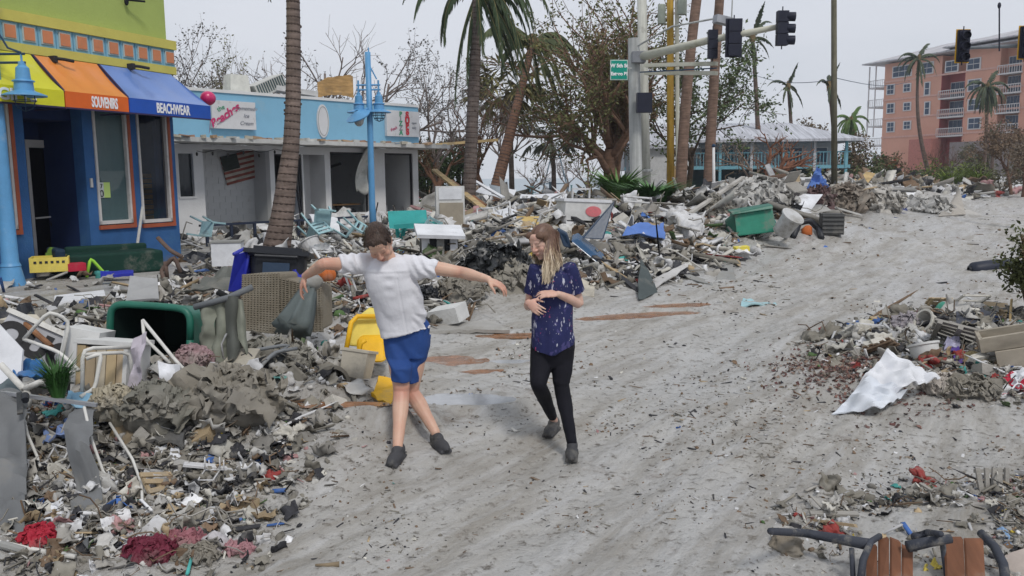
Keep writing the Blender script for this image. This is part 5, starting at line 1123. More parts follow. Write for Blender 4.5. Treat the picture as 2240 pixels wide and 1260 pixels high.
mb.loft([gs(1209, 778, 0, .10, .08), gs(1209, 755, 0, .15, .105), gs(1208, 715, -.0, .13, .092), gs(1208, 680, 0, .115, .082), gs(1208, 640, 0, .125, .09), gs(1209, 605, 0, .13, .082), gs(1208, 590, .01, .10, .06), gs(1206, 580, .015, .055, .05)], 22)
limb(mb, [P(1207, 598, .01), P(1204, 576, 0), q(0, -.025, -.07)], [.055, .045, .045])
hipL, hipR = P(1186, 772, 0), P(1231, 772, 0); knL, knR = P(1178, 842, -.10), P(1228, 842, -.05)
anL = Vector((gb.x+.01, gb.y+.03, gb.z+.09)); anR = Vector((ga.x, ga.y+.03, ga.z+.09))
for a, b_, c_ in ((hipL, knL, anL), (hipR, knR, anR)): limb(mb, [a, a.lerp(b_, .5), b_+Vector((0, 0, .03)), b_, b_.lerp(c_, .3)+Vector((0, .015, 0)), b_.lerp(c_, .7), c_], [.07, .062, .05, .045, .044, .034, .028])
elL, elR = P(1157, 668, .06), P(1266, 663, .03); wrL, wrR = P(1155, 664, -.16), P(1221, 643, -.17)
limb(mb, [shL, shL.lerp(elL, .5), elL, elL.lerp(wrL, .4), wrL], [.042, .038, .034, .034, .021]); limb(mb, [shR, shR.lerp(elR, .5), elR, elR.lerp(wrR, .35), elR.lerp(wrR, .75), wrR], [.042, .039, .036, .036, .028, .022])
hand(mb, wrR, Vector((-.95, -.12, .04)), Vector((-.1, .5, -.8)), .42, -1, .92, thumb=.8); hand(mb, wrL+Vector((0, 0, .01)), Vector((.45, -.5, -.30)), Vector((.25, .6, -.1)), .5, 1, .92, thumb=.8, curls=[.2, .55, .65, .7])
body = par2(remesh(mb, .0043, 'body', [SK2], smooth_it=3))
flush(body, [(tuple(wrL), .13, .3), (tuple(wrR+Vector((-.09, 0, 0))), .09, .3), (tuple(q(0, .105, -.02)), .03, .5), (tuple(q(0, .09, -.056)), .02, .5), (tuple(q(.04, .07, -.02)), .035, .4), (tuple(q(-.04, .07, -.02)), .035, .4), (tuple(q(-.078, -.01, 0)), .03, .5)])
hair_g = mat('hair_girl_brow', (.13, .07, .045), .55, .2)
face(q, HB, .98, hair_g, None, par2)
# hair: brown at the parting running to blonde ends, in strands over an under-volume
hs = MB(); hu = MB(); hu.ell(q(0, -.022, .038), (.078, .097, .084), HB, n=28, m=18); hu.ell(q(0, -.06, -.02), (.066, .05, .075), HB, n=18, m=12)
for sx in (-1, 1): hu.ell(q(sx*.045, .056, .074), (.034, .03, .026), HB, n=14, m=10); hu.ell(q(sx*.066, .022, .045), (.02, .034, .04), HB, n=14, m=10)
hu.ell(q(-.072, -.0, .0), (.014, .026, .05), HB, n=12, m=8)
def hairpost(co, no): return co+no*(n3(co[:, 0]*40, co[:, 1]*40, co[:, 2]*18, 3)*.006)[:, None]
hq = random.Random(11); M_hg = mat('hair_lengths', (1, 1, 1), .45, .15, attr=True, bump=0, spec=.5)
def hcol(t, k): 
    a = Vector((.14, .075, .05)); b_ = Vector((.34, .24, .15)); c_ = Vector((.56, .46, .33)); c = a.lerp(b_, min(1, max(0, (t-.30)/.28))) if t < .58 else b_.lerp(c_, min(1, (t-.58)/.35)); return tuple(c*k)
down = Vector((0, 0, -1)); 
CLR = [(y, hq.uniform(-.035, .03)+.11*max(0, (.04-y))*7*.9, hq.uniform(-.03, .03), hq.uniform(.12, .215)) for y in [-.1+.0135*j for j in range(14)]]; CLL = [(y, hq.uniform(-.03, .025), hq.uniform(-.07, -.02), hq.uniform(.21, .29)) for y in [-.1+.02*j for j in range(9)]]
for k in range(1700):
    sx = -1 if hq.random() < .5 else 1; sx *= 1
    y0 = hq.uniform(-.098, .076); zs = lambda y, x: .03+.085*math.sqrt(max(.0, 1-((y+.012)/.098)**2-(x/.077)**2))
    st = q(sx*hq.uniform(.001, .008), y0, zs(y0, 0)+.008)
    ym = y0*.92-.004; mid = q(sx*.048, ym, zs(ym, .048)+.009); yb = y0*.72-.018 + hq.uniform(-.01, .006); side = q(sx*hq.uniform(.076, .086), yb, .028-.25*max(0, yb)+hq.uniform(-.008, .008))
    if sx > 0: side = q(hq.uniform(.068, .078), yb*.7-.045, .03+hq.uniform(-.01, .01))
    if y0 > .05 and sx < 0: side = q(sx*hq.uniform(.07, .08), yb, .035)
    if sx > 0 and yb < -.05 and hq.random() < .3: side = q(sx*.05, -.10, .0)
    L_ = hq.uniform(.13, .25) if sx > 0 else hq.uniform(.17, .25)
    cl = min(CLR if sx > 0 else CLL, key=lambda c_: abs(c_[0]-y0-hq.gauss(0, .008))); L_ = cl[3]*hq.uniform(.82, 1.05)
    tgt = q(sx*.078, cl[0]*.72-(.04 if sx > 0 else .018), .02) + Vector((cl[1]+hq.gauss(0, .005), cl[2]+hq.gauss(0, .006), -L_))
    # picture right = girl's left; pull the near lock forward over the chest
    pts = [st, mid, side, side.lerp(tgt, .35)+Vector((hq.gauss(0, .006), -.012, 0)), side.lerp(tgt, .7)+Vector((hq.gauss(0, .008), -.02, 0)), tgt+Vector((hq.gauss(0, .01), -.015, 0))]
    P_ = []
    for i in range(5):
        a0, a1, a2, a3 = pts[max(0, i-1)], pts[i], pts[i+1], pts[min(5, i+2)]
        for j in range(3): t = j/3; P_.append(.5*((2*a1)+(a2-a0)*t+(2*a0-5*a1+4*a2-a3)*t*t+(3*a1-a0-3*a2+a3)*t**3))
    P_.append(pts[-1]); w_ = hq.uniform(.0016, .0034); kk = hq.uniform(.7, 1.2); n = len(P_); cz = hz  # ribbons
    wav = hq.uniform(0, 6); 
    for i in range(n-1):
        t = i/(n-1); d = (P_[i+1]-P_[i]).normalized(); v = (P_[i]-CAM).normalized(); o_ = d.cross(hc-P_[i] + Vector((0, .05, 0)))
        o_ = o_.normalized() if o_.length > 1e-5 else Vector((1, 0, 0)); sh_ = Vector((math.sin(wav+i*.9)*.007*t, 0, 0)); sh2 = Vector((math.sin(wav+(i+1)*.9)*.007*(t+1/n), 0, 0))
        w0, w1 = w_*(1-.2*t), w_*(1-.2*(t+1/n)) if i < n-2 else .0004; yy = pix(P_[i])[1]; hs.cc = hcol(.1+.9*min(1, max(0, (yy-522+14*(kk-.95)*6)/62)), kk)
        hs.add([P_[i]-o_*w0+sh_, P_[i]+o_*w0+sh_, P_[i+1]+o_*w1+sh2, P_[i+1]-o_*w1+sh2], [(0, 1, 2, 3)])
par2(remesh(hu, .005, 'hair', [mat('hair_girl', (.13, .075, .05), .5, .3, sc=20, bump=.3, bsc=90)], smooth_it=2, post=hairpost))
h_ = par2(hs.build('hair_strands', M_hg, col=True)); h_['kind'] = 'stuff'
# under-locks so that the lengths are not see-through
ul = MB(); ul.tube([q(.066, -.05, .0), P(1216, 565, -.0), P(1224, 590, -.035), P(1229, 612, -.06)], [.022, .024, .022, .008], 12, flat=.5); ul.tube([q(.05, -.07, .0), P(1218, 570, .05), P(1222, 590, .05)], [.045, .032, .018], 12, flat=.7)
par2(remesh(ul, .006, 'hair_locks', [mat('hair_blonde_under', (.20, .135, .08), .5, .35, sc=25, bump=.4, bsc=80)], smooth_it=2, post=hairpost))

# navy top with splashed pattern
def top_mat():
    m = mat('patterned_top', (.018, .022, .09), .75, .15, sc=8, bump=.1, bsc=70); N = m.node_tree; b = N.nodes['Principled BSDF']; L = N.links.new
    src = b.inputs['Base Color'].links[0].from_socket; tc = N.nodes.new('ShaderNodeTexCoord')
    def layer(base, c, rot, scale, th, seed):
        mp_ = N.nodes.new('ShaderNodeMapping'); mp_.inputs['Rotation'].default_value = (0, rot, 0); mp_.inputs['Scale'].default_value = scale; mp_.inputs['Location'].default_value = (seed, 0, seed*.7); L(tc.outputs['Object'], mp_.inputs[0])
        n = N.nodes.new('ShaderNodeTexNoise'); n.inputs['Scale'].default_value = 1; n.inputs['Detail'].default_value = 3; n.inputs['Roughness'].default_value = .6; L(mp_.outputs[0], n.inputs['Vector'])
        r = N.nodes.new('ShaderNodeMapRange'); r.inputs[1].default_value = th; r.inputs[2].default_value = th+.03; L(n.outputs[0], r.inputs[0]); x = N.nodes.new('ShaderNodeMix'); x.data_type = 'RGBA'; L(r.outputs[0], x.inputs[0]); L(base, x.inputs[6]); x.inputs[7].default_value = (*c, 1); return x.outputs[2]
    o = layer(src, (.06, .055, .17), .3, (20, 14, 16), .60, 4.1); o = layer(o, (.42, .42, .52), .45, (24, 20, 9), .625, 1.3); o = layer(o, (.45, .46, .55), -.5, (28, 20, 10), .645, 7.7); o = layer(o, (.42, .06, .16), .2, (36, 20, 26), .675, 2.2); o = layer(o, (.55, .55, .6), .1, (60, 30, 30), .69, 9.9)
    L(o, b.inputs['Base Color']); return m
tb = MB(); M_tp = top_mat()
def g2(lx_, rx_, y, d, b_): l, r = P(lx_, y, d), P(rx_, y, d); return ((l+r)/2, (r-l)/2*.95, Vector((.05, 1, 0))*b_)
tb.loft([g2(1161, 1259, 758, 0, .135), g2(1160, 1260, 745, 0, .138), g2(1160, 1257, 715, 0, .135), g2(1161, 1255, 680, 0, .125), g2(1162, 1255, 645, 0, .125), g2(1160, 1258, 615, 0, .12), g2(1160, 1260, 598, .0, .105), g2(1172, 1246, 587, .01, .08), g2(1188, 1226, 580, .015, .055)], 40, e=2.2)
for s_, e_, t_, r0, r1 in ((shL, elL, .60, .058, .056), (shR, elR, .62, .06, .064)): tb.tube([s_+(s_-e_)*.25, s_, s_.lerp(e_, t_*.5), s_.lerp(e_, t_)], [r0*.85, r0, (r0+r1)/2, r1], 20)
def gpost(co, no):
    x, y, z = co[:, 0], co[:, 1], co[:, 2]; cx_ = P(1209, 760).x; z0 = P(1209, 752).z; u_ = np.clip(np.abs(x-(cx_-.03))/.15, 0, 1)
    low = np.clip((z0+.05-z)/.05, 0, 1); co = co.copy(); co[:, 2] += low*(-.055*(1-u_**1.6)+.02)
    d = .008*n3(x*8+z*3, y*8, z*4, 22)+.006*np.sin(x*52+3*fbm(x*5, z*4, 9))*np.clip((P(1209, 660).z-z)/.2, 0, 1)+.004*n3(x*22, y*20, z*9, 31)
    return co+no*d[:, None]
par2(remesh(tb, .0055, 'patterned_top', [M_tp], smooth_it=3, post=gpost))
# leggings
lb = MB(); M_lg = mat('leggings_black', (.006, .006, .011), .85, .15, bump=.05)
lb.loft([(P(1209, 735, 0), GX*.15, Vector((0, .11, 0))), (P(1209, 760, 0), GX*.158, Vector((0, .115, 0))), (P(1208, 788, 0), GX*.145, Vector((0, .10, 0))), (P(1208, 800, 0), GX*.11, Vector((0, .085, 0)))], 24)
for a, b_, c_, tt in ((hipL, knL, anL, .86), (hipR, knR, anR, .97)):
    e_ = b_.lerp(c_, tt); limb(lb, [a+Vector((0, 0, .03)), a.lerp(b_, .5), b_+Vector((0, 0, .03)), b_, b_.lerp(c_, .3)+Vector((0, .016, 0)), b_.lerp(c_, .65), e_], [.085, .076, .062, .055, .054, .044, .037])
par2(remesh(lb, .006, 'leggings', [M_lg], smooth_it=3, post=lambda co, no: co+no*(.003*n3(co[:, 0]*14, co[:, 1]*14, co[:, 2]*22, 5))[:, None]))
par2(shoe(ga+Vector((0, .03, 0)), (-.1, -1), M_shoe)); par2(shoe(gb+Vector((0, .03, 0)), (-.35, -1), M_shoe))
# ================= debris: large recognisable pieces =================
LM = []   # landmarks for labels (name, position)
MUDC = (.215, .20, .175)
def dm(name, c, d=.35, **k): k.setdefault('sc', 3); return mat(name, c, k.pop('rough', .75), .15, dirt=d, dirt_c=MUDC, **k)
W_P = dm('plastic_white', (.58, .58, .57), .25); W_T = dm('tube_white', (.6, .59, .56), .25, sc=8); GRY = dm('scrap_grey', (.27, .27, .26), .4); WOOD = dm('wood_grey', (.24, .19, .14), .3, wave=(14, 3, 3)); TAN = dm('board_tan', (.44, .32, .16), .2, wave=(2, 9, 2)); BLKP = dm('plastic_black', (.02, .022, .028), .2, rough=.45)
GRN = dm('bin_green', (.012, .125, .085), .18, rough=.45, spec=.5); GRN2 = dm('bin_green_pale', (.03, .22, .15), .42, rough=.6); DGR = dm('bin_inside', (.004, .016, .014), .05); BLU = dm('plastic_blue', (.025, .035, .38), .08, rough=.4, spec=.5); NVY = dm('navy_plastic', (.008, .03, .07), .12, rough=.4, spec=.5)
YEL = dm('plastic_yellow', (.75, .42, .015), .12, rough=.5); YPL = dm('yellow_pale', (.72, .58, .12), .1); TQ = dm('turquoise_bench', (.035, .30, .29), .15); TQP = dm('turquoise_pale', (.32, .5, .54), .35); RED = dm('cloth_red', (.45, .02, .05), .12); MAR = dm('cloth_maroon', (.14, .02, .04), .3); PNK = dm('cloth_pinkgrey', (.33, .22, .23), .45)
CNV = dm('canvas_greygreen', (.20, .21, .17), .3); UMB = dm('umbrella_slate', (.10, .12, .12), .25); BLC = dm('cloth_blue', (.10, .19, .48), .15); PUR = dm('cloth_purple', (.09, .05, .25), .2); CRM = dm('cream_plastic', (.5, .46, .38), .45); MUDM = dm('mud_caked', (.22, .2, .165), .6, bump=.5); BRN = dm('wood_brown', (.22, .105, .05), .15, wave=(14, 3, 3)); WHS = dm('white_sheet', (.66, .67, .70), .12); ORG = dm('plastic_orange', (.45, .12, .03), .4)
def T(name, px, py, label, cat, D=None, dz=0, group=None, rz=0, rot=None, p=None):
    b = Vector(p) if p is not None else (G(px, py) if D is None else at(px, py, dclamp(px, py, D))); b.z += dz; e = empty(name, b, label, cat, group, rz, rot); LM.append((label, b.copy())); return e
def one(mb, name, m, b, label, cat, smooth=False, auto=None, rot=None, group=None):
    o = mb.build(name, m, None, smooth, auto, loc=b, rot=rot); tag(o, label, cat, group); LM.append((label, Vector(b))); return o
def quad(name, cs, m, label, cat, nu=12, nv=12, amp=.03, fr=4, th=.012, smooth=True, parent=None, curl=0, D0=None, seed=0, m_=0):
    """bent sheet spanned between four picture corners (px, py, depth offset) order: 00,10,11,01"""
    base = G(cs[0][0], cs[0][1]) if D0 is None else None; d0 = base.y if base else D0
    c = [at(x, y, dclamp(x, y, d0+dd, m_)) for x, y, dd in cs]; o = sum(c, Vector())/4; L_ = max((c[0]-c[2]).length, (c[1]-c[3]).length); nn = (c[2]-c[0]).cross(c[3]-c[1]).normalized()
    if parent is not None: o = parent.location.copy()
    def fn(u, v):
        p = (c[0]*(1-u)+c[1]*u)*(1-v)+(c[3]*(1-u)+c[2]*u)*v-o
        k = mnoise.noise(p*(fr/L_)+Vector((seed, 0, 0)))+.5*mnoise.noise(p*(fr*2.3/L_)+Vector((0, seed, 0))); k = math.copysign(abs(k)**.8, k)
        return p + nn*(amp*k*2+curl*math.sin(math.pi*u)) 
    mb = MB(); mb.sheet(fn, nu, nv, th); ob = mb.build(name, m, parent, smooth, 35, loc=None if parent else o)
    if parent is None: tag(ob, label, cat); LM.append((label, o))
    return ob
def pole_(name, a, b_, r, m, label, cat, n=8, sq=None, par=None):
    """a, b: (px, py, D)"""
    A_, B_ = at(a[0], a[1], dclamp(*a)), at(b_[0], b_[1], dclamp(*b_)); mb = MB()
    if sq: mb.bar(Vector(), B_-A_, sq[0], sq[1])
    else: mb.tube([Vector(), (B_-A_)*.5, B_-A_], r, n)
    return one(mb, name, m, A_, label, cat, smooth=not sq, auto=40)
def loops(root, name, polys, r, m, n=7):
    for pts in polys:
        mb = MB(); P_ = [Vector(p) for p in pts]; Q = [P_[0]]
        for i in range(1, len(P_)-1):
            a, b_, c = P_[i-1], P_[i], P_[i+1]; k = min(.07, (b_-a).length*.35, (c-b_).length*.35); s = b_+(a-b_).normalized()*k; e = b_+(c-b_).normalized()*k
            Q += [s, s.lerp(b_, .55).lerp(b_.lerp(e, .45), .5), e]
        Q.append(P_[-1]); mb.tube(Q, r, n); mb.build(name, m, root, smooth=True)
def W(root, px, py, D): return at(px, py, dclamp(px, py, D, D*.008))-root.location

# --- left foreground ---
def wheelie(root, w, d, h, m, mi, lid=None, open_top=True):
    """upright body, origin at base centre; opening at +z"""
    mb = MB(); mb.loft([((0, 0, 0), (w*.40, 0, 0), (0, d*.38, 0)), ((0, 0, h*.96), (w*.48, 0, 0), (0, d*.48, 0)), ((0, 0, h), (w*.49, 0, 0), (0, d*.49, 0))], 28, cap=False, e=6)
    mb.loft([((0, 0, .001), (w*.40, 0, 0), (0, d*.38, 0)), ((0, 0, 0), (w*.40, 0, 0), (0, d*.38, 0))], 28, e=6); mb.build('bin_body', m, root, smooth=True, auto=40)
    mb = MB(); mb.loft([((0, 0, h), (w*.465, 0, 0), (0, d*.465, 0)), ((0, 0, .03), (w*.38, 0, 0), (0, d*.36, 0))], 28, cap=False, e=6); mb.loft([((0, 0, .031), (w*.38, 0, 0), (0, d*.36, 0)), ((0, 0, .03), (w*.38, 0, 0), (0, d*.36, 0))], 28, e=6); mb.build('bin_inside', mi, root, smooth=True, auto=40)
    pts = []
    for k in range(33):
        a = 2*math.pi*k/32; ca, sa = math.cos(a), math.sin(a); pts.append((w*.5*math.copysign(abs(ca)**(.34), ca), d*.5*math.copysign(abs(sa)**(.34), sa), h))
    mb = MB(); mb.tube(pts, .028, 8); mb.build('rim', m, root, smooth=True)
    mb = MB(); mb.tube([(-w*.36, -d*.5, h-.02), (-w*.36, -d*.62, h-.03), (w*.36, -d*.62, h-.03), (w*.36, -d*.5, h-.02)], .018, 6); mb.build('handle', m, root)
    for s_ in (-1, 1): mb = MB(); mb.cyl((s_*w*.42-.02, -d*.42, .09), (s_*w*.42+.03, -d*.42, .09), .09, 14); mb.build('wheel', BLKP, root)
b = at(372, 742, 6.15); r_ = T('green_bin', 372, 742, 'large dark green wheeled bin lying on its side, mouth open towards the viewer', 'bin', p=b+Vector((-.05, .62, -.02)), rot=(R(86), R(3), R(-9)))
wheelie(r_, .66, .47, .64, GRN, DGR)
# white tube chair frames, cabinet, sign panel
r_ = T('chair_frame', 110, 790, 'white bent tube chair frame lying over the lettered sign panel', 'chair frame'); D = 5.6
loops(r_, 'tube', [[W(r_, 52, 742, D), W(r_, 108, 680, D), W(r_, 152, 702, D+.1), W(r_, 132, 800, D)], [W(r_, 52, 742, D), W(r_, 130, 770, D-.1), W(r_, 172, 810, D-.2)], [W(r_, 60, 752, D+.3), W(r_, 118, 716, D+.4), W(r_, 150, 735, D+.4)]], .013, W_T)
r_ = T('chair_frame', 200, 888, 'white square tube frame standing upright before the stained cabinet', 'chair frame', D=5.25); D = 5.2
loops(r_, 'tube', [[W(r_, 180, 890, D), W(r_, 181, 762, D), W(r_, 285, 760, D+.3)], [W(r_, 188, 785, D), W(r_, 222, 772, D+.05), W(r_, 208, 850, D), W(r_, 176, 868, D-.1)], [W(r_, 181, 775, D), W(r_, 285, 770, D+.3), W(r_, 290, 850, D+.3)]], .013, W_T)
r_ = T('chair_frame', 60, 860, 'thick curved white tube arching beside the green grass tuft', 'chair frame', D=5.3); D = 5.2
loops(r_, 'tube', [[W(r_, 50, 852, D), W(r_, 98, 832, D), W(r_, 122, 850, D), W(r_, 150, 892, D-.1)], [W(r_, 0, 796, D), W(r_, 62, 862, D), W(r_, 62, 890, D)]], .021, W_T)
r_ = T('chair_frame', 350, 800, 'white tube lounger frame with torn cloth leaning out of the green bin', 'chair frame', D=5.6); D = 5.45
loops(r_, 'tube', [[W(r_, 312, 700, D+.15), W(r_, 385, 790, D), W(r_, 416, 822, D), W(r_, 412, 895, D)], [W(r_, 312, 700, D+.15), W(r_, 315, 738, D+.1), W(r_, 372, 795, D)]], .012, W_T)
q1 = quad('torn_cloth', [(345, 790, -.5), (395, 800, -.5), (392, 890, -.6), (352, 850, -.6)], WHS, None, None, 8, 10, .02, 3, .006, parent=r_, D0=5.9); q1 = quad('torn_cloth', [(295, 740, -.5), (322, 725, -.5), (305, 850, -.55), (275, 855, -.55)], dm('cloth_lilac', (.5, .46, .52), .25), None, None, 8, 10, .03, 3, .006, parent=r_, D0=5.9)
r_ = T('sign_panel', 80, 760, 'grey sign panel with heavy black letters half buried at the left edge', 'sign', D=5.85, rot=(R(62), R(28), R(8)))
mb = MB(); mb.box((0, 0, 0), (.56, .30, .02)); mb.build('panel', dm('panel_grey', (.38, .385, .41), .15), r_); lt = mat('letter_black', (.01, .01, .012), .6)
for k, ch in enumerate('OUG'): text(ch, .24, lt, r_, (-.19+k*.18, -.0, .013), (0, 0, 0), bold=.016)
mb = MB(); mb.box((0, .16, .02), (.6, .035, .035)); mb.build('frame_rail', W_T, r_)
quad('plastic_sheet', [(-20, 845, 0), (48, 838, 0), (52, 765, .1), (-20, 690, .2)], WHS, 'clean white plastic panel tilted up at the left edge', 'panel', 6, 6, .006, 2, .02, D0=5.4)
quad('tray', [(-5, 700, .3), (80, 690, .3), (105, 712, .1), (30, 718, 0)], CRM, 'cream shallow tray on the debris at the far left', 'tray', 6, 4, .01, 2, .03, D0=5.9)
r_ = T('cabinet', 245, 862, 'broken white cabinet with exposed tan wood planks in the left pile', 'cabinet', D=5.65, rot=(R(-8), R(3), R(-6)))
mb = MB()
for a in ((-.20, 0, .18), (.17, 0, .18)): mb.box(a, (.03, .3, .36))
mb.box((0, 0, .37), (.42, .3, .03)); mb.box((0, 0, .0), (.42, .3, .03)); mb.build('carcass', W_P, r_)
for k in range(5): mb = MB(); mb.box((-.16+k*.075, -.13, .18), (.068, .02, .33-.02*(k % 2))); mb.build('plank', dm('plank_tan%d' % (k % 3), [(.48, .37, .22), (.42, .33, .22), (.5, .44, .34)][k % 3], .2, wave=(8, 8, 1)), r_)
mb = MB(); mb.box((-.3, .15, .3), (.24, .3, .28), Euler((0, .15, .2)).to_matrix()); mb.build('drawer', W_P, r_)
pole_('brown_rod', (55, 708, 5.9), (112, 758, 5.75), .02, BRN, 'orange-brown wooden stick across the white tube frame', 'stick')
quad('black_tarp', [(-10, 712, 0), (80, 700, .1), (70, 668, .5), (0, 680, .6)], BLKP, 'black plastic tarp heap under the left street lamp', 'tarp', 12, 8, .06, 5, .01, D0=7.2, seed=4)
quad('blue_cloth', [(35, 838, 0), (100, 818, .1), (95, 790, .3), (30, 800, .3)], dm('cloth_blue2', (.03, .13, .33), .2), 'crumpled deep blue plastic beneath the lettered sign panel', 'cloth', 10, 8, .04, 5, .01, D0=5.3, seed=5)
quad('blue_cloth', [(140, 888, 0), (205, 888, 0), (200, 862, .2), (150, 858, .2)], dm('cloth_ltblue', (.22, .4, .55), .2), 'light blue plastic scrap below the grass tuft', 'cloth', 8, 6, .02, 5, .01, D0=5.0, seed=6)
r_ = T('metal_bar', 90, 885, 'straight aluminium bar with joint, crossing the lower left pile', 'bar', D=4.95)
mb = MB(); mb.bar(W(r_, -20, 856, 4.95), W(r_, 212, 886, 4.9), .022, .022); mb.build('bar', dm('alu', (.36, .37, .4), .1, rough=.4, metal=.5), r_); mb = MB(); mb.cyl(W(r_, 55, 864, 4.9), W(r_, 55, 876, 4.85), .022, 10); mb.bar(W(r_, 42, 860, 4.93), W(r_, 44, 905, 4.7), .03, .012); mb.build('joint', BLKP, r_)
quad('grey_canvas', [(-15, 880, 0), (60, 858, 0), (20, 812, .3), (-15, 815, .3)], dm('canvas_teal_grey', (.10, .13, .14), .2), 'dark grey-green taut canvas at the lower left edge', 'canvas', 8, 8, .02, 2, .01, D0=5.2)
# hanging canvas over a grey pole, closed umbrella
r_ = T('canvas_on_pole', 500, 800, 'ragged grey-green canvas hanging from a slanted grey pole right of the green bin', 'canvas', D=6.0)
mb = MB(); mb.tube([W(r_, 425, 672, 6.1), W(r_, 498, 652, 6.1), W(r_, 552, 628, 6.2)], .024, 8); mb.build('pole', dm('pole_slate', (.14, .15, .16), .2), r_, smooth=True)
for cs, sd, mm in (([(462, 800, 0), (500, 790, 0), (500, 655, .1), (470, 665, .1)], 1, CNV), ([(500, 815, 0), (528, 760, 0), (520, 652, .1), (492, 655, .1)], 2, dm('canvas_dark', (.08, .085, .075), .3)), ([(440, 760, .1), (470, 770, 0), (478, 668, .1), (440, 672, .1)], 3, CNV), ([(520, 740, 0), (545, 800, 0), (530, 660, .1), (512, 655, .1)], 4, CNV)):
    quad('canvas_strip', cs, mm, None, None, 14, 14, .022, 3, .006, parent=r_, D0=6.05, seed=sd, curl=.05)
r_ = T('patio_umbrella', 640, 720, 'closed dark grey patio umbrella leaning beside the wicker armchair', 'umbrella', D=7.6)
A_, B_ = W(r_, 638, 722, 7.6), W(r_, 680, 622, 8.0); d = (B_-A_); x, y, z = frame(d); n = 24; mb = MB(); vs = []
for k, (t, rr) in enumerate(((0, .165), (.15, .15), (.45, .115), (.8, .075), (1, .045))):
    vs += [A_+d*t+(x*math.cos(2*math.pi*j/n)+y*math.sin(2*math.pi*j/n))*rr*(1+.22*(j % 3-1)+.1*math.sin(j*1.7+k)) for j in range(n)]
mb.add(vs, [(i*n+j, i*n+(j+1) % n, (i+1)*n+(j+1) % n, (i+1)*n+j) for i in range(4) for j in range(n)]+[tuple(range(n-1, -1, -1)), tuple(range(4*n, 5*n))]); mb.build('canopy', UMB, r_, smooth=True)
mb = MB(); mb.tube([A_-d*.12, B_+d*.05], .02, 8); mb.ell(B_+Vector((.02, 0, .02)), (.12, .1, .07), jit=.4, n=10, m=7); mb.build('pole', GRY, r_, smooth=True)
# wicker armchair
r_ = T('wicker_armchair', 615, 700, 'mud-stained woven wicker armchair back in front of the blue and black bins', 'armchair', D=7.9); 
WK = mat('wicker', (.19, .165, .125), .85, .15, sc=4, dirt=.4, dirt_c=(.26, .24, .2)); N_ = WK.node_tree; b_s = N_.nodes['Principled BSDF']; ck = N_.nodes.new('ShaderNodeTexChecker'); ck.inputs['Scale'].default_value = 40; tcw = N_.nodes.new('ShaderNodeTexCoord'); bpw = N_.nodes.new('ShaderNodeBump'); bpw.inputs['Strength'].default_value = .7; bpw.inputs['Distance'].default_value = .02
N_.links.new(tcw.outputs['Object'], ck.inputs[0]); N_.links.new(ck.outputs[1], bpw.inputs['Height']); N_.links.new(bpw.outputs[0], b_s.inputs['Normal'])
def wick(name, cs, dep):
    c = [W(r_, *p) for p in cs]; mb = MB(); bk = [p+Vector(dep) for p in c]
    n = 10; fn = lambda u, v: (c[0]*(1-u)+c[1]*u)*(1-v)+(c[3]*(1-u)+c[2]*u)*v + Vector(dep)*(.12*math.sin(math.pi*v))
    mb.add(c+bk, [(0, 1, 2, 3), (7, 6, 5, 4), (0, 4, 5, 1), (1, 5, 6, 2), (2, 6, 7, 3), (3, 7, 4, 0)]); o = mb.build(name, WK, r_); bv = o.modifiers.new('b', 'BEVEL'); bv.width = .04; bv.segments = 3; return c
c = wick('backrest', [(528, 722, 7.7), (612, 732, 7.75), (612, 597, 8.0), (530, 600, 8.0)], (.1, .35, -.02)); wick('side_panel', [(612, 730, 7.78), (706, 725, 8.3), (704, 628, 8.4), (612, 608, 8.0)], (.05, .3, 0))
ws = MB()
for k in range(26):
    t = (k+.5)/26
    for (a, b2, c2, d2), w0 in ((((528, 722, 7.685), (612, 732, 7.735), (612, 597, 7.985), (530, 600, 7.985)), .01), (((612, 730, 7.765), (706, 725, 8.285), (704, 628, 8.385), (612, 608, 7.985)), .01)):
        p0 = W(r_, *a).lerp(W(r_, *d2), t); p1 = W(r_, *b2).lerp(W(r_, *c2), t); pts = [p0.lerp(p1, j/16)+Vector((0, -.006-.006*((j+k) % 2), 0)) for j in range(17)]; ws.tube(pts, .0095, 4)
for k in range(12):
    t = (k+.5)/12
    for (a, b2, c2, d2) in (((528, 722, 7.67), (612, 732, 7.72), (612, 597, 7.97), (530, 600, 7.97)), ((612, 730, 7.75), (706, 725, 8.27), (704, 628, 8.37), (612, 608, 7.97))):
        ws.tube([W(r_, *a).lerp(W(r_, *b2), t), W(r_, *d2).lerp(W(r_, *c2), t)], .008, 4)
o = ws.build('weave', WK, r_); o['kind'] = 'stuff'
# blue bin, black bin
r_ = T('blue_bin', 520, 640, 'bright blue recycling bin standing on end behind the wicker armchair', 'bin', D=9.2); D = 9.2
mb = MB(); c = [W(r_, 497, 640, D), W(r_, 528, 640, D+.2), W(r_, 545, 548, D+.3), W(r_, 512, 556, D)]; mb.add(c+[p+Vector((.06, .5, 0)) for p in c], [(0, 1, 2, 3), (7, 6, 5, 4), (0, 4, 5, 1), (1, 5, 6, 2), (2, 6, 7, 3), (3, 7, 4, 0)]); o = mb.build('bin_body', BLU, r_); bv = o.modifiers.new('b', 'BEVEL'); bv.width = .035; bv.segments = 3
mb = MB(); mb.tube([c[1], c[2], c[2]+Vector((-.06, 0, .02)), c[3]], .022, 8); mb.build('rim', BLU, r_, smooth=True)
r_ = T('black_bin', 606, 676, 'black lidded wheelie bin tipped beside the blue bin under the leaning palm', 'bin', D=9.6, rot=(R(-12), R(4), R(8)))
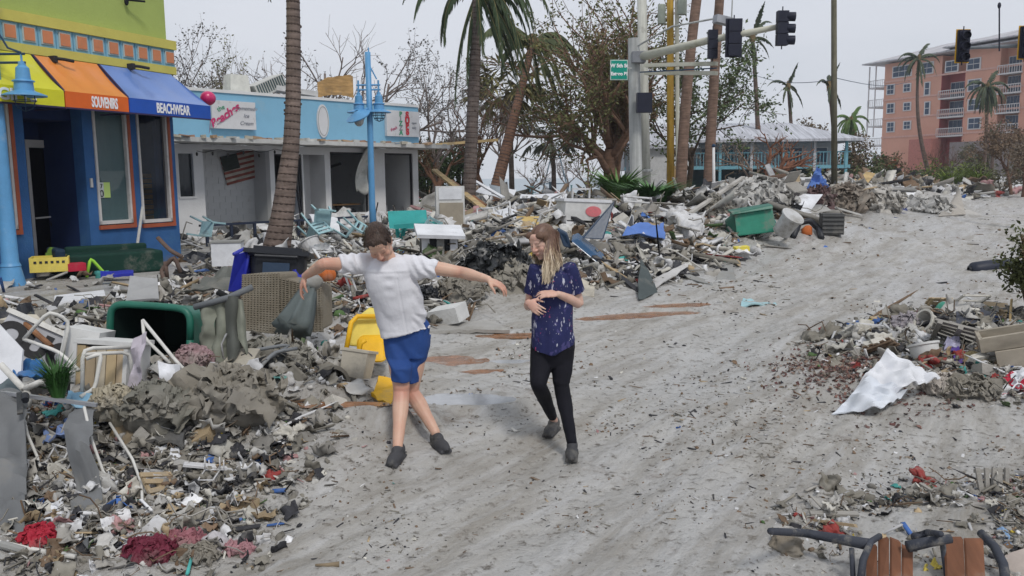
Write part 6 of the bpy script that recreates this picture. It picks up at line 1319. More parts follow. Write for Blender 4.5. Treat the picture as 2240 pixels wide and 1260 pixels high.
wheelie(r_, .66, .5, .62, BLKP, DGR); mb = MB(); mb.box((0, 0, .66), (.74, .6, .05), Euler((.06, .03, 0)).to_matrix()); mb.box((0, 0, .70), (.55, .42, .05), Euler((.06, .03, 0)).to_matrix()); mb.build('lid', BLKP, r_); mb = MB(); mb.box((0, -.26, .35), (.3, .03, .34)); mb.build('recess_panel', NVY, r_); mb = MB(); mb.box((.08, -.28, .3), (.09, .012, .04)); mb.build('green_sticker', dm('stk', (.1, .3, .1), .1), r_)
quad('blue_sheet', [(640, 640, 0), (662, 640, .1), (660, 585, .2), (642, 590, .1)], BLU, 'small bright blue panel right of the black bin', 'panel', 3, 4, .01, 2, .03, D0=9.4)
# yellow cart, cream bucket, drum
r_ = T('yellow_cart', 800, 790, 'bright yellow plastic tub cart tipped up behind the man', 'cart', D=6.9); D = 6.9
mb = MB(); c = [W(r_, 758, 758, D), W(r_, 845, 765, D), W(r_, 838, 695, D+.15), W(r_, 775, 694, D+.1)]; mb.add(c+[p+Vector((.04, .42, .02)) for p in c], [(0, 1, 2, 3), (7, 6, 5, 4), (0, 4, 5, 1), (1, 5, 6, 2), (2, 6, 7, 3), (3, 7, 4, 0)]); o = mb.build('tub', YPL, r_); bv = o.modifiers.new('b', 'BEVEL'); bv.width = .03; bv.segments = 3
mb = MB(); c = [W(r_, 776, 795, D-.2), W(r_, 846, 795, D-.2), W(r_, 842, 738, D-.05), W(r_, 778, 738, D-.05)]; mb.add(c+[p+Vector((.0, .3, .0)) for p in c], [(0, 1, 2, 3), (7, 6, 5, 4), (0, 4, 5, 1), (1, 5, 6, 2), (2, 6, 7, 3), (3, 7, 4, 0)]); o = mb.build('tub_bottom', YEL, r_); bv = o.modifiers.new('b', 'BEVEL'); bv.width = .05; bv.segments = 3
mb = MB(); mb.tube([W(r_, 757, 768, D-.1), W(r_, 768, 706, D), W(r_, 782, 692, D+.05), W(r_, 835, 692, D+.1)], .022, 8); mb.tube([W(r_, 782, 790, D-.25), W(r_, 790, 752, D-.2), W(r_, 800, 745, D-.2)], .016, 8); mb.build('handle', YEL, r_, smooth=True)
quad('yellow_disc', [(812, 872, 0), (856, 884, -.05), (866, 838, .15), (828, 830, .15)], YEL, 'round-edged yellow plastic lid in the mud by the front leg', 'lid', 8, 8, .025, 3, .03, D0=6.35, seed=3)
r_ = T('cream_bucket', 778, 825, 'mud-splashed cream square bucket in front of the yellow cart', 'bucket', D=6.35, rot=(R(-14), R(6), R(-12)))
mb = MB(); mb.box((0, 0, .1), (.19, .18, .2), taper=1.12); mb.build('pail', CRM, r_); mb = MB(); mb.box((0, 0, .21), (.235, .22, .02)); mb.build('rim', CRM, r_)
mb = MB(); mb.lathe((0, 0, 0), [(.0, .2), (.09, .2), (.115, .0), (.135, -.02), (.14, -.06), (.115, -.07), (.105, -.02), (.085, .1), (0, .12)], 20, Vector((-.35, .8, .1))); one(mb, 'clay_pot', MUDM, at(722, 832, 6.2), 'round mud-caked pot lying sideways left of the cream bucket', 'pot', True, 40)
# muddy cloth heaps, pink cloth
def heap(name, px, py, D, rx, ry, rz, m, label, cat, seed, jit=.9, n=26, k=18, rot=0):
    mb = MB(); c = at(px, py, dclamp(px, py, D, ry*.25))
    if jit >= .75:      # crumpled layers lying over one another
        q = random.Random(seed); mb.ell((0, 0, -.15*rz), (rx*.72, ry*.72, rz*.75), n=20, m=12, jit=.6, seed=seed)
        for i in range(int(26+rx*22)):
            az = q.uniform(0, 6.28); t = q.uniform(0, 1.35); nn = Vector((math.sin(t)*math.cos(az), math.sin(t)*math.sin(az), math.cos(t))); p = Vector((nn.x*rx*.8, nn.y*ry*.8, nn.z*rz*.8-.1*rz)); x, y, z = frame(nn+Vector((q.gauss(0, .3), q.gauss(0, .3), q.gauss(0, .25)))); L1, L2 = rx*q.uniform(.15, .5), rx*q.uniform(.12, .36); sd = q.uniform(0, 99); ro = q.uniform(0, 3); x, y = x*math.cos(ro)+y*math.sin(ro), y*math.cos(ro)-x*math.sin(ro)
            mb.sheet(lambda u, v: p+x*(u-.5)*L1*2+y*(v-.5)*L2*2+z*L2*(.55*mnoise.noise(Vector((u*2.2, v*3.5, sd)))+.35*mnoise.noise(Vector((u*5, v*9, sd)))+.16*mnoise.noise(Vector((u*11, v*18, sd)))-.7*((u-.5)**2+(v-.5)**2)), 11, 11, .008)
        for i in range(int(60+rx*60)):
            az = q.uniform(0, 6.28); t = q.uniform(0, 1.5); k = q.uniform(.75, 1.1); mb.ell((math.sin(t)*math.cos(az)*rx*k, math.sin(t)*math.sin(az)*ry*k, math.cos(t)*rz*k-.1*rz), (rx*q.uniform(.05, .16), rx*q.uniform(.04, .1), rx*q.uniform(.03, .08)), Euler((q.uniform(0, 3), q.uniform(0, 3), q.uniform(0, 3))).to_matrix(), n=8, m=6, jit=1.2, seed=i)
        return one(mb, name, m, c, label, cat, True, 50, rot=(0, 0, R(rot)))
    N1, N2 = 48, 26; vs = []; q = random.Random(seed)
    for i in range(N2+1):
        t = math.pi*.62*i/N2
        for j in range(N1):
            a = 2*math.pi*j/N1; p = Vector((math.sin(t)*math.cos(a), math.sin(t)*math.sin(a), math.cos(t)))
            w_ = 1+jit*(.5*mnoise.noise(p*1.5+Vector((seed, 0, 0)))+.22*abs(mnoise.noise(p*4+Vector((0, seed, 0))))*2-.1+.12*mnoise.noise(p*10+Vector((0, seed, 3)))+.06*mnoise.noise(p*22))
            vs.append((p.x*rx*w_, p.y*ry*w_, (p.z-.1)*rz*w_))
    mb.add(vs, [(i*N1+j, (i+1)*N1+j, (i+1)*N1+(j+1) % N1, i*N1+(j+1) % N1) for i in range(N2) for j in range(N1)])
    return one(mb, name, m, c, label, cat, True, None, rot=(0, 0, R(rot)))
heap('cloth_heap', 500, 880, 5.75, .42, .3, .22, MUDM, 'large mud-caked cloth heap in front of the green bin mouth', 'cloth heap', 3)
heap('cloth_heap', 330, 895, 5.2, .3, .25, .16, dm('mud_heap2', (.17, .165, .14), .5, bump=.5), 'dark muddy heap below the white tube lounger frame', 'cloth heap', 4)
heap('cloth_heap', 425, 785, 5.95, .16, .12, .1, PNK, 'crumpled pinkish cloth on the mud heap before the green bin', 'cloth heap', 5, 1.2)
heap('cloth_heap', 600, 790, 6.4, .34, .2, .17, dm('mud_heap3', (.24, .23, .2), .5, bump=.5), 'grey muddy fabric mound left of the round clay pot', 'cloth heap', 6)
heap('cloth_heap', 245, 885, 5.1, .17, .14, .13, dm('mud_heap4', (.36, .32, .24), .45, bump=.4), 'pale tan muddy lump by the foot of the stained cabinet', 'cloth heap', 16)
r_ = T('beach_chair', 585, 800, 'collapsed dark slate beach chair between the mud mounds', 'chair', D=6.15); D = 6.1
loops(r_, 'tube', [[W(r_, 508, 800, D), W(r_, 545, 768, D), W(r_, 640, 752, D+.1), W(r_, 565, 800, D)], [W(r_, 545, 830, D-.1), W(r_, 600, 770, D), W(r_, 650, 762, D+.1)]], .014, dm('tube_slate', (.17, .18, .19), .2))
quad('seat_sling', [(548, 838, -.1), (598, 815, 0), (628, 775, .15), (560, 785, .1)], dm('sling_dark', (.03, .033, .035), .25), None, None, 8, 8, .02, 3, .008, parent=r_, D0=6.1)
quad('grey_board', [(440, 862, 0), (505, 880, 0), (570, 770, .3), (510, 770, .3)], dm('board_cream_mud', (.36, .33, .27), .5), 'muddy pale board lying slanted between the cloth heaps', 'board', 5, 9, .012, 3, .04, D0=5.8)
# sidewalk things by the blue shop
quad('white_slab', [(118, 668, 0), (232, 656, .2), (228, 640, 1.2), (120, 652, 1.0)], WHS, 'long white slab lying on the pavement below the blue shop', 'slab', 4, 4, .005, 1, .09, D0=12.0, smooth=False)
quad('grey_board', [(275, 660, 0), (348, 655, .0), (345, 612, .6), (285, 606, .6)], dm('board_plain_grey', (.32, .32, .325), .12), 'plain grey rounded board propped on the pavement', 'board', 6, 6, .01, 2, .03, D0=10.5)
quad('blue_plank', [(220, 606, 0), (292, 601, .1), (292, 594, .3), (220, 596, .3)], BLU, 'flat bright blue strip on the pavement before the dark green couch', 'strip', 6, 2, .01, 2, .05, D0=14.5)
r_ = T('yellow_crate', 112, 592, 'yellow crate with cut-out slots and red corner at the shop doorway', 'crate', D=15.0, rz=R(24))
mb = MB()
for a, s_ in (((0, -.25, .13), (.62, .03, .26)), ((0, .25, .13), (.62, .03, .26)), ((-.3, 0, .13), (.03, .5, .26)), ((.3, 0, .13), (.03, .5, .26)), ((0, 0, .02), (.6, .5, .02))): mb.box(a, s_)
mb.build('crate_box', YPL, r_)
for k in range(6): mb = MB(); mb.box((-.22+.09*k, -.27, .18), (.045, .012, .04)); mb.build('slot', BLKP, r_)
mb = MB(); mb.box((.4, -.1, .06), (.3, .3, .14), Euler((0, 0, .3)).to_matrix()); mb.build('red_block', RED, r_)
quad('green_turf', [(95, 580, 0), (140, 590, 0), (130, 545, .4), (105, 545, .4)], dm('turf_green', (.12, .22, .03), .15, bump=.8), 'bright green artificial turf scrap hanging over the yellow crate', 'turf', 8, 8, .05, 5, .02, D0=15.0)
r_ = T('green_couch', 260, 595, 'dark green padded bench tipped over against the blue shop wall', 'bench', D=16.0, rz=R(40)); dg = dm('couch_green', (.005, .035, .025), .2); dn = dm('couch_navy', (.01, .03, .06), .1)
for c_, s_, m_, nm in (((-.1, 0, .2), (1.7, .75, .42), dg, 'seat'), ((-.1, .38, .34), (1.5, .14, .36), dg, 'backrest'), ((-1.05, .1, .28), (.18, .8, .5), dn, 'armrest')):
    mb = MB(); mb.box(c_, s_); o = mb.build(nm, m_, r_); bv = o.modifiers.new('b', 'BEVEL'); bv.width = .05; bv.segments = 3
loops(r_, 'lime_strap', [[(-.7, -.55, 0), (-.6, -.5, .35), (-.35, -.5, .0), (-.1, -.55, .05)]], .03, dm('lime', (.3, .6, .06), .05))
r_ = T('bent_trim', 380, 640, 'brown bent metal trim standing like a hook on the pavement', 'scrap', D=12.2); D = 12.2
loops(r_, 'bent_strip', [[W(r_, 372, 648, D), W(r_, 352, 592, D), W(r_, 382, 560, D), W(r_, 395, 596, D)], [W(r_, 345, 520, D+.1), W(r_, 372, 548, D), W(r_, 398, 562, D)], [W(r_, 366, 610, D), W(r_, 362, 572, D)]], .032, dm('rust_brown', (.12, .08, .065), .4))
pole_('white_pipe', (300, 538, 17.2), (312, 452, 17.3), .03, W_T, 'thin white pipe leaning on the blue wall between the windows', 'pipe')
r_ = T('white_box', 500, 580, 'plain white box on the pavement left of the blue bin', 'box', D=14.5, rz=R(10)); mb = MB(); mb.box((0, 0, .2), (.5, .35, .4)); mb.build('box_body', WHS, r_); mb = MB(); mb.box((0, 0, .42), (.53, .38, .03)); mb.build('lid', GRY, r_)
quad('grey_tarp', [(400, 642, 0), (512, 635, .2), (515, 582, .8), (470, 600, .8)], dm('tarp_dark', (.12, .125, .115), .3), 'dark grey tarp draped in a slope left of the blue bin', 'tarp', 12, 10, .05, 4, .01, D0=10.0, seed=8)
quad('black_cloth', [(400, 575, 0), (462, 575, .2), (460, 550, .5), (405, 556, .5)], BLKP, 'flat black cloth heap behind the bent brown trim', 'cloth', 10, 6, .06, 5, .01, D0=16.5, seed=9)
r_ = T('small_pumpkin', 716, 616, 'small orange ribbed gourd toy beside the closed umbrella', 'toy', D=8.4)
mb = MB(); 
for k in range(7): a = 2*math.pi*k/7; mb.ell((math.cos(a)*.045, math.sin(a)*.045, .07), (.05, .05, .065), n=10, m=8)
mb.build('gourd', ORG, r_, smooth=True); mb = MB(); mb.tube([(0, 0, .12), (.01, 0, .17)], .012, 6); mb.build('stem', BRN, r_)
# --- middle: in front of the cafe ---
r_ = T('turquoise_bench', 905, 520, 'turquoise bench tipped on its back before the right end of the cafe', 'bench', D=19.5); D = 19.5
mb = MB(); c = [W(r_, 852, 500, D), W(r_, 935, 500, D+.2), W(r_, 932, 461, D+.6), W(r_, 848, 464, D+.4)]; mb.add(c+[p+Vector((.0, .08, .02)) for p in c], [(0, 1, 2, 3), (7, 6, 5, 4), (0, 4, 5, 1), (1, 5, 6, 2), (2, 6, 7, 3), (3, 7, 4, 0)]); mb.build('backrest', TQ, r_)
mb = MB(); mb.bar(W(r_, 862, 496, D-.3), W(r_, 963, 488, D-.2), .14, .1); mb.build('seat', TQ, r_)
for a, b2 in ((868, 872), (925, 930), (885, 878)): mb = MB(); mb.bar(W(r_, a, 495, D-.1), W(r_, b2, 528, D), .07); mb.build('leg', TQ, r_)
rq = random.Random(77)
for k, (x, y) in enumerate(((690, 512), (735, 515), (770, 512), (706, 488), (612, 508), (452, 512), (940, 530))):
    if k in (1, 4): continue
    D = 18.6+.5*(k % 3); r_ = T('garden_chair', x, y, ['pale turquoise chair frame upturned right of the leaning palm', 'pale turquoise chair with legs up, middle of the terrace', 'pale turquoise chair frame just left of the blue lamp post', 'turquoise chair leaning on the white cafe panel', 'turquoise chair half hidden behind the leaning palm trunk', 'turquoise chair behind the rail at the left end of the cafe', 'pale turquoise chair legs below the tipped bench'][k], 'chair', D=D, group='turquoise cafe chairs', rot=(R(rq.uniform(20, 160)), R(rq.uniform(-30, 30)), R(rq.uniform(0, 180))))
    r_.location.z += .12; r_.scale = (.85, .85, .85)
    for sx in (-1, 1):
        for sy in (-1, 1): mb = MB(); mb.bar((sx*.2, sy*.2, 0), (sx*.24, sy*.25, -.42), .045); mb.build('leg', TQP, r_)
        mb = MB(); mb.bar((sx*.2, .2, 0), (sx*.2, .28, .45), .05); mb.build('back_post', TQP, r_)
    mb = MB(); mb.box((0, 0, .01), (.44, .44, .04)); mb.build('seat', TQP, r_)
    for j in range(3): mb = MB(); mb.box((0, .23+.025*j, .14+.13*j), (.4, .025, .07)); mb.build('back_slat', TQP, r_)
quad('plastic_sheet', [(690, 500, 0), (745, 512, 0), (738, 480, .5), (676, 470, .5)], WHS, 'white curved table top leaning in front of the cafe doorway', 'panel', 8, 6, .03, 3, .05, D0=20)
r_ = T('cabinet', 985, 500, 'beige-fronted white cabinet standing left of the tall coconut palm', 'cabinet', D=22, rz=R(8)); mb = MB(); mb.box((0, 0, .55), (.75, .5, 1.15)); mb.build('carcass', W_P, r_); mb = MB(); mb.box((.02, -.27, .32), (.62, .04, .75)); mb.build('door', dm('beige_door', (.33, .29, .23), .25), r_); mb = MB(); mb.box((.0, -.26, .93), (.6, .02, .3)); mb.build('panel', WHS, r_)
r_ = T('white_table', 962, 562, 'upturned white table with dark underside left of the coconut palm base', 'table', D=15.5, rz=R(12)); mb = MB(); mb.box((0, 0, .42), (.78, .6, .06), Euler((R(14), R(3), 0)).to_matrix()); mb.build('table_top', WHS, r_)
for sx in (-.24, .0, .22): mb = MB(); mb.box((sx, -.1, .2), (.12, .08, .42)); mb.build('leg', WHS if sx else GRY, r_)
mb = MB(); mb.box((0, .1, .2), (.6, .3, .34)); mb.build('dark_box', BLKP, r_)
quad('yellow_board', [(1127, 502, 0), (1224, 500, 0), (1222, 476, .3), (1130, 476, .3)], dm('board_yellow', (.50, .36, .14), .15), 'mustard yellow board standing on the rubble behind the girl', 'board', 4, 3, .01, 2, .06, D0=19)
pole_('long_stick', (1062, 524, 17), (1340, 486, 19), .025, WOOD, 'long thin brown stick lying behind the girl', 'stick')
heap('black_bag_heap', 1085, 600, 13.6, .62, .5, .5, dm('bag_black', (.018, .02, .022), .25, rough=.4, spec=.5), 'glossy black bag heap between the outstretched arm and the girl', 'bags', 21, 1.4)
heap('rubble_mound', 1112, 622, 13.1, .45, .4, .36, dm('mound_grey', (.27, .25, .21), .5, bump=.5), 'grey-tan rubble mound in front of the black bag heap', 'rubble', 22, 1.3)
heap('rubble_mound', 1010, 640, 11.6, .38, .3, .24, MUDM, 'muddy mound under the outstretched forearm', 'rubble', 23, 1.3)
heap('black_bag_heap', 935, 655, 11.5, .25, .2, .2, BLKP, 'small black bag heap just right of the white T-shirt', 'bags', 24, 1.3)
r_ = T('white_carton', 985, 704, 'white carton lying open beside the rubble right of the man', 'carton', D=10.3, rot=(R(8), R(-12), R(-25))); mb = MB(); mb.box((0, 0, .1), (.42, .3, .2)); mb.build('carton_body', W_P, r_); mb = MB(); mb.box((-.3, .02, .12), (.24, .3, .03), Euler((0, -.5, 0)).to_matrix()); mb.build('flap', W_P, r_)
quad('flat_board', [(930, 728, 0), (1115, 722, 0), (1080, 706, .5), (950, 708, .5)], dm('board_flatgrey', (.34, .33, .31), .4), 'long flat grey board lying in the mud between the two people', 'board', 10, 4, .015, 3, .04, D0=9.9)
# navy lounger
r_ = T('navy_lounger', 1290, 560, 'glossy navy plastic lounger sticking up from the rubble right of the girl', 'lounger', D=15.5); D = 15.5
def slab(nm, cs, m, dep): 
    c = [W(r_, *p) for p in cs]; mb = MB(); mb.add(c+[p+Vector(dep) for p in c], [(0, 1, 2, 3), (7, 6, 5, 4), (0, 4, 5, 1), (1, 5, 6, 2), (2, 6, 7, 3), (3, 7, 4, 0)]); o = mb.build(nm, m, r_); bv = o.modifiers.new('b', 'BEVEL'); bv.width = .03; bv.segments = 2
slab('backrest', [(1272, 522, D), (1320, 525, D), (1345, 440, D+.4), (1335, 452, D+.5)], NVY, (.02, .15, .03)); slab('seat', [(1248, 528, D-.1), (1262, 522, D), (1322, 572, D-.2), (1310, 580, D-.3)], dm('navy_gloss', (.012, .06, .14), .06, rough=.25, spec=.6), (.05, .35, .1)); slab('foot', [(1218, 500, D+.1), (1240, 512, D), (1250, 545, D), (1232, 540, D)], NVY, (.02, .15, .03))
quad('blue_cloth', [(1362, 512, 0), (1455, 522, 0), (1452, 488, .5), (1380, 492, .5)], BLC, 'bright blue draped cloth on the rubble beyond the navy lounger', 'cloth', 14, 10, .06, 4, .01, D0=19, seed=11, m_=.9)
r_ = T('white_freezer', 1275, 480, 'white ice box with round red mark lying among pale sheets', 'ice box', D=25, rot=(0, R(3), R(14))); mb = MB(); mb.box((0, 0, .2), (1.1, .7, .42)); mb.build('box_body', W_P, r_); mb = MB(); mb.box((-.02, 0, .44), (1.15, .75, .06)); mb.build('lid', WHS, r_); mb = MB(); mb.loft([((.12, -.355, .2), (.19, 0, 0), (0, 0, .12)), ((.12, -.365, .2), (.19, 0, 0), (0, 0, .12))], 20); mb.build('red_mark', dm('mark_red', (.6, .16, .18), .1), r_)
quad('grey_curved_sheet', [(1335, 480, 0), (1392, 485, 0), (1388, 445, .8), (1348, 440, .8)], GRY, 'grey rounded sheet standing behind the navy lounger', 'sheet', 8, 6, .03, 2, .02, D0=22)
pole_('long_pole', (1462, 498, 20.5), (1626, 388, 22), .05, dm('pole_whitegrey', (.42, .4, .37), .35), 'long pale pole rising diagonally over the heap left of the green bin', 'pole', sq=(.12, .06))
pole_('fallen_log', (1478, 424, 30), (1716, 386, 33), .12, dm('log_brown', (.10, .06, .04), .2), 'long dark brown log lying on top of the far heap', 'log')
pole_('yellow_surf_plank', (1392, 462, 24), (1455, 438, 25), .08, dm('plank_cream', (.55, .5, .25), .2), 'cream-yellow plank below the low green plant', 'plank', sq=(.26, .08))
for k, (a, b2, w_) in enumerate((((1400, 470, 23), (1600, 452, 25), .12), ((1380, 482, 22), (1560, 476, 22.5), .14), ((1210, 505, 20), (1345, 500, 20), .1), ((1440, 448, 27), (1560, 440, 28), .1), ((1590, 470, 23), (1500, 500, 21), .1))):
    pole_('timber', a, b2, .05, [WOOD, BRN, WOOD, GRY, WOOD][k], ['grey timber lying across the heap left of the wrapped mattress', 'reddish timber below the long pale pole', 'brown timber under the navy lounger back', 'weathered timber behind the blue cloth', 'short timber at the foot of the long pale pole'][k], 'timber', sq=(w_, .07))
# the wrapped mattress and green bin group
heap('wrapped_mattress', 1645, 446, 25, 1.1, .7, .62, dm('mattress_white', (.5, .49, .47), .4), 'big dirty white mattress bundle on the heap above the green bin', 'mattress', 31, .8)
heap('grey_bundle', 1562, 470, 23.5, .45, .4, .55, dm('bundle_grey', (.27, .255, .22), .5), 'bulging grey bundle left of the wrapped mattress', 'bundle', 32, .8)
r_ = T('green_bin', 1645, 505, 'bright green rectangular bin lying in the heap in the middle distance', 'bin', D=21.0); D = G(1650, 524).y-.25
def slab2(nm, cs, m, dep, bw=.03):
    c = [at(*p)-r_.location for p in cs]; mb = MB(); mb.add(c+[p+Vector(dep) for p in c], [(0, 1, 2, 3), (7, 6, 5, 4), (0, 4, 5, 1), (1, 5, 6, 2), (2, 6, 7, 3), (3, 7, 4, 0)]); o = mb.build(nm, m, r_); bv = o.modifiers.new('b', 'BEVEL'); bv.width = bw; bv.segments = 2
slab2('bin_body', [(1612, 517, D), (1700, 507, D+.1), (1690, 455, D+.2), (1606, 468, D+.1)], GRN2, (.05, .6, .0)); slab2('bin_end', [(1594, 508, D+.4), (1611, 516, D+.02), (1605, 470, D+.12), (1590, 482, D+.5)], GRN, (.02, .3, 0)); slab2('rim', [(1602, 470, D-.02), (1692, 456, D+.1), (1690, 448, D+.15), (1598, 463, D)], GRN, (.0, .3, .03), .015)
mb = MB(); mb.lathe((0, 0, 0), [(0, -.26), (.2, -.26), (.23, .2), (.27, .21), (.27, .25), (.0, .27)], 22, Vector((.35, -.5, .75))); one(mb, 'white_tub', dm('tub_dirty', (.5, .5, .5), .5), at(1722, 490, D-.3), 'round white wash tub leaning against the green bin in the heap', 'tub', True, 40)
quad('white_sheet', [(1722, 500, 0), (1765, 470, .2), (1798, 428, .8), (1740, 425, .8)], WHS, 'stiff white sheet fanned out above the wash tub', 'sheet', 10, 10, .08, 3, .02, D0=21.5, seed=12)
quad('dark_board', [(1682, 455, 0), (1722, 470, -.2), (1750, 424, .5), (1728, 420, .6)], dm('board_dark', (.035, .03, .03), .2), 'dark board jutting between the green bin and white sheet', 'board', 4, 4, .01, 2, .04, D0=21.5)
r_ = T('black_arch', 1765, 515, 'black rubber arch half sunk right of the wash tub', 'tyre', D=20.2); loops(r_, 'rubber', [[W(r_, 1735, 518, 20.2), W(r_, 1748, 488, 20.2), W(r_, 1772, 482, 20.2), W(r_, 1790, 500, 20.2), W(r_, 1797, 520, 20.2)]], .075, BLKP); mb = MB(); mb.ell(W(r_, 1766, 508, 20.4), (.14, .1, .17), jit=.3); mb.build('orange_can', ORG, r_, smooth=True)
r_ = T('dark_crate', 1818, 512, 'dark ribbed crate standing at the heap edge right of the black arch', 'crate', D=21.5, rz=R(-10)); mb = MB(); mb.box((0, 0, .25), (.5, .45, .5)); mb.build('crate_box', dm('crate_dark', (.07, .07, .07), .3), r_)
for k in range(5): mb = MB(); mb.box((0, -.235, .06+.1*k), (.5, .03, .04)); mb.build('slat', dm('slat_dk', (.10, .10, .10), .3), r_)
quad('blue_tent', [(1765, 412, 0), (1812, 412, .0), (1796, 372, .4), (1784, 370, .4)], BLC, 'blue cloth draped to a peak on the heap before the utility pole', 'cloth', 14, 12, .12, 4, .01, D0=26, seed=13)
heap('maroon_bundle', 1788, 445, 25, .55, .5, .55, dm('bundle_maroon', (.10, .06, .06), .3), 'dark maroon bundle beneath the blue peaked cloth', 'bundle', 33, 1.2)
quad('plywood', [(1858, 412, 0), (1888, 415, 0), (1915, 380, .5), (1895, 376, .6)], TAN, 'tan plywood sheet sticking up at the far debris line', 'plywood', 4, 4, .02, 2, .05, D0=33)
quad('bent_metal', [(2052, 475, 0), (2112, 472, .4), (2096, 402, .8), (2090, 430, .2)], dm('metal_beige', (.36, .33, .29), .2), 'upright bent beige metal sheet at the road edge before the hotel', 'sheet', 10, 10, .04, 2, .02, D0=36, seed=3)
quad('bent_metal', [(2050, 478, 0), (2150, 470, .4), (2112, 455, 1.5), (2060, 455, 1)], dm('metal_pale', (.45, .43, .4), .2), 'flat pale metal sheet lying at the foot of the upright beige one', 'sheet', 8, 5, .03, 2, .02, D0=36, seed=4)
quad('navy_bag', [(1955, 476, 0), (1988, 478, 0), (1982, 440, .5), (1968, 438, .5)], dm('bag_navy', (.035, .05, .16), .15), 'navy blue bag at the heap edge left of the bent beige sheet', 'bag', 10, 10, .07, 4, .02, D0=33, seed=14)
heap('white_bundle', 1905, 455, 31, 1.2, .8, .7, dm('bundle_white', (.45, .43, .4), .4), 'grey-white bundle of bent sheeting left of the navy bag', 'bundle', 34, 1.3); heap('white_bundle', 2020, 462, 34, 1.1, .7, .45, dm('bundle_white2', (.5, .49, .47), .35), 'low white bundle between the navy bag and bent beige sheet', 'bundle', 35, 1.3)
heap('brown_bundle', 1850, 450, 27, .9, .7, .7, dm('bundle_brown', (.24, .2, .165), .5), 'brown-grey rubble bundle behind the dark crate', 'bundle', 36, 1.3)
r_ = T('yellow_tub', 1620, 562, 'small white tub with yellow label at the edge of the heap', 'tub', D=18.0, rot=(R(6), R(-4), R(10))); mb = MB(); mb.box((0, 0, .07), (.3, .2, .16)); mb.build('tub_body', W_P, r_); mb = MB(); mb.box((0, -.03, .18), (.3, .16, .1)); mb.build('label_band', dm('lab_yel', (.65, .55, .08), .1), r_)
for k, (cs, mm, D0, lb) in enumerate((([(1395, 660, 0), (1440, 640, 0), (1405, 575, .5), (1400, 570, .5)], dm('slate_panel', (.06, .075, .075), .25), 14, 'dark slate panel standing on edge in the rubble right of the girl'), ([(1420, 620, 0), (1500, 575, .3), (1505, 582, .3), (1430, 635, 0)], dm('white_trim', (.48, .47, .46), .3), 15, 'pale metal trim rising to the right from the slate panel'), ([(1560, 618, 0), (1610, 616, .2), (1602, 575, .3), (1588, 580, .2)], GRY, 16, 'grey winged scrap standing at the mud edge'), ([(1480, 600, 0), (1560, 625, 0), (1556, 610, .3), (1480, 585, .3)], GRY, 16, 'grey metal strip slanting down at the heap edge'), ([(1250, 640, 0), (1300, 650, 0), (1300, 620, .3), (1245, 612, .3)], CRM, 13, 'cream crumpled sheet beside the patterned sleeve'), ([(1040, 420, 0), (1120, 440, 0), (1130, 415, 1.5), (1060, 405, 1.5)], WHS, 32, 'white sheet far behind right of the coconut palm'), ([(1130, 450, 0), (1260, 455, 0), (1240, 425, 2), (1140, 425, 2)], WHS, 28, 'wide white sheet lying on the far field behind the girl'), ([(1075, 425, 0), (1110, 435, 0), (1110, 412, .5), (1070, 405, .5)], dm('grey_cyl', (.3, .33, .36), .2), 30, 'grey-blue bent sheet far behind the coconut palm'), ([(1620, 670, 0), (1700, 668, 0), (1695, 660, .3), (1625, 655, .4)], TQP, 12.2, 'pale turquoise sliver lying alone on the open mud'), ([(1150, 470, 0), (1100, 490, 0), (1060, 470, 1), (1110, 455, 1)], WHS, 23, 'white corrugated scrap right of the coconut palm base'))):
    quad('scrap_sheet', cs, mm, lb, 'scrap', 8, 8, .03, 3, .02, D0=D0, seed=20+k)
pole_('dark_plank', (1300, 560, 15), (1400, 640, 13.6), .03, dm('plank_black', (.03, .03, .035), .3), 'thin dark plank sloping down right of the navy lounger', 'plank', sq=(.1, .03)); pole_('tan_timber', (950, 372, 32), (1075, 470, 24), .05, TAN, 'long tan timber sloping down from the cafe corner to the palm', 'timber', sq=(.22, .08)); pole_('tan_timber', (935, 318, 33), (1090, 306, 33), .05, TAN, 'tan timber jutting right from the cafe canopy', 'timber', sq=(.16, .1)); pole_('tan_timber', (985, 395, 30), (1060, 450, 26), .05, BRN, 'brown timber below the long tan one at the cafe corner', 'timber', sq=(.16, .08)); pole_('white_trim_bar', (1020, 385, 29), (1100, 432, 26), .05, WHS, 'white bar leaning beside the coconut palm', 'bar', sq=(.14, .05))
# --- right foreground ---
r_ = T('culvert_pipe', 2150, 590, 'thick black rubber pipe lying on the mud at the right', 'pipe', D=16.5); mb = MB(); a, b2 = W(r_, 2130, 590, 16.4), W(r_, 2225, 584, 16.8); mb.tube([a-Vector((.08, 0, 0)), a, a.lerp(b2, .5)+Vector((0, 0, .03)), b2], [.07, .15, .155, .15], 14); mb.build('pipe_body', dm('rubber_navy', (.02, .024, .04), .12, rough=.5), r_, smooth=True)
mb = MB(); mb.lathe(a-Vector((.09, 0, 0)), [(.05, -.02), (.09, 0), (.05, .02)], 12, Vector((1, 0, 0))); mb.build('pipe_end', BLKP, r_, smooth=True)
shrub('shrub', G(2262, 704), 'olive and brown shrub standing cut off at the right edge above the debris', 'shrub', 96, .42, .95, (.075, .085, .03), 2600, .06, 14); shrub('dead_shrub', G(2250, 704)+Vector((.1, .1, .55)), 'brown dead foliage ball inside the right edge shrub', 'shrub', 97, .38, .35, (.26, .18, .10), 1200, .06, 8)
pole_('tan_stake', (2209, 703, 8.6), (2213, 655, 8.65), .012, TAN, 'tan wooden stake standing below the right edge shrub', 'stake')
quad('corrugated_sheet', [(1868, 852, 0), (1945, 862, -.1), (2058, 826, .1), (1942, 762, .3)], WHS, 'large bent white metal sheet lying at the mud edge on the right', 'metal sheet', 26, 26, .06, 4, .012, D0=6.5, seed=31, m_=.22)
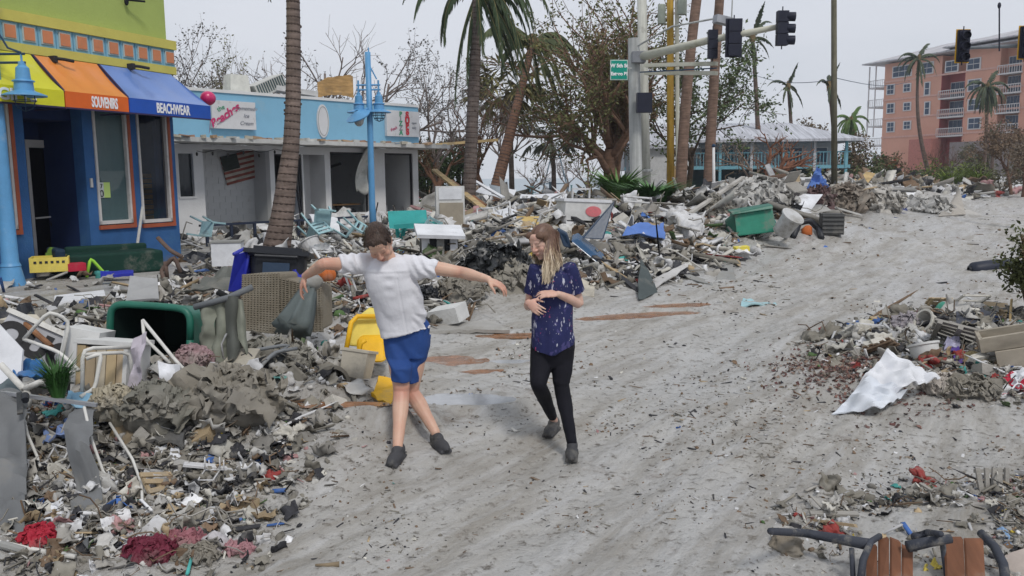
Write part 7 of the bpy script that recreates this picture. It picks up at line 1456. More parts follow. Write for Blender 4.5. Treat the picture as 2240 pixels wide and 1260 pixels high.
quad('corrugated_sheet', [(1822, 896, 0), (1925, 900, -.1), (1985, 852, .1), (1905, 818, .2)], dm('sheet_blueish', (.6, .63, .68), .12), 'lower pale bluish metal sheet running into the mud before the large white one', 'metal sheet', 20, 16, .05, 4, .01, D0=6.35, seed=32, m_=.12)
r_ = T('broken_pail', 2028, 790, 'broken white pail with a black hole in the right pile', 'pail', D=7.6, rot=(R(-20), R(-6), R(5))); mb = MB(); mb.lathe((0, 0, -.14), [(0, 0), (.1, 0), (.13, .28), (.145, .29), (.145, .31), (.12, .31), (.1, .02), (0, .02)], 18); mb.build('pail_body', W_P, r_, smooth=True, auto=40); mb = MB(); mb.ell((.05, -.115, .0), (.045, .02, .075), jit=.3, n=12, m=8); mb.ell((.1, -.09, -.03), (.03, .02, .04), jit=.3, n=10, m=6); mb.build('hole', mat('hole_black', (.006, .006, .006)), r_)
quad('slate_sheet', [(2098, 738, 0), (2185, 748, 0), (2178, 672, .5), (2090, 690, .6)], dm('sheet_slate', (.07, .075, .095), .2, rough=.5), 'curled dark slate sheet on top of the right pile', 'sheet', 14, 14, .05, 3, .02, D0=8.4, seed=33); quad('black_flap', [(2075, 705, 0), (2120, 690, .2), (2160, 672, .5), (2100, 678, .5)], BLKP, 'black curled flap above the slate sheet', 'flap', 8, 6, .04, 3, .02, D0=8.9, seed=34)
mb = MB(); mb.lathe((0, 0, 0), [(0, .16), (.02, .16), (.05, .13), (.1, .0), (.09, -.02), (0, -.02)], 12, Vector((.15, -.1, 1))); one(mb, 'green_cone_bag', dm('glass_green', (.06, .28, .2), .1, rough=.35), at(2057, 690, 9.2), 'translucent green peaked plastic on the right pile', 'plastic', True)
quad('purple_cloth', [(2085, 785, 0), (2125, 800, 0), (2110, 770, .2), (2080, 752, .2)], PUR, 'purple cloth strip right of the broken pail', 'cloth', 8, 8, .03, 4, .01, D0=7.4, seed=35); quad('lilac_cloth', [(2068, 760, 0), (2100, 770, 0), (2100, 745, .2), (2070, 740, .2)], dm('cloth_lilac2', (.35, .34, .45), .2), 'lilac grey cloth above the purple strip', 'cloth', 8, 8, .03, 4, .01, D0=7.6, seed=36)
r_ = T('wooden_crate', 2225, 790, 'grey wooden drawer box broken at the right edge', 'crate', D=7.2, rot=(R(10), R(-14), R(-22)))
for a, s_ in (((0, 0, .2), (.5, .03, .13)), ((0, .2, .2), (.5, .03, .13)), ((-.25, .1, .2), (.03, .24, .13)), ((0, .1, .13), (.48, .2, .015))): mb = MB(); mb.box(a, s_); mb.build('board', dm('crate_wood', (.34, .3, .24), .35, wave=(3, 8, 8)), r_)
mb = MB(); mb.box((.05, -.03, .02), (.42, .02, .22)); mb.build('front_panel', dm('panel_tan2', (.42, .37, .3), .3), r_)
for k in range(4):
    quad('striped_cloth', [(2165+k*18, 872-k*6, 0), (2250, 858-k*14, 0), (2250, 838-k*12, .3), (2172+k*16, 852-k*10, .3)], RED if k % 2 == 0 else WHS, ['red cloth fold at the lower right edge', 'white cloth fold between red ones at the right edge', 'middle red cloth fold at the right edge', 'upper white cloth fold at the right edge'][k], 'cloth', 10, 8, .035, 5, .01, D0=6.6, seed=40+k)
heap('rag_heap', 2065, 850, 7.0, .2, .16, .13, dm('rag_pale', (.42, .38, .34), .4), 'pale pinkish rag heap right of the large white sheet', 'rags', 41, 1.2); heap('rag_heap', 1990, 715, 9.0, .22, .18, .15, dm('rag_lilac', (.35, .32, .34), .4), 'grey-lilac rag heap at the tip of the right pile', 'rags', 42, 1.3); heap('rag_heap', 2130, 860, 7.0, .28, .2, .12, MUDM, 'muddy rag heap left of the red cloth folds', 'rags', 43, 1.4); heap('stone_lump', 2130, 795, 7.5, .13, .1, .12, dm('lump_tan', (.3, .24, .12), .4), 'round tan lump beside the purple cloth strip', 'lump', 44, .5)
# bottom right: rocking chair pieces with brown slats
AD = dm('slat_brown', (.17, .072, .038), .32, wave=(16, 3, 1.5)); MD = dm('iron_dark', (.045, .05, .065), .3, sc=20)
for (x0, x1, yt, n, lb) in ((1896, 2000, 1178, 4, 'round-topped brown slatted chair back at the bottom right'), (2072, 2160, 1180, 2, 'second brown slatted chair back with two wide slats, bottom right')):
    D = 3.62; r_ = T('slatted_chair', (x0+x1)/2, 1262, lb, 'chair', D=D, group='brown slatted chairs'); k_ = n
    for k in range(k_):
        a = x0+(x1-x0)*k/k_; b2 = x0+(x1-x0)*(k+1)/k_; m_ = ((k+.5)/k_-.5)*2; yt2 = yt+(32*m_*m_ if n == 4 else 3*k)
        c = [W(r_, a+3, 1300, D-.05), W(r_, b2-3, 1300, D-.05), W(r_, b2-3-(0 if n == 4 else 6), yt2+(8 if m_ > 0 and n == 4 else 0), D+.1), W(r_, a+3-(0 if n == 4 else 6), yt2+(8 if m_ < 0 and n == 4 else 0), D+.1)]
        mb = MB(); mb.add(c+[p+Vector((0, .022, .004)) for p in c], [(0, 1, 2, 3), (7, 6, 5, 4), (0, 4, 5, 1), (1, 5, 6, 2), (2, 6, 7, 3), (3, 7, 4, 0)]); mb.build('slat', AD, r_)
    mb = MB(); mb.bar(W(r_, x0-4, 1300, D+.06), W(r_, x1+4, 1300, D+.06), .05, .03); mb.build('crossbar', MD, r_)
def branchy(name, pts, r0, r1, m, label, cat='branch'):
    P_ = [at(p[0], p[1], dclamp(p[0], p[1], p[2], .02)) for p in pts]; o = P_[0]; mb = MB(); n = len(P_); mb.tube([p-o for p in P_], [r0+(r1-r0)*k/(n-1) for k in range(n)], 8); return one(mb, name, m, o, label, cat, True)
branchy('charred_branch', [(1685, 1162, 3.55), (1760, 1166, 3.9), (1830, 1178, 3.8), (1905, 1192, 3.7)], .016, .03, MD, 'dark caked branch pointing left from the slatted chair back'); branchy('charred_branch', [(1985, 1196, 3.65), (2030, 1186, 3.65), (2080, 1178, 3.65)], .028, .022, MD, 'short dark bar joining the two slatted chair backs'); branchy('iron_hoop', [(1880, 1290, 3.55), (1888, 1225, 3.6), (1905, 1185, 3.7), (1925, 1172, 3.75)], .018, .014, MD, 'curved iron arm left of the round-topped chair back', 'iron arm')
branchy('iron_rod', [(1863, 1200, 3.7), (1866, 1262, 3.6)], .012, .012, MD, 'thin dark rod standing left of the curved iron arm', 'rod'); branchy('iron_rod', [(2062, 1190, 3.7), (2072, 1262, 3.6)], .014, .014, MD, 'thin dark rod left of the two wide slats', 'rod'); branchy('iron_hoop', [(2145, 1165, 3.85), (2175, 1195, 3.75), (2195, 1235, 3.65), (2202, 1290, 3.58)], .02, .024, MD, 'curved grey iron arm right of the two wide slats', 'iron arm'); branchy('charred_branch', [(2000, 1175, 3.9), (2030, 1165, 3.95), (2058, 1168, 3.55)], .022, .014, MD, 'knotty dark twig above the gap between chair backs')
quad('blue_strap', [(2190, 1200, 0), (2215, 1195, 0), (2200, 1160, .2), (2180, 1158, .2)], dm('strap_blue', (.2, .32, .5), .3), 'folded light blue strap at the lower right', 'strap', 6, 6, .02, 4, .01, D0=4.5); quad('yellow_wrapper', [(2020, 1250, 0), (2060, 1245, 0), (2060, 1228, .15), (2025, 1236, .15)], YPL, 'crumpled yellow wrapper between the slatted chair backs', 'wrapper', 6, 6, .02, 5, .008, D0=4.2); heap('stone_lump', 1720, 1195, 4.45, .085, .07, .07, dm('lump_mud', (.2, .17, .13), .5), 'round muddy lump under the dark branch tip', 'lump', 45, .7)
quad('pale_board', [(2190, 1275, 0), (2250, 1275, 0), (2250, 1205, .2), (2200, 1222, .2)], dm('board_pink', (.42, .36, .32), .4), 'pale pinkish board in the bottom right corner', 'board', 4, 4, .01, 2, .03, D0=4.2)
# bottom left
r_ = T('grey_rod', 100, 1215, 'long pale grey rod crossing the bottom left pile', 'rod', D=4.2); mb = MB(); mb.tube([W(r_, -30, 1180, 4.25), W(r_, 60, 1200, 4.2), W(r_, 165, 1218, 4.15)], .013, 8); mb.build('rod', W_T, r_, smooth=True); mb = MB(); mb.tube([W(r_, 0, 1190, 4.22), W(r_, 55, 1206, 4.17)], .02, 8); mb.build('sleeve', GRY, r_)
heap('red_cloth', 90, 1185, 4.35, .11, .09, .1, dm('cloth_scarlet', (.36, .02, .04), .3), 'scarlet crumpled cloth in the bottom left pile', 'cloth', 51, 1.4); heap('maroon_cloth', 330, 1212, 4.25, .14, .09, .09, MAR, 'dark maroon cloth bundle at the bottom left', 'cloth', 52, 1.2); heap('pink_cloth', 400, 1185, 4.4, .13, .07, .05, dm('cloth_rose', (.3, .12, .14), .4), 'dusty rose cloth behind the pale round lump', 'cloth', 53, 1.3); heap('white_ball', 468, 1198, 4.3, .085, .08, .085, dm('ball_white', (.45, .43, .44), .35), 'pale round lump like a half-buried ball at the bottom left', 'lump', 54, .35); heap('pink_cloth', 520, 1200, 4.35, .09, .05, .035, dm('cloth_rose2', (.38, .2, .22), .3), 'small pink cloth scrap right of the pale round lump', 'cloth', 55, 1.3); heap('mud_lump', 430, 1215, 4.2, .13, .07, .05, MUDM, 'grey-green muddy sleeve shape below the pale round lump', 'lump', 56, 1.2)
for k, cs in enumerate(([(-20, 1165, 0), (55, 1190, -.05), (60, 870, .5), (-20, 850, .5)], [(152, 1150, 0), (205, 1218, -.1), (215, 900, .4), (160, 892, .4)])):
    quad('canvas_sheet', cs, dm('canvas_slate', (.15, .155, .16), .25), ['tall slate canvas panel standing at the left edge in front', 'narrow slate canvas panel with rope, second from the left edge'][k], 'canvas', 12, 16, .07, 4, .008, D0=4.55, seed=60+k)
for k, pts in enumerate(([(45, 880, 4.9), (60, 950, 4.8), (82, 1000, 4.7), (84, 1010, 4.7), (88, 1020, 4.65)], [(184, 890, 4.8), (200, 960, 4.7), (225, 1030, 4.6), (235, 1045, 4.55)], [(240, 925, 5.0), (290, 1005, 4.8), (310, 1060, 4.6), (312, 1120, 4.45), (298, 1178, 4.35)])): branchy('rope', pts, .009, .008, W_T, ['white woven cord hanging over the left canvas panel', 'white woven cord beside the narrow canvas panel', 'long pale cord falling down the bottom left pile'][k], 'cord')
branchy('white_pole', [(200, 1032, 4.75), (300, 1068, 4.6), (425, 1112, 4.45)], .018, .016, W_T, 'white round pole lying across the lower left pile', 'pole'); quad('blue_rag', [(90, 970, 0), (150, 950, 0), (155, 930, .2), (100, 935, .2)], dm('rag_bl', (.15, .22, .42), .2), 'blue-grey rag between the canvas panels', 'rag', 8, 6, .03, 4, .01, D0=4.9)
quad('black_tub', [(320, 965, 0), (400, 975, 0), (410, 920, .3), (330, 925, .3)], dm('tub_dk', (.09, .09, .09), .3), 'dark shallow tub half buried in the left pile', 'tub', 8, 6, .02, 3, .02, D0=5.0); quad('white_wrapper', [(330, 1010, 0), (395, 1005, 0), (400, 978, .2), (345, 985, .2)], WHS, 'crumpled white wrapper on the mud of the left pile', 'wrapper', 8, 6, .03, 4, .01, D0=4.9); quad('white_bag', [(60, 1140, 0), (140, 1150, 0), (135, 1110, .2), (75, 1105, .2)], WHS, 'white plastic bag near the bottom of the canvas panels', 'bag', 8, 6, .04, 4, .01, D0=4.45)
branchy('driftwood', [(690, 1236, 4.15), (715, 1236, 4.12), (742, 1234, 4.1)], .006, .014, dm('drift', (.22, .17, .11), .2), 'short brown stick with dark end on the bare mud, bottom centre', 'stick')
# ================= scattered rubble =================
PAL = {'grey': (.30, .285, .26), 'pale grey': (.42, .41, .39), 'white': (.60, .60, .61), 'off-white': (.52, .50, .45), 'dark': (.035, .035, .04), 'brown': (.17, .115, .075), 'tan': (.38, .29, .18), 'blue': (.06, .14, .38), 'teal': (.06, .28, .26), 'red': (.27, .045, .04), 'yellow': (.55, .42, .06), 'pink': (.42, .24, .24), 'muddy': (.215, .20, .17), 'green': (.08, .14, .05)}
NP = np.random.RandomState(5)
def rotm(n, flat=.5):
    """random orientations, mostly lying"""
    a = NP.uniform(0, 2*np.pi, n); b = NP.normal(0, flat, n); c = NP.normal(0, flat, n); ca, sa, cb, sb, cc, sc_ = np.cos(a), np.sin(a), np.cos(b), np.sin(b), np.cos(c), np.sin(c); z = np.zeros(n); o = np.ones(n)
    Rz = np.stack([ca, -sa, z, sa, ca, z, z, z, o], -1).reshape(n, 3, 3); Rx = np.stack([o, z, z, z, cb, -sb, z, sb, cb], -1).reshape(n, 3, 3); Ry = np.stack([cc, z, sc_, z, o, z, -sc_, z, cc], -1).reshape(n, 3, 3)
    return Rz @ Rx @ Ry
def batch(name, tmpl, pos, sc, rot, col, m, smooth=False, label=None, cat=None):
    """many small pieces joined into one uncountable mass"""
    V = []; F = []; C = []; nb = 0
    ti = NP.randint(0, len(tmpl), len(pos))
    for t, (tv, tf) in enumerate(tmpl):
        k = np.where(ti == t)[0]
        if not len(k): continue
        tv = np.array(tv, float); tf = np.array(tf, int)
        v = np.einsum('nij,nvj->nvi', rot[k], tv[None]*sc[k][:, None, :]) + pos[k][:, None, :]
        f = tf[None] + (np.arange(len(k))*len(tv))[:, None, None] + nb; nb += len(k)*len(tv)
        V.append(v.reshape(-1, 3)); F.append(f.reshape(-1, 4)); C.append(np.repeat(col[k], len(tf), 0))
    V = np.concatenate(V); F = np.concatenate(F); C = np.concatenate(C); me = bpy.data.meshes.new(name)
    me.vertices.add(len(V)); me.vertices.foreach_set('co', V.ravel()); me.loops.add(F.size); me.loops.foreach_set('vertex_index', F.ravel().astype(np.int32)); me.polygons.add(len(F))
    me.polygons.foreach_set('loop_start', np.arange(0, F.size, 4, dtype=np.int32)); me.polygons.foreach_set('loop_total', np.full(len(F), 4, dtype=np.int32)); me.update(calc_edges=True)
    if smooth: me.polygons.foreach_set('use_smooth', np.ones(len(F), dtype=bool))
    a = me.attributes.new('Col', 'FLOAT_COLOR', 'FACE'); a.data.foreach_set('color', np.concatenate([C, np.ones((len(C), 1))], 1).astype(np.float32).ravel())
    me.materials.append(m); return tag(link(name, me), label, cat, kind='stuff')
q8 = random.Random(9)
def t_box(j=.25):
    v = [((x+q8.uniform(-j, j)*.5), (y+q8.uniform(-j, j)*.5), (z+q8.uniform(-j, j)*.4)) for x, y, z in ((-.5, -.5, -.5), (.5, -.5, -.5), (.5, .5, -.5), (-.5, .5, -.5), (-.5, -.5, .5), (.5, -.5, .5), (.5, .5, .5), (-.5, .5, .5))]
    return v, [(0, 3, 2, 1), (4, 5, 6, 7), (0, 1, 5, 4), (1, 2, 6, 5), (2, 3, 7, 6), (3, 0, 4, 7)]
def t_sheet(n=5, amp=.3, seed=0):
    mb = MB(); mb.sheet(lambda u, v: (u-.5+.12*mnoise.noise(Vector((v*4, seed, 0))), v-.5+.12*mnoise.noise(Vector((u*4, 1, seed))), amp*mnoise.noise(Vector((u*2.3, v*2.3, seed)))+amp*.5*mnoise.noise(Vector((u*6, v*6, seed)))), n, n, .03); return mb.v, mb.f
def t_lump(seed, j=.8, n=8, m=6):
    mb = MB(); mb.ell((0, 0, 0), (.5, .5, .5), n=n, m=m, jit=j, seed=seed); return mb.v, mb.f
TB = [t_box() for _ in range(8)]; TS = [t_sheet(5, .5, s*3.3) for s in range(8)]; TL = [t_lump(s) for s in range(8)]; TBIG = [t_sheet(9, .45, 50+s*2.1) for s in range(6)]
# room kept free just in front of the large pieces
CLEAR = [(1300, 395, 1475, 462, 8, 60), (1740, 480, 1845, 525, 10, 22), (1040, 660, 1520, 745, 6, 18), (900, 760, 1075, 890, 5, 12), (1580, 445, 1765, 530, 10, 24), (270, 690, 480, 835, 5, 6.15), (520, 600, 712, 735, 5, 7.9), (745, 690, 850, 850, 5, 6.9), (1820, 770, 2060, 915, 5, 7.0), (1990, 700, 2200, 820, 5, 8.4), (1125, 470, 1230, 520, 10, 19),
 (845, 455, 965, 540, 12, 19.5), (915, 500, 1010, 585, 9, 15.5), (490, 545, 660, 660, 6, 9.3), (1230, 440, 1350, 600, 10, 15.5), (1870, 1160, 2220, 1290, 2, 4.4), (620, 610, 700, 740, 5, 7.6), (1360, 485, 1460, 530, 12, 19), (0, 690, 300, 900, 4.5, 5.4), (1125, 400, 1400, 1100, 4, 5.9), (1045, 540, 1160, 640, 9, 13.2), (940, 660, 1030, 715, 7, 10.3)]
def sample(n, xr, yr, mask):
    """positions spread evenly over the view, kept by a mask in the world"""
    px = NP.uniform(*xr, n*4); py = NP.uniform(*yr, n*4); D = 3420/(py-392); D *= NP.uniform(.95, 1.1, n*4); X = (px-1120)/1800*D; k = mask(X, D) > NP.uniform(0, 1, n*4)
    for x0, y0, x1, y1, d0, d1 in CLEAR: k &= ~((px > x0) & (px < x1) & (py > y0) & (py < y1+3420/d1*.0) & (D < d1) & (D > d0))
    X, D = X[k][:n], D[k][:n]
    z = hgt(X, D); return np.stack([X, D, z], -1)
def m_main(x, y):
    d = edge_d(x, y); walk = (1-sst(-6.4, -4.8, x+.12*(y-14)))*sst(10.2, 11, y)*(1-sst(21, 24, y)); k = sst(-.4, .6, d)*(1-.93*walk)*(y < 80)
    k *= np.where((np.abs(x+.9) < .5) & (y < 6), 0, 1); return k
def m_left(x, y): return np.clip(np.exp(-(((x+2.9)/1.75)**2+((y-5.4)/2.9)**2)*1.6)*2.2-.25, 0, 1)*(x < -1.15)
def m_right(x, y): return np.clip(np.exp(-(((x-5.0)/1.8)**2+((y-8.0)/1.7)**2))*1.8-.35, 0, 1)+np.clip(np.exp(-(((x-2.9)/1.3)**2+((y-4.2)/.55)**2))*1.5-.3, 0, 1)*.9
def m_road(x, y): return sst(.5, -1.0, edge_d(x, y))
def colors(n, w):
    ks = list(w); p = np.array([w[k] for k in ks], float); p /= p.sum(); i = NP.choice(len(ks), n, p=p); c = np.array([PAL[k] for k in ks])[i]; return np.clip(c*NP.uniform(.7, 1.25, (n, 1)), 0, .8)
WM = {'grey': 5, 'pale grey': 4, 'white': 4, 'off-white': 2.5, 'dark': 3.6, 'brown': 2, 'tan': 1.2, 'muddy': 6, 'blue': .35, 'teal': .25, 'red': .25, 'yellow': .12, 'pink': .35, 'green': .3}
WF = dict(WM, white=9, muddy=2, **{'pale grey': 6, 'off-white': 4}); WL = dict(WM, blue=.45, teal=.3, red=.3, pink=.5, yellow=.15, muddy=13, grey=7, white=4)
M_lit = mat('litter', (1, 1, 1), .8, .18, dirt=.3, dirt_c=MUDC, sc=5, attr=True, bump=.2)
def scatter(nm, n, xr, yr, mask, tm, spx, asp, w, flat, lift, label, cat, smooth=False, smax=.7, smin=.015):
    p = sample(n, xr, yr, mask); n = len(p); s = np.clip(NP.uniform(spx[0], spx[1], n)*NP.uniform(.4, 1, n)*p[:, 1]/FP, smin, smax)
    sc = np.stack([s, s*NP.uniform(asp[0], asp[1], n), s*NP.uniform(asp[2], asp[3], n)], -1); p[:, 2] += s*NP.uniform(lift[0], lift[1], n)
    far = p[:, 1] > 17; c = colors(n, w); cf = colors(n, WF); c[far & (w is WM)] = cf[far & (w is WM)]
    batch(nm, tm, p, sc, rotm(n, flat), c, M_lit, smooth, label, cat)
scatter('rubble_litter', 4600, (-150, 2400), (398, 760), m_main, TS, (14, 58), (.5, 1.2, .5, 1.1), WM, .6, (0, .3), 'mass of torn sheets and wrappers covering the long debris heap', 'litter', True, .6)
scatter('rubble_splinters', 4200, (-150, 2400), (398, 760), m_main, TB, (20, 105), (.03, .2, .02, .08), WM, .35, (0, .25), 'mass of broken sticks and boards in the long debris heap', 'splinters', False, 1.1)
scatter('rubble_chunks', 4200, (-150, 2400), (398, 800), m_main, TL, (8, 26), (.6, 1.2, .4, .9), WM, .8, (-.1, .3), 'mass of small lumps in the long debris heap', 'rubble', False, .5)
scatter('pile_litter', 2300, (-60, 900), (640, 1300), m_left, TS, (14, 66), (.4, 1.2, .4, 1.1), WL, .6, (0, .35), 'torn wrappers and cloth shreds of the left foreground pile', 'litter', True, .2)
scatter('pile_splinters', 1500, (-60, 900), (640, 1300), m_left, TB, (16, 70), (.04, .2, .03, .1), WL, .35, (0, .3), 'sticks and slivers of the left foreground pile', 'splinters', False, .35)
scatter('pile_chunks', 2600, (-60, 950), (640, 1300), m_left, TL, (8, 26), (.5, 1.2, .4, .9), dict(WM, muddy=16), .8, (-.15, .25), 'muddy lumps of the left foreground pile', 'rubble', False, .12)
scatter('right_litter', 1300, (1650, 2300), (640, 1300), m_right, TS, (12, 40), (.4, 1.2, .4, 1.1), WL, .6, (0, .3), 'torn wrappers of the right foreground pile', 'litter', True, .2)
scatter('right_splinters', 1100, (1650, 2300), (640, 1300), m_right, TB, (16, 60), (.04, .2, .03, .1), WM, .35, (0, .3), 'sticks of the right foreground pile', 'splinters', False, .35)
scatter('right_chunks', 2400, (1550, 2300), (620, 1300), m_right, TL, (6, 22), (.5, 1.2, .4, .9), dict(WM, muddy=12, green=2), .8, (-.15, .2), 'muddy lumps and leaves of the right foreground pile', 'rubble', False, .12)
def m_mud(x, y): 
    nz_ = fbm(x*.9, y*.5, 61)+.5*fbm(x*3, y*2, 63); return m_road(x, y)*np.clip(.05+1.9*np.clip(nz_-.02, 0, 1)+.5*np.exp(-np.clip(-edge_d(x, y), 0, 9)/1.2), 0, 1)
scatter('road_clods', 5000, (-100, 2350), (430, 1330), m_mud, TL, (2, 10), (.5, 1.3, .3, .7), {'muddy': 8, 'brown': 4, 'dark': 4, 'grey': 3, 'pale grey': 1}, .5, (-.1, .2), 'mud clods and wet leaves strewn over the street', 'clods', False, .1, .004)
scatter('road_twigs', 1500, (-100, 2350), (430, 1330), m_mud, TB, (8, 34), (.05, .2, .03, .1), {'brown': 4, 'dark': 4, 'muddy': 4, 'tan': 1, 'white': .6}, .12, (0, .03), 'twigs and slivers strewn over the muddy street', 'twigs', False, .3, .008)
scatter('road_wrappers', 320, (-100, 2350), (430, 1330), m_mud, TS, (6, 18), (.5, 1.1, .3, .7), {'white': 4, 'off-white': 4, 'pink': .5, 'blue': .3, 'red': .15, 'brown': 5, 'teal': .15}, .4, (0, .2), 'small torn wrappers strewn over the muddy street', 'litter', True, .09, .008)
def t_wire(s_):
    mb = MB(); k = random.Random(s_); mb.tube([(-.5+j/7, .12*math.sin(j*.9+s_)+k.uniform(-.04, .04), .10*math.sin(j*1.3+s_*2)+k.uniform(-.03, .03)) for j in range(8)], .011, 4, cap=False); return mb.v, mb.f
TW = [t_wire(k) for k in range(8)]
scatter('rubble_wires', 900, (-150, 2400), (400, 740), m_main, TW, (50, 150), (.8, 1.2, .8, 1.3), {'dark': 4, 'grey': 3, 'white': 2, 'brown': 3, 'muddy': 4}, .4, (0, .15), 'tangled wires, vines and cords over the long debris heap', 'wires', True, 2.2)
scatter('pile_wires', 420, (-60, 900), (640, 1300), m_left, TW, (60, 190), (.8, 1.2, .8, 1.3), {'dark': 4, 'grey': 3, 'white': 2, 'brown': 3, 'muddy': 5}, .4, (0, .15), 'tangled cords and twigs over the left foreground pile', 'wires', True, .8)
scatter('right_wires', 260, (1650, 2300), (640, 1300), m_right, TW, (50, 150), (.8, 1.2, .8, 1.3), {'dark': 4, 'grey': 3, 'brown': 4, 'muddy': 5}, .4, (0, .15), 'tangled twigs over the right foreground pile', 'wires', True, .6)
scatter('heap_boards', 260, (950, 2150), (402, 560), m_main, TB, (70, 170), (.08, .3, .02, .05), {'white': 3, 'pale grey': 4, 'grey': 4, 'brown': 3, 'tan': 2, 'muddy': 4, 'dark': 1}, .45, (.02, .2), 'jumbled long boards in the middle-distance heap', 'boards', False, 2.4)
scatter('heap_end_litter', 900, (1720, 2150), (415, 500), m_main, TBIG+TS, (20, 60), (.4, 1.1, .4, 1.2), dict(WM, white=7, dark=4), .7, (0, .5), 'torn sheeting piled at the far right end of the long heap', 'litter', True, 1.6)
scatter('heap_end_boards', 260, (1720, 2150), (415, 500), m_main, TB, (50, 140), (.05, .25, .02, .06), WM, .5, (0, .3), 'boards jumbled at the far right end of the long heap', 'boards', False, 2.6)
def m_far(x, y): return ((x > 15+.25*(y-85)) & (y > 84) & (y < 112))*1.0
scatter('far_litter', 900, (1500, 2350), (420, 436), m_far, TBIG+TB, (10, 36), (.4, 1, .3, .8), {'white': 6, 'pale grey': 5, 'grey': 3, 'dark': 1.5, 'tan': 1, 'blue': .4, 'brown': 1}, .5, (0, .5), 'pale band of wreckage across the far end of the street', 'litter', False, 2.2)
# reddish-brown leaf drift before the right pile
p = np.stack([NP.normal(3.15, .32, 1500), NP.normal(7.45, .5, 1500)], -1); p = np.concatenate([p, hgt(p[:, 0], p[:, 1])[:, None]+.01], 1); s = NP.uniform(.015, .045, len(p)); cc = np.array([(.13, .06, .055), (.2, .11, .09), (.08, .05, .045), (.26, .19, .15)])[NP.randint(0, 4, len(p))]
batch('leaf_drift', TS, p, np.stack([s, s*.6, s*.5], -1), rotm(len(p), .5), cc, M_lit, True, 'drift of dead reddish leaves on the mud left of the white metal sheet', 'leaves')

# ---- countable pieces: each its own object, sharing meshes ----
def mk_pallet(s_):
    mb = MB(); k = random.Random(s_)
    for j in range(5): mb.box((-.4+.2*j, 0, .05), (.13, 1, .05), Euler((k.uniform(-.05, .05), k.uniform(-.1, .1), k.uniform(-.12, .12))).to_matrix())
    for y in (-.4, 0, .4): mb.box((0, y, -.02), (1, .1, .08))
    return mb.v, mb.f
def mk_frame(s_):
    mb = MB(); k = random.Random(s_)
    for y in (-.32, .32): mb.tube([(-.5, y, -.1), (-.15, y, .0), (.0, y, .05), (.3, y, .5), (.36, y, .62)], .03, 6); mb.tube([(-.4, y, .0), (-.1, y, -.4)], .03, 6); mb.tube([(0, y, .05), (.3, y, -.35)], .03, 6)
    for t in ((-.5, -.1), (0, .05), (.36, .62)): mb.tube([(t[0], -.32, t[1]), (t[0], .32, t[1])], .03, 6)
    return mb.v, mb.f
def mk_tub(s_): mb = MB(); mb.lathe((0, 0, 0), [(0, -.4), (.34, -.4), (.42, .35), (.48, .36), (.48, .42), (.40, .42), (.36, -.2), (0, -.3)], 18); return mb.v, mb.f
def mk_carton(s_):
    mb = MB(); k = random.Random(s_)
    for c, d in (((0, 0, -.3), (1, .7, .03)), ((-.5, 0, 0), (.03, .7, .6)), ((.5, 0, 0), (.03, .7, .6)), ((0, -.35, 0), (1, .03, .6)), ((0, .35, 0), (1, .03, .6))): mb.box(c, d)
    mb.box((-.7, 0, .35), (.4, .66, .02), Euler((0, k.uniform(-.5, .5), 0)).to_matrix()); mb.box((0, -.5, .3), (.95, .3, .02), Euler((k.uniform(-.6, .3), 0, 0)).to_matrix()); return mb.v, mb.f
def mk_window(s_):
    mb = MB()
    for x in (-.5, 0, .5): mb.box((x, 0, 0), (.06, .8, .05))
    for y in (-.4, .4): mb.box((0, y, 0), (1.06, .06, .055))
    return mb.v, mb.f
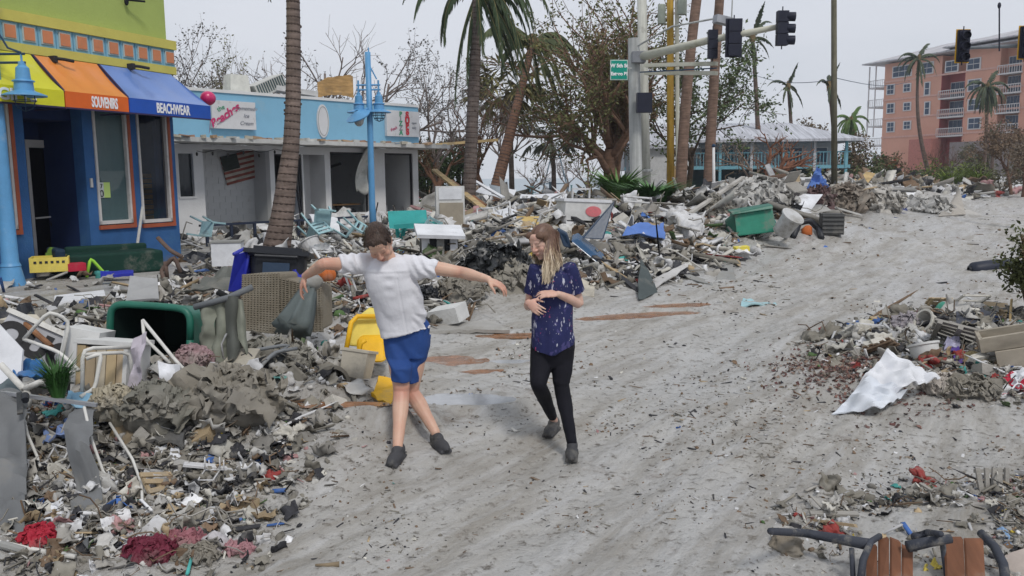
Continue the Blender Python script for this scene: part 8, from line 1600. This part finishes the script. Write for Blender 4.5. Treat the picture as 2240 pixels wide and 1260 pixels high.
KIND = {
 'pallet': dict(n=14, noun='slatted pallet', cat='pallet', cols=['grey', 'brown', 'tan', 'white'], dim=(60, 105), asp=(.8, 1, .8, 1), flat=.6, grp='broken slatted pieces in the debris', mk=mk_pallet, sm=False, lift=(.1, .3)),
 'broken_chair': dict(n=18, noun='chair frame', cat='chair', cols=['white', 'grey', 'dark', 'muddy', 'white'], dim=(50, 95), asp=(.8, 1, .8, 1), flat=.9, grp='broken chair frames in the debris', mk=mk_frame, sm=True, lift=(.2, .4)),
 'tub': dict(n=14, noun='tub', cat='tub', cols=['white', 'off-white', 'grey', 'dark', 'blue'], dim=(34, 60), asp=(.9, 1, .7, 1.1), flat=1.0, grp='loose tubs and pails in the debris', mk=mk_tub, sm=False, lift=(.1, .3)),
 'carton': dict(n=20, noun='open box', cat='box', cols=['tan', 'white', 'off-white', 'grey', 'pale grey'], dim=(40, 75), asp=(.8, 1, .7, 1), flat=.5, grp='open boxes in the debris', mk=mk_carton, sm=False, lift=(.1, .3)),
 'sash': dict(n=14, noun='window sash', cat='sash', cols=['white', 'off-white', 'grey'], dim=(60, 100), asp=(.8, 1, .8, 1), flat=.7, grp='loose window sashes in the debris', mk=mk_window, sm=False, lift=(.1, .35)),
 'plank': dict(n=175, noun='plank', cat='plank', cols=['grey', 'brown', 'tan', 'white', 'dark', 'muddy'], dim=(40, 120), asp=(.10, .2, .03, .06), flat=.28, grp='loose planks in the debris', mk=lambda s: t_box(.06), sm=False, lift=(.0, .12)),
 'scrap_sheet': dict(n=210, noun='crumpled sheet', cat='sheet', cols=['white', 'pale grey', 'grey', 'off-white', 'muddy', 'dark'], dim=(34, 80), asp=(.5, .9, .5, .9), flat=.55, grp='crumpled sheets in the debris', mk=lambda s: t_sheet(12, .55, s*7.7), sm=True, lift=(.0, .15)),
 'rag': dict(n=150, noun='rag', cat='rag', cols=['muddy', 'grey', 'dark', 'blue', 'brown', 'off-white', 'pink', 'muddy', 'red'], dim=(26, 60), asp=(.6, 1, .45, .8), flat=.4, grp='rags in the debris', mk=lambda s: t_lump(s, 1.5, 26, 18), sm=True, lift=(-.1, .15)),
 'broken_block': dict(n=85, noun='block', cat='block', cols=['white', 'pale grey', 'tan', 'grey', 'off-white'], dim=(24, 50), asp=(.5, .9, .3, .7), flat=.5, grp='broken blocks in the debris', mk=lambda s: t_box(.12), sm=False, lift=(0, .2)),
 'bag': dict(n=60, noun='bag', cat='bag', cols=['white', 'dark', 'off-white', 'blue'], dim=(26, 50), asp=(.7, 1, .5, .8), flat=.3, grp='plastic bags in the debris', mk=lambda s: t_lump(s+40, 1.1, 22, 16), sm=True, lift=(0, .2)),
 'rod': dict(n=90, noun='rod', cat='rod', cols=['white', 'grey', 'dark', 'brown'], dim=(50, 130), asp=(.03, .05, .03, .05), flat=.4, grp='thin rods in the debris', mk=lambda s: (lambda mb: (mb.tube([(-.5, 0, 0), (-.1, .4, 1.0), (.5, 0, 0)], .5, 8, cap=False), (mb.v, mb.f))[1])(MB()), sm=True, lift=(0, .2))}
MM = {}
def pmat(c): return dm('piece_%s' % c.replace(' ', '_'), PAL[c], .35, sc=3.5, bump=.25)
items = []
for kind, K in KIND.items():
    n = K['n']; P1 = sample(int(n*.55), (0, 2240), (405, 700), m_main); P2 = sample(int(n*.28), (0, 800), (660, 1250), m_left); P3 = sample(n-int(n*.55)-int(n*.28), (1700, 2240), (660, 1250), m_right)
    for i, p in enumerate(np.concatenate([P1, P2, P3])):
        c = K['cols'][q8.randrange(len(K['cols']))]
        if p[1] > 18 and q8.random() < .5: c = 'white' if 'white' in K['cols'] else c
        key = (kind, c, i % 4)
        if key not in MM:
            v, f = K['mk'](q8.randrange(1000)); mb = MB(); mb.add(v, f); MM[key] = mb.mesh(kind, pmat(c), K['sm'])
        s = q8.uniform(*K['dim'])*p[1]/FP; s = min(s, 1.6); a = K['asp']; d = (s, s*q8.uniform(a[0], a[1]), s*q8.uniform(a[2], a[3]))
        o = link(kind, MM[key], None, (p[0], p[1], p[2]+s*q8.uniform(*K['lift'])), (q8.gauss(0, K['flat']), q8.gauss(0, K['flat']), q8.uniform(0, 6.28))); o.scale = d
        tag(o, None, K['cat'], K['grp']); items.append((o, c, K['noun'], s))
# labels: colour and kind, nearest landmark, then order from left to right where several match
def short(l):
    for cut in (' with ', ' lying', ' standing', ' leaning', ' in ', ' on ', ' at ', ' beside ', ' before ', ' behind ', ' below ', ' between ', ' under ', ' beneath ', ' left of ', ' right of ', ' over ', ' above ', ' near ', ' tipped ', ' rising', ' sticking', ' hanging', ' crossing', ' jutting', ' half ', ' propped', ' sloping', ' draped', ' like ', ' of ', ' across ', ' among ', ' as ', ' falling', ' pointing', ' joining', ' broken ', ' woven '): 
        i = l.find(cut)
        if i > 8: l = l[:i]
    return ' '.join(l.split()[:5])
sc_ = {}
for l, p in LM: sc_[short(l)] = sc_.get(short(l), 0)+1
LMS = [(short(l), pix(p), p.y) for l, p in LM if sc_[short(l)] == 1 and len(short(l).split()) > 1]
G_ = {}
for o, c, noun, s in items:
    x, y = pix(o.location); D = o.location.y; sz = s*FP/D
    best = min(LMS, key=lambda t: math.hypot(t[1][0]-x, t[1][1]-y)+abs(math.log(t[2]/D))*150); dx, dy = x-best[1][0], y-best[1][1]
    rel = ('right of' if dx > 0 else 'left of') if abs(dx) > abs(dy)*1.2 else ('below' if dy > 0 else 'above'); size = 'long' if noun in ('plank', 'rod') and sz > 85 else 'short' if noun in ('plank', 'rod') else 'big' if sz > 48 else 'small'
    G_.setdefault('%s %s %s %s the %s' % (size, c, noun, rel, best[0]), []).append((x, o))
for base, L_ in G_.items():
    L_.sort(key=lambda t: t[0]); n = len(L_); O = ['leftmost', 'second', 'third', 'fourth', 'fifth', 'sixth', 'seventh', 'eighth']
    for i, (x, o) in enumerate(L_): o['label'] = base if n == 1 else ('%s of %s' % (('left one', 'right one')[i], 'two: '+base) if n == 2 else (O[i] if i else 'leftmost')+(' from left' if i else '')+' of several: '+base)
for o, c, noun, s in items:
    w_ = o['label'].split()
    if len(w_) > 16: o['label'] = ' '.join(w_[:16])
# ================= sea haze =================
mb = MB(); mb.bx(-420, 420, -12, 300, -2.4, 40)
hz_o = mb.build('haze', [], None); hm = bpy.data.materials.new('haze_air'); hm.use_nodes = True; N = hm.node_tree; N.nodes.remove(N.nodes['Principled BSDF']); pv = N.nodes.new('ShaderNodeVolumePrincipled')
pv.inputs['Color'].default_value = (.86, .9, .97, 1); pv.inputs['Density'].default_value = .0006; pv.inputs['Anisotropy'].default_value = .2
N.links.new(pv.outputs[0], N.nodes['Material Output'].inputs['Volume']); hz_o.data.materials.append(hm); tag(hz_o, kind='stuff')
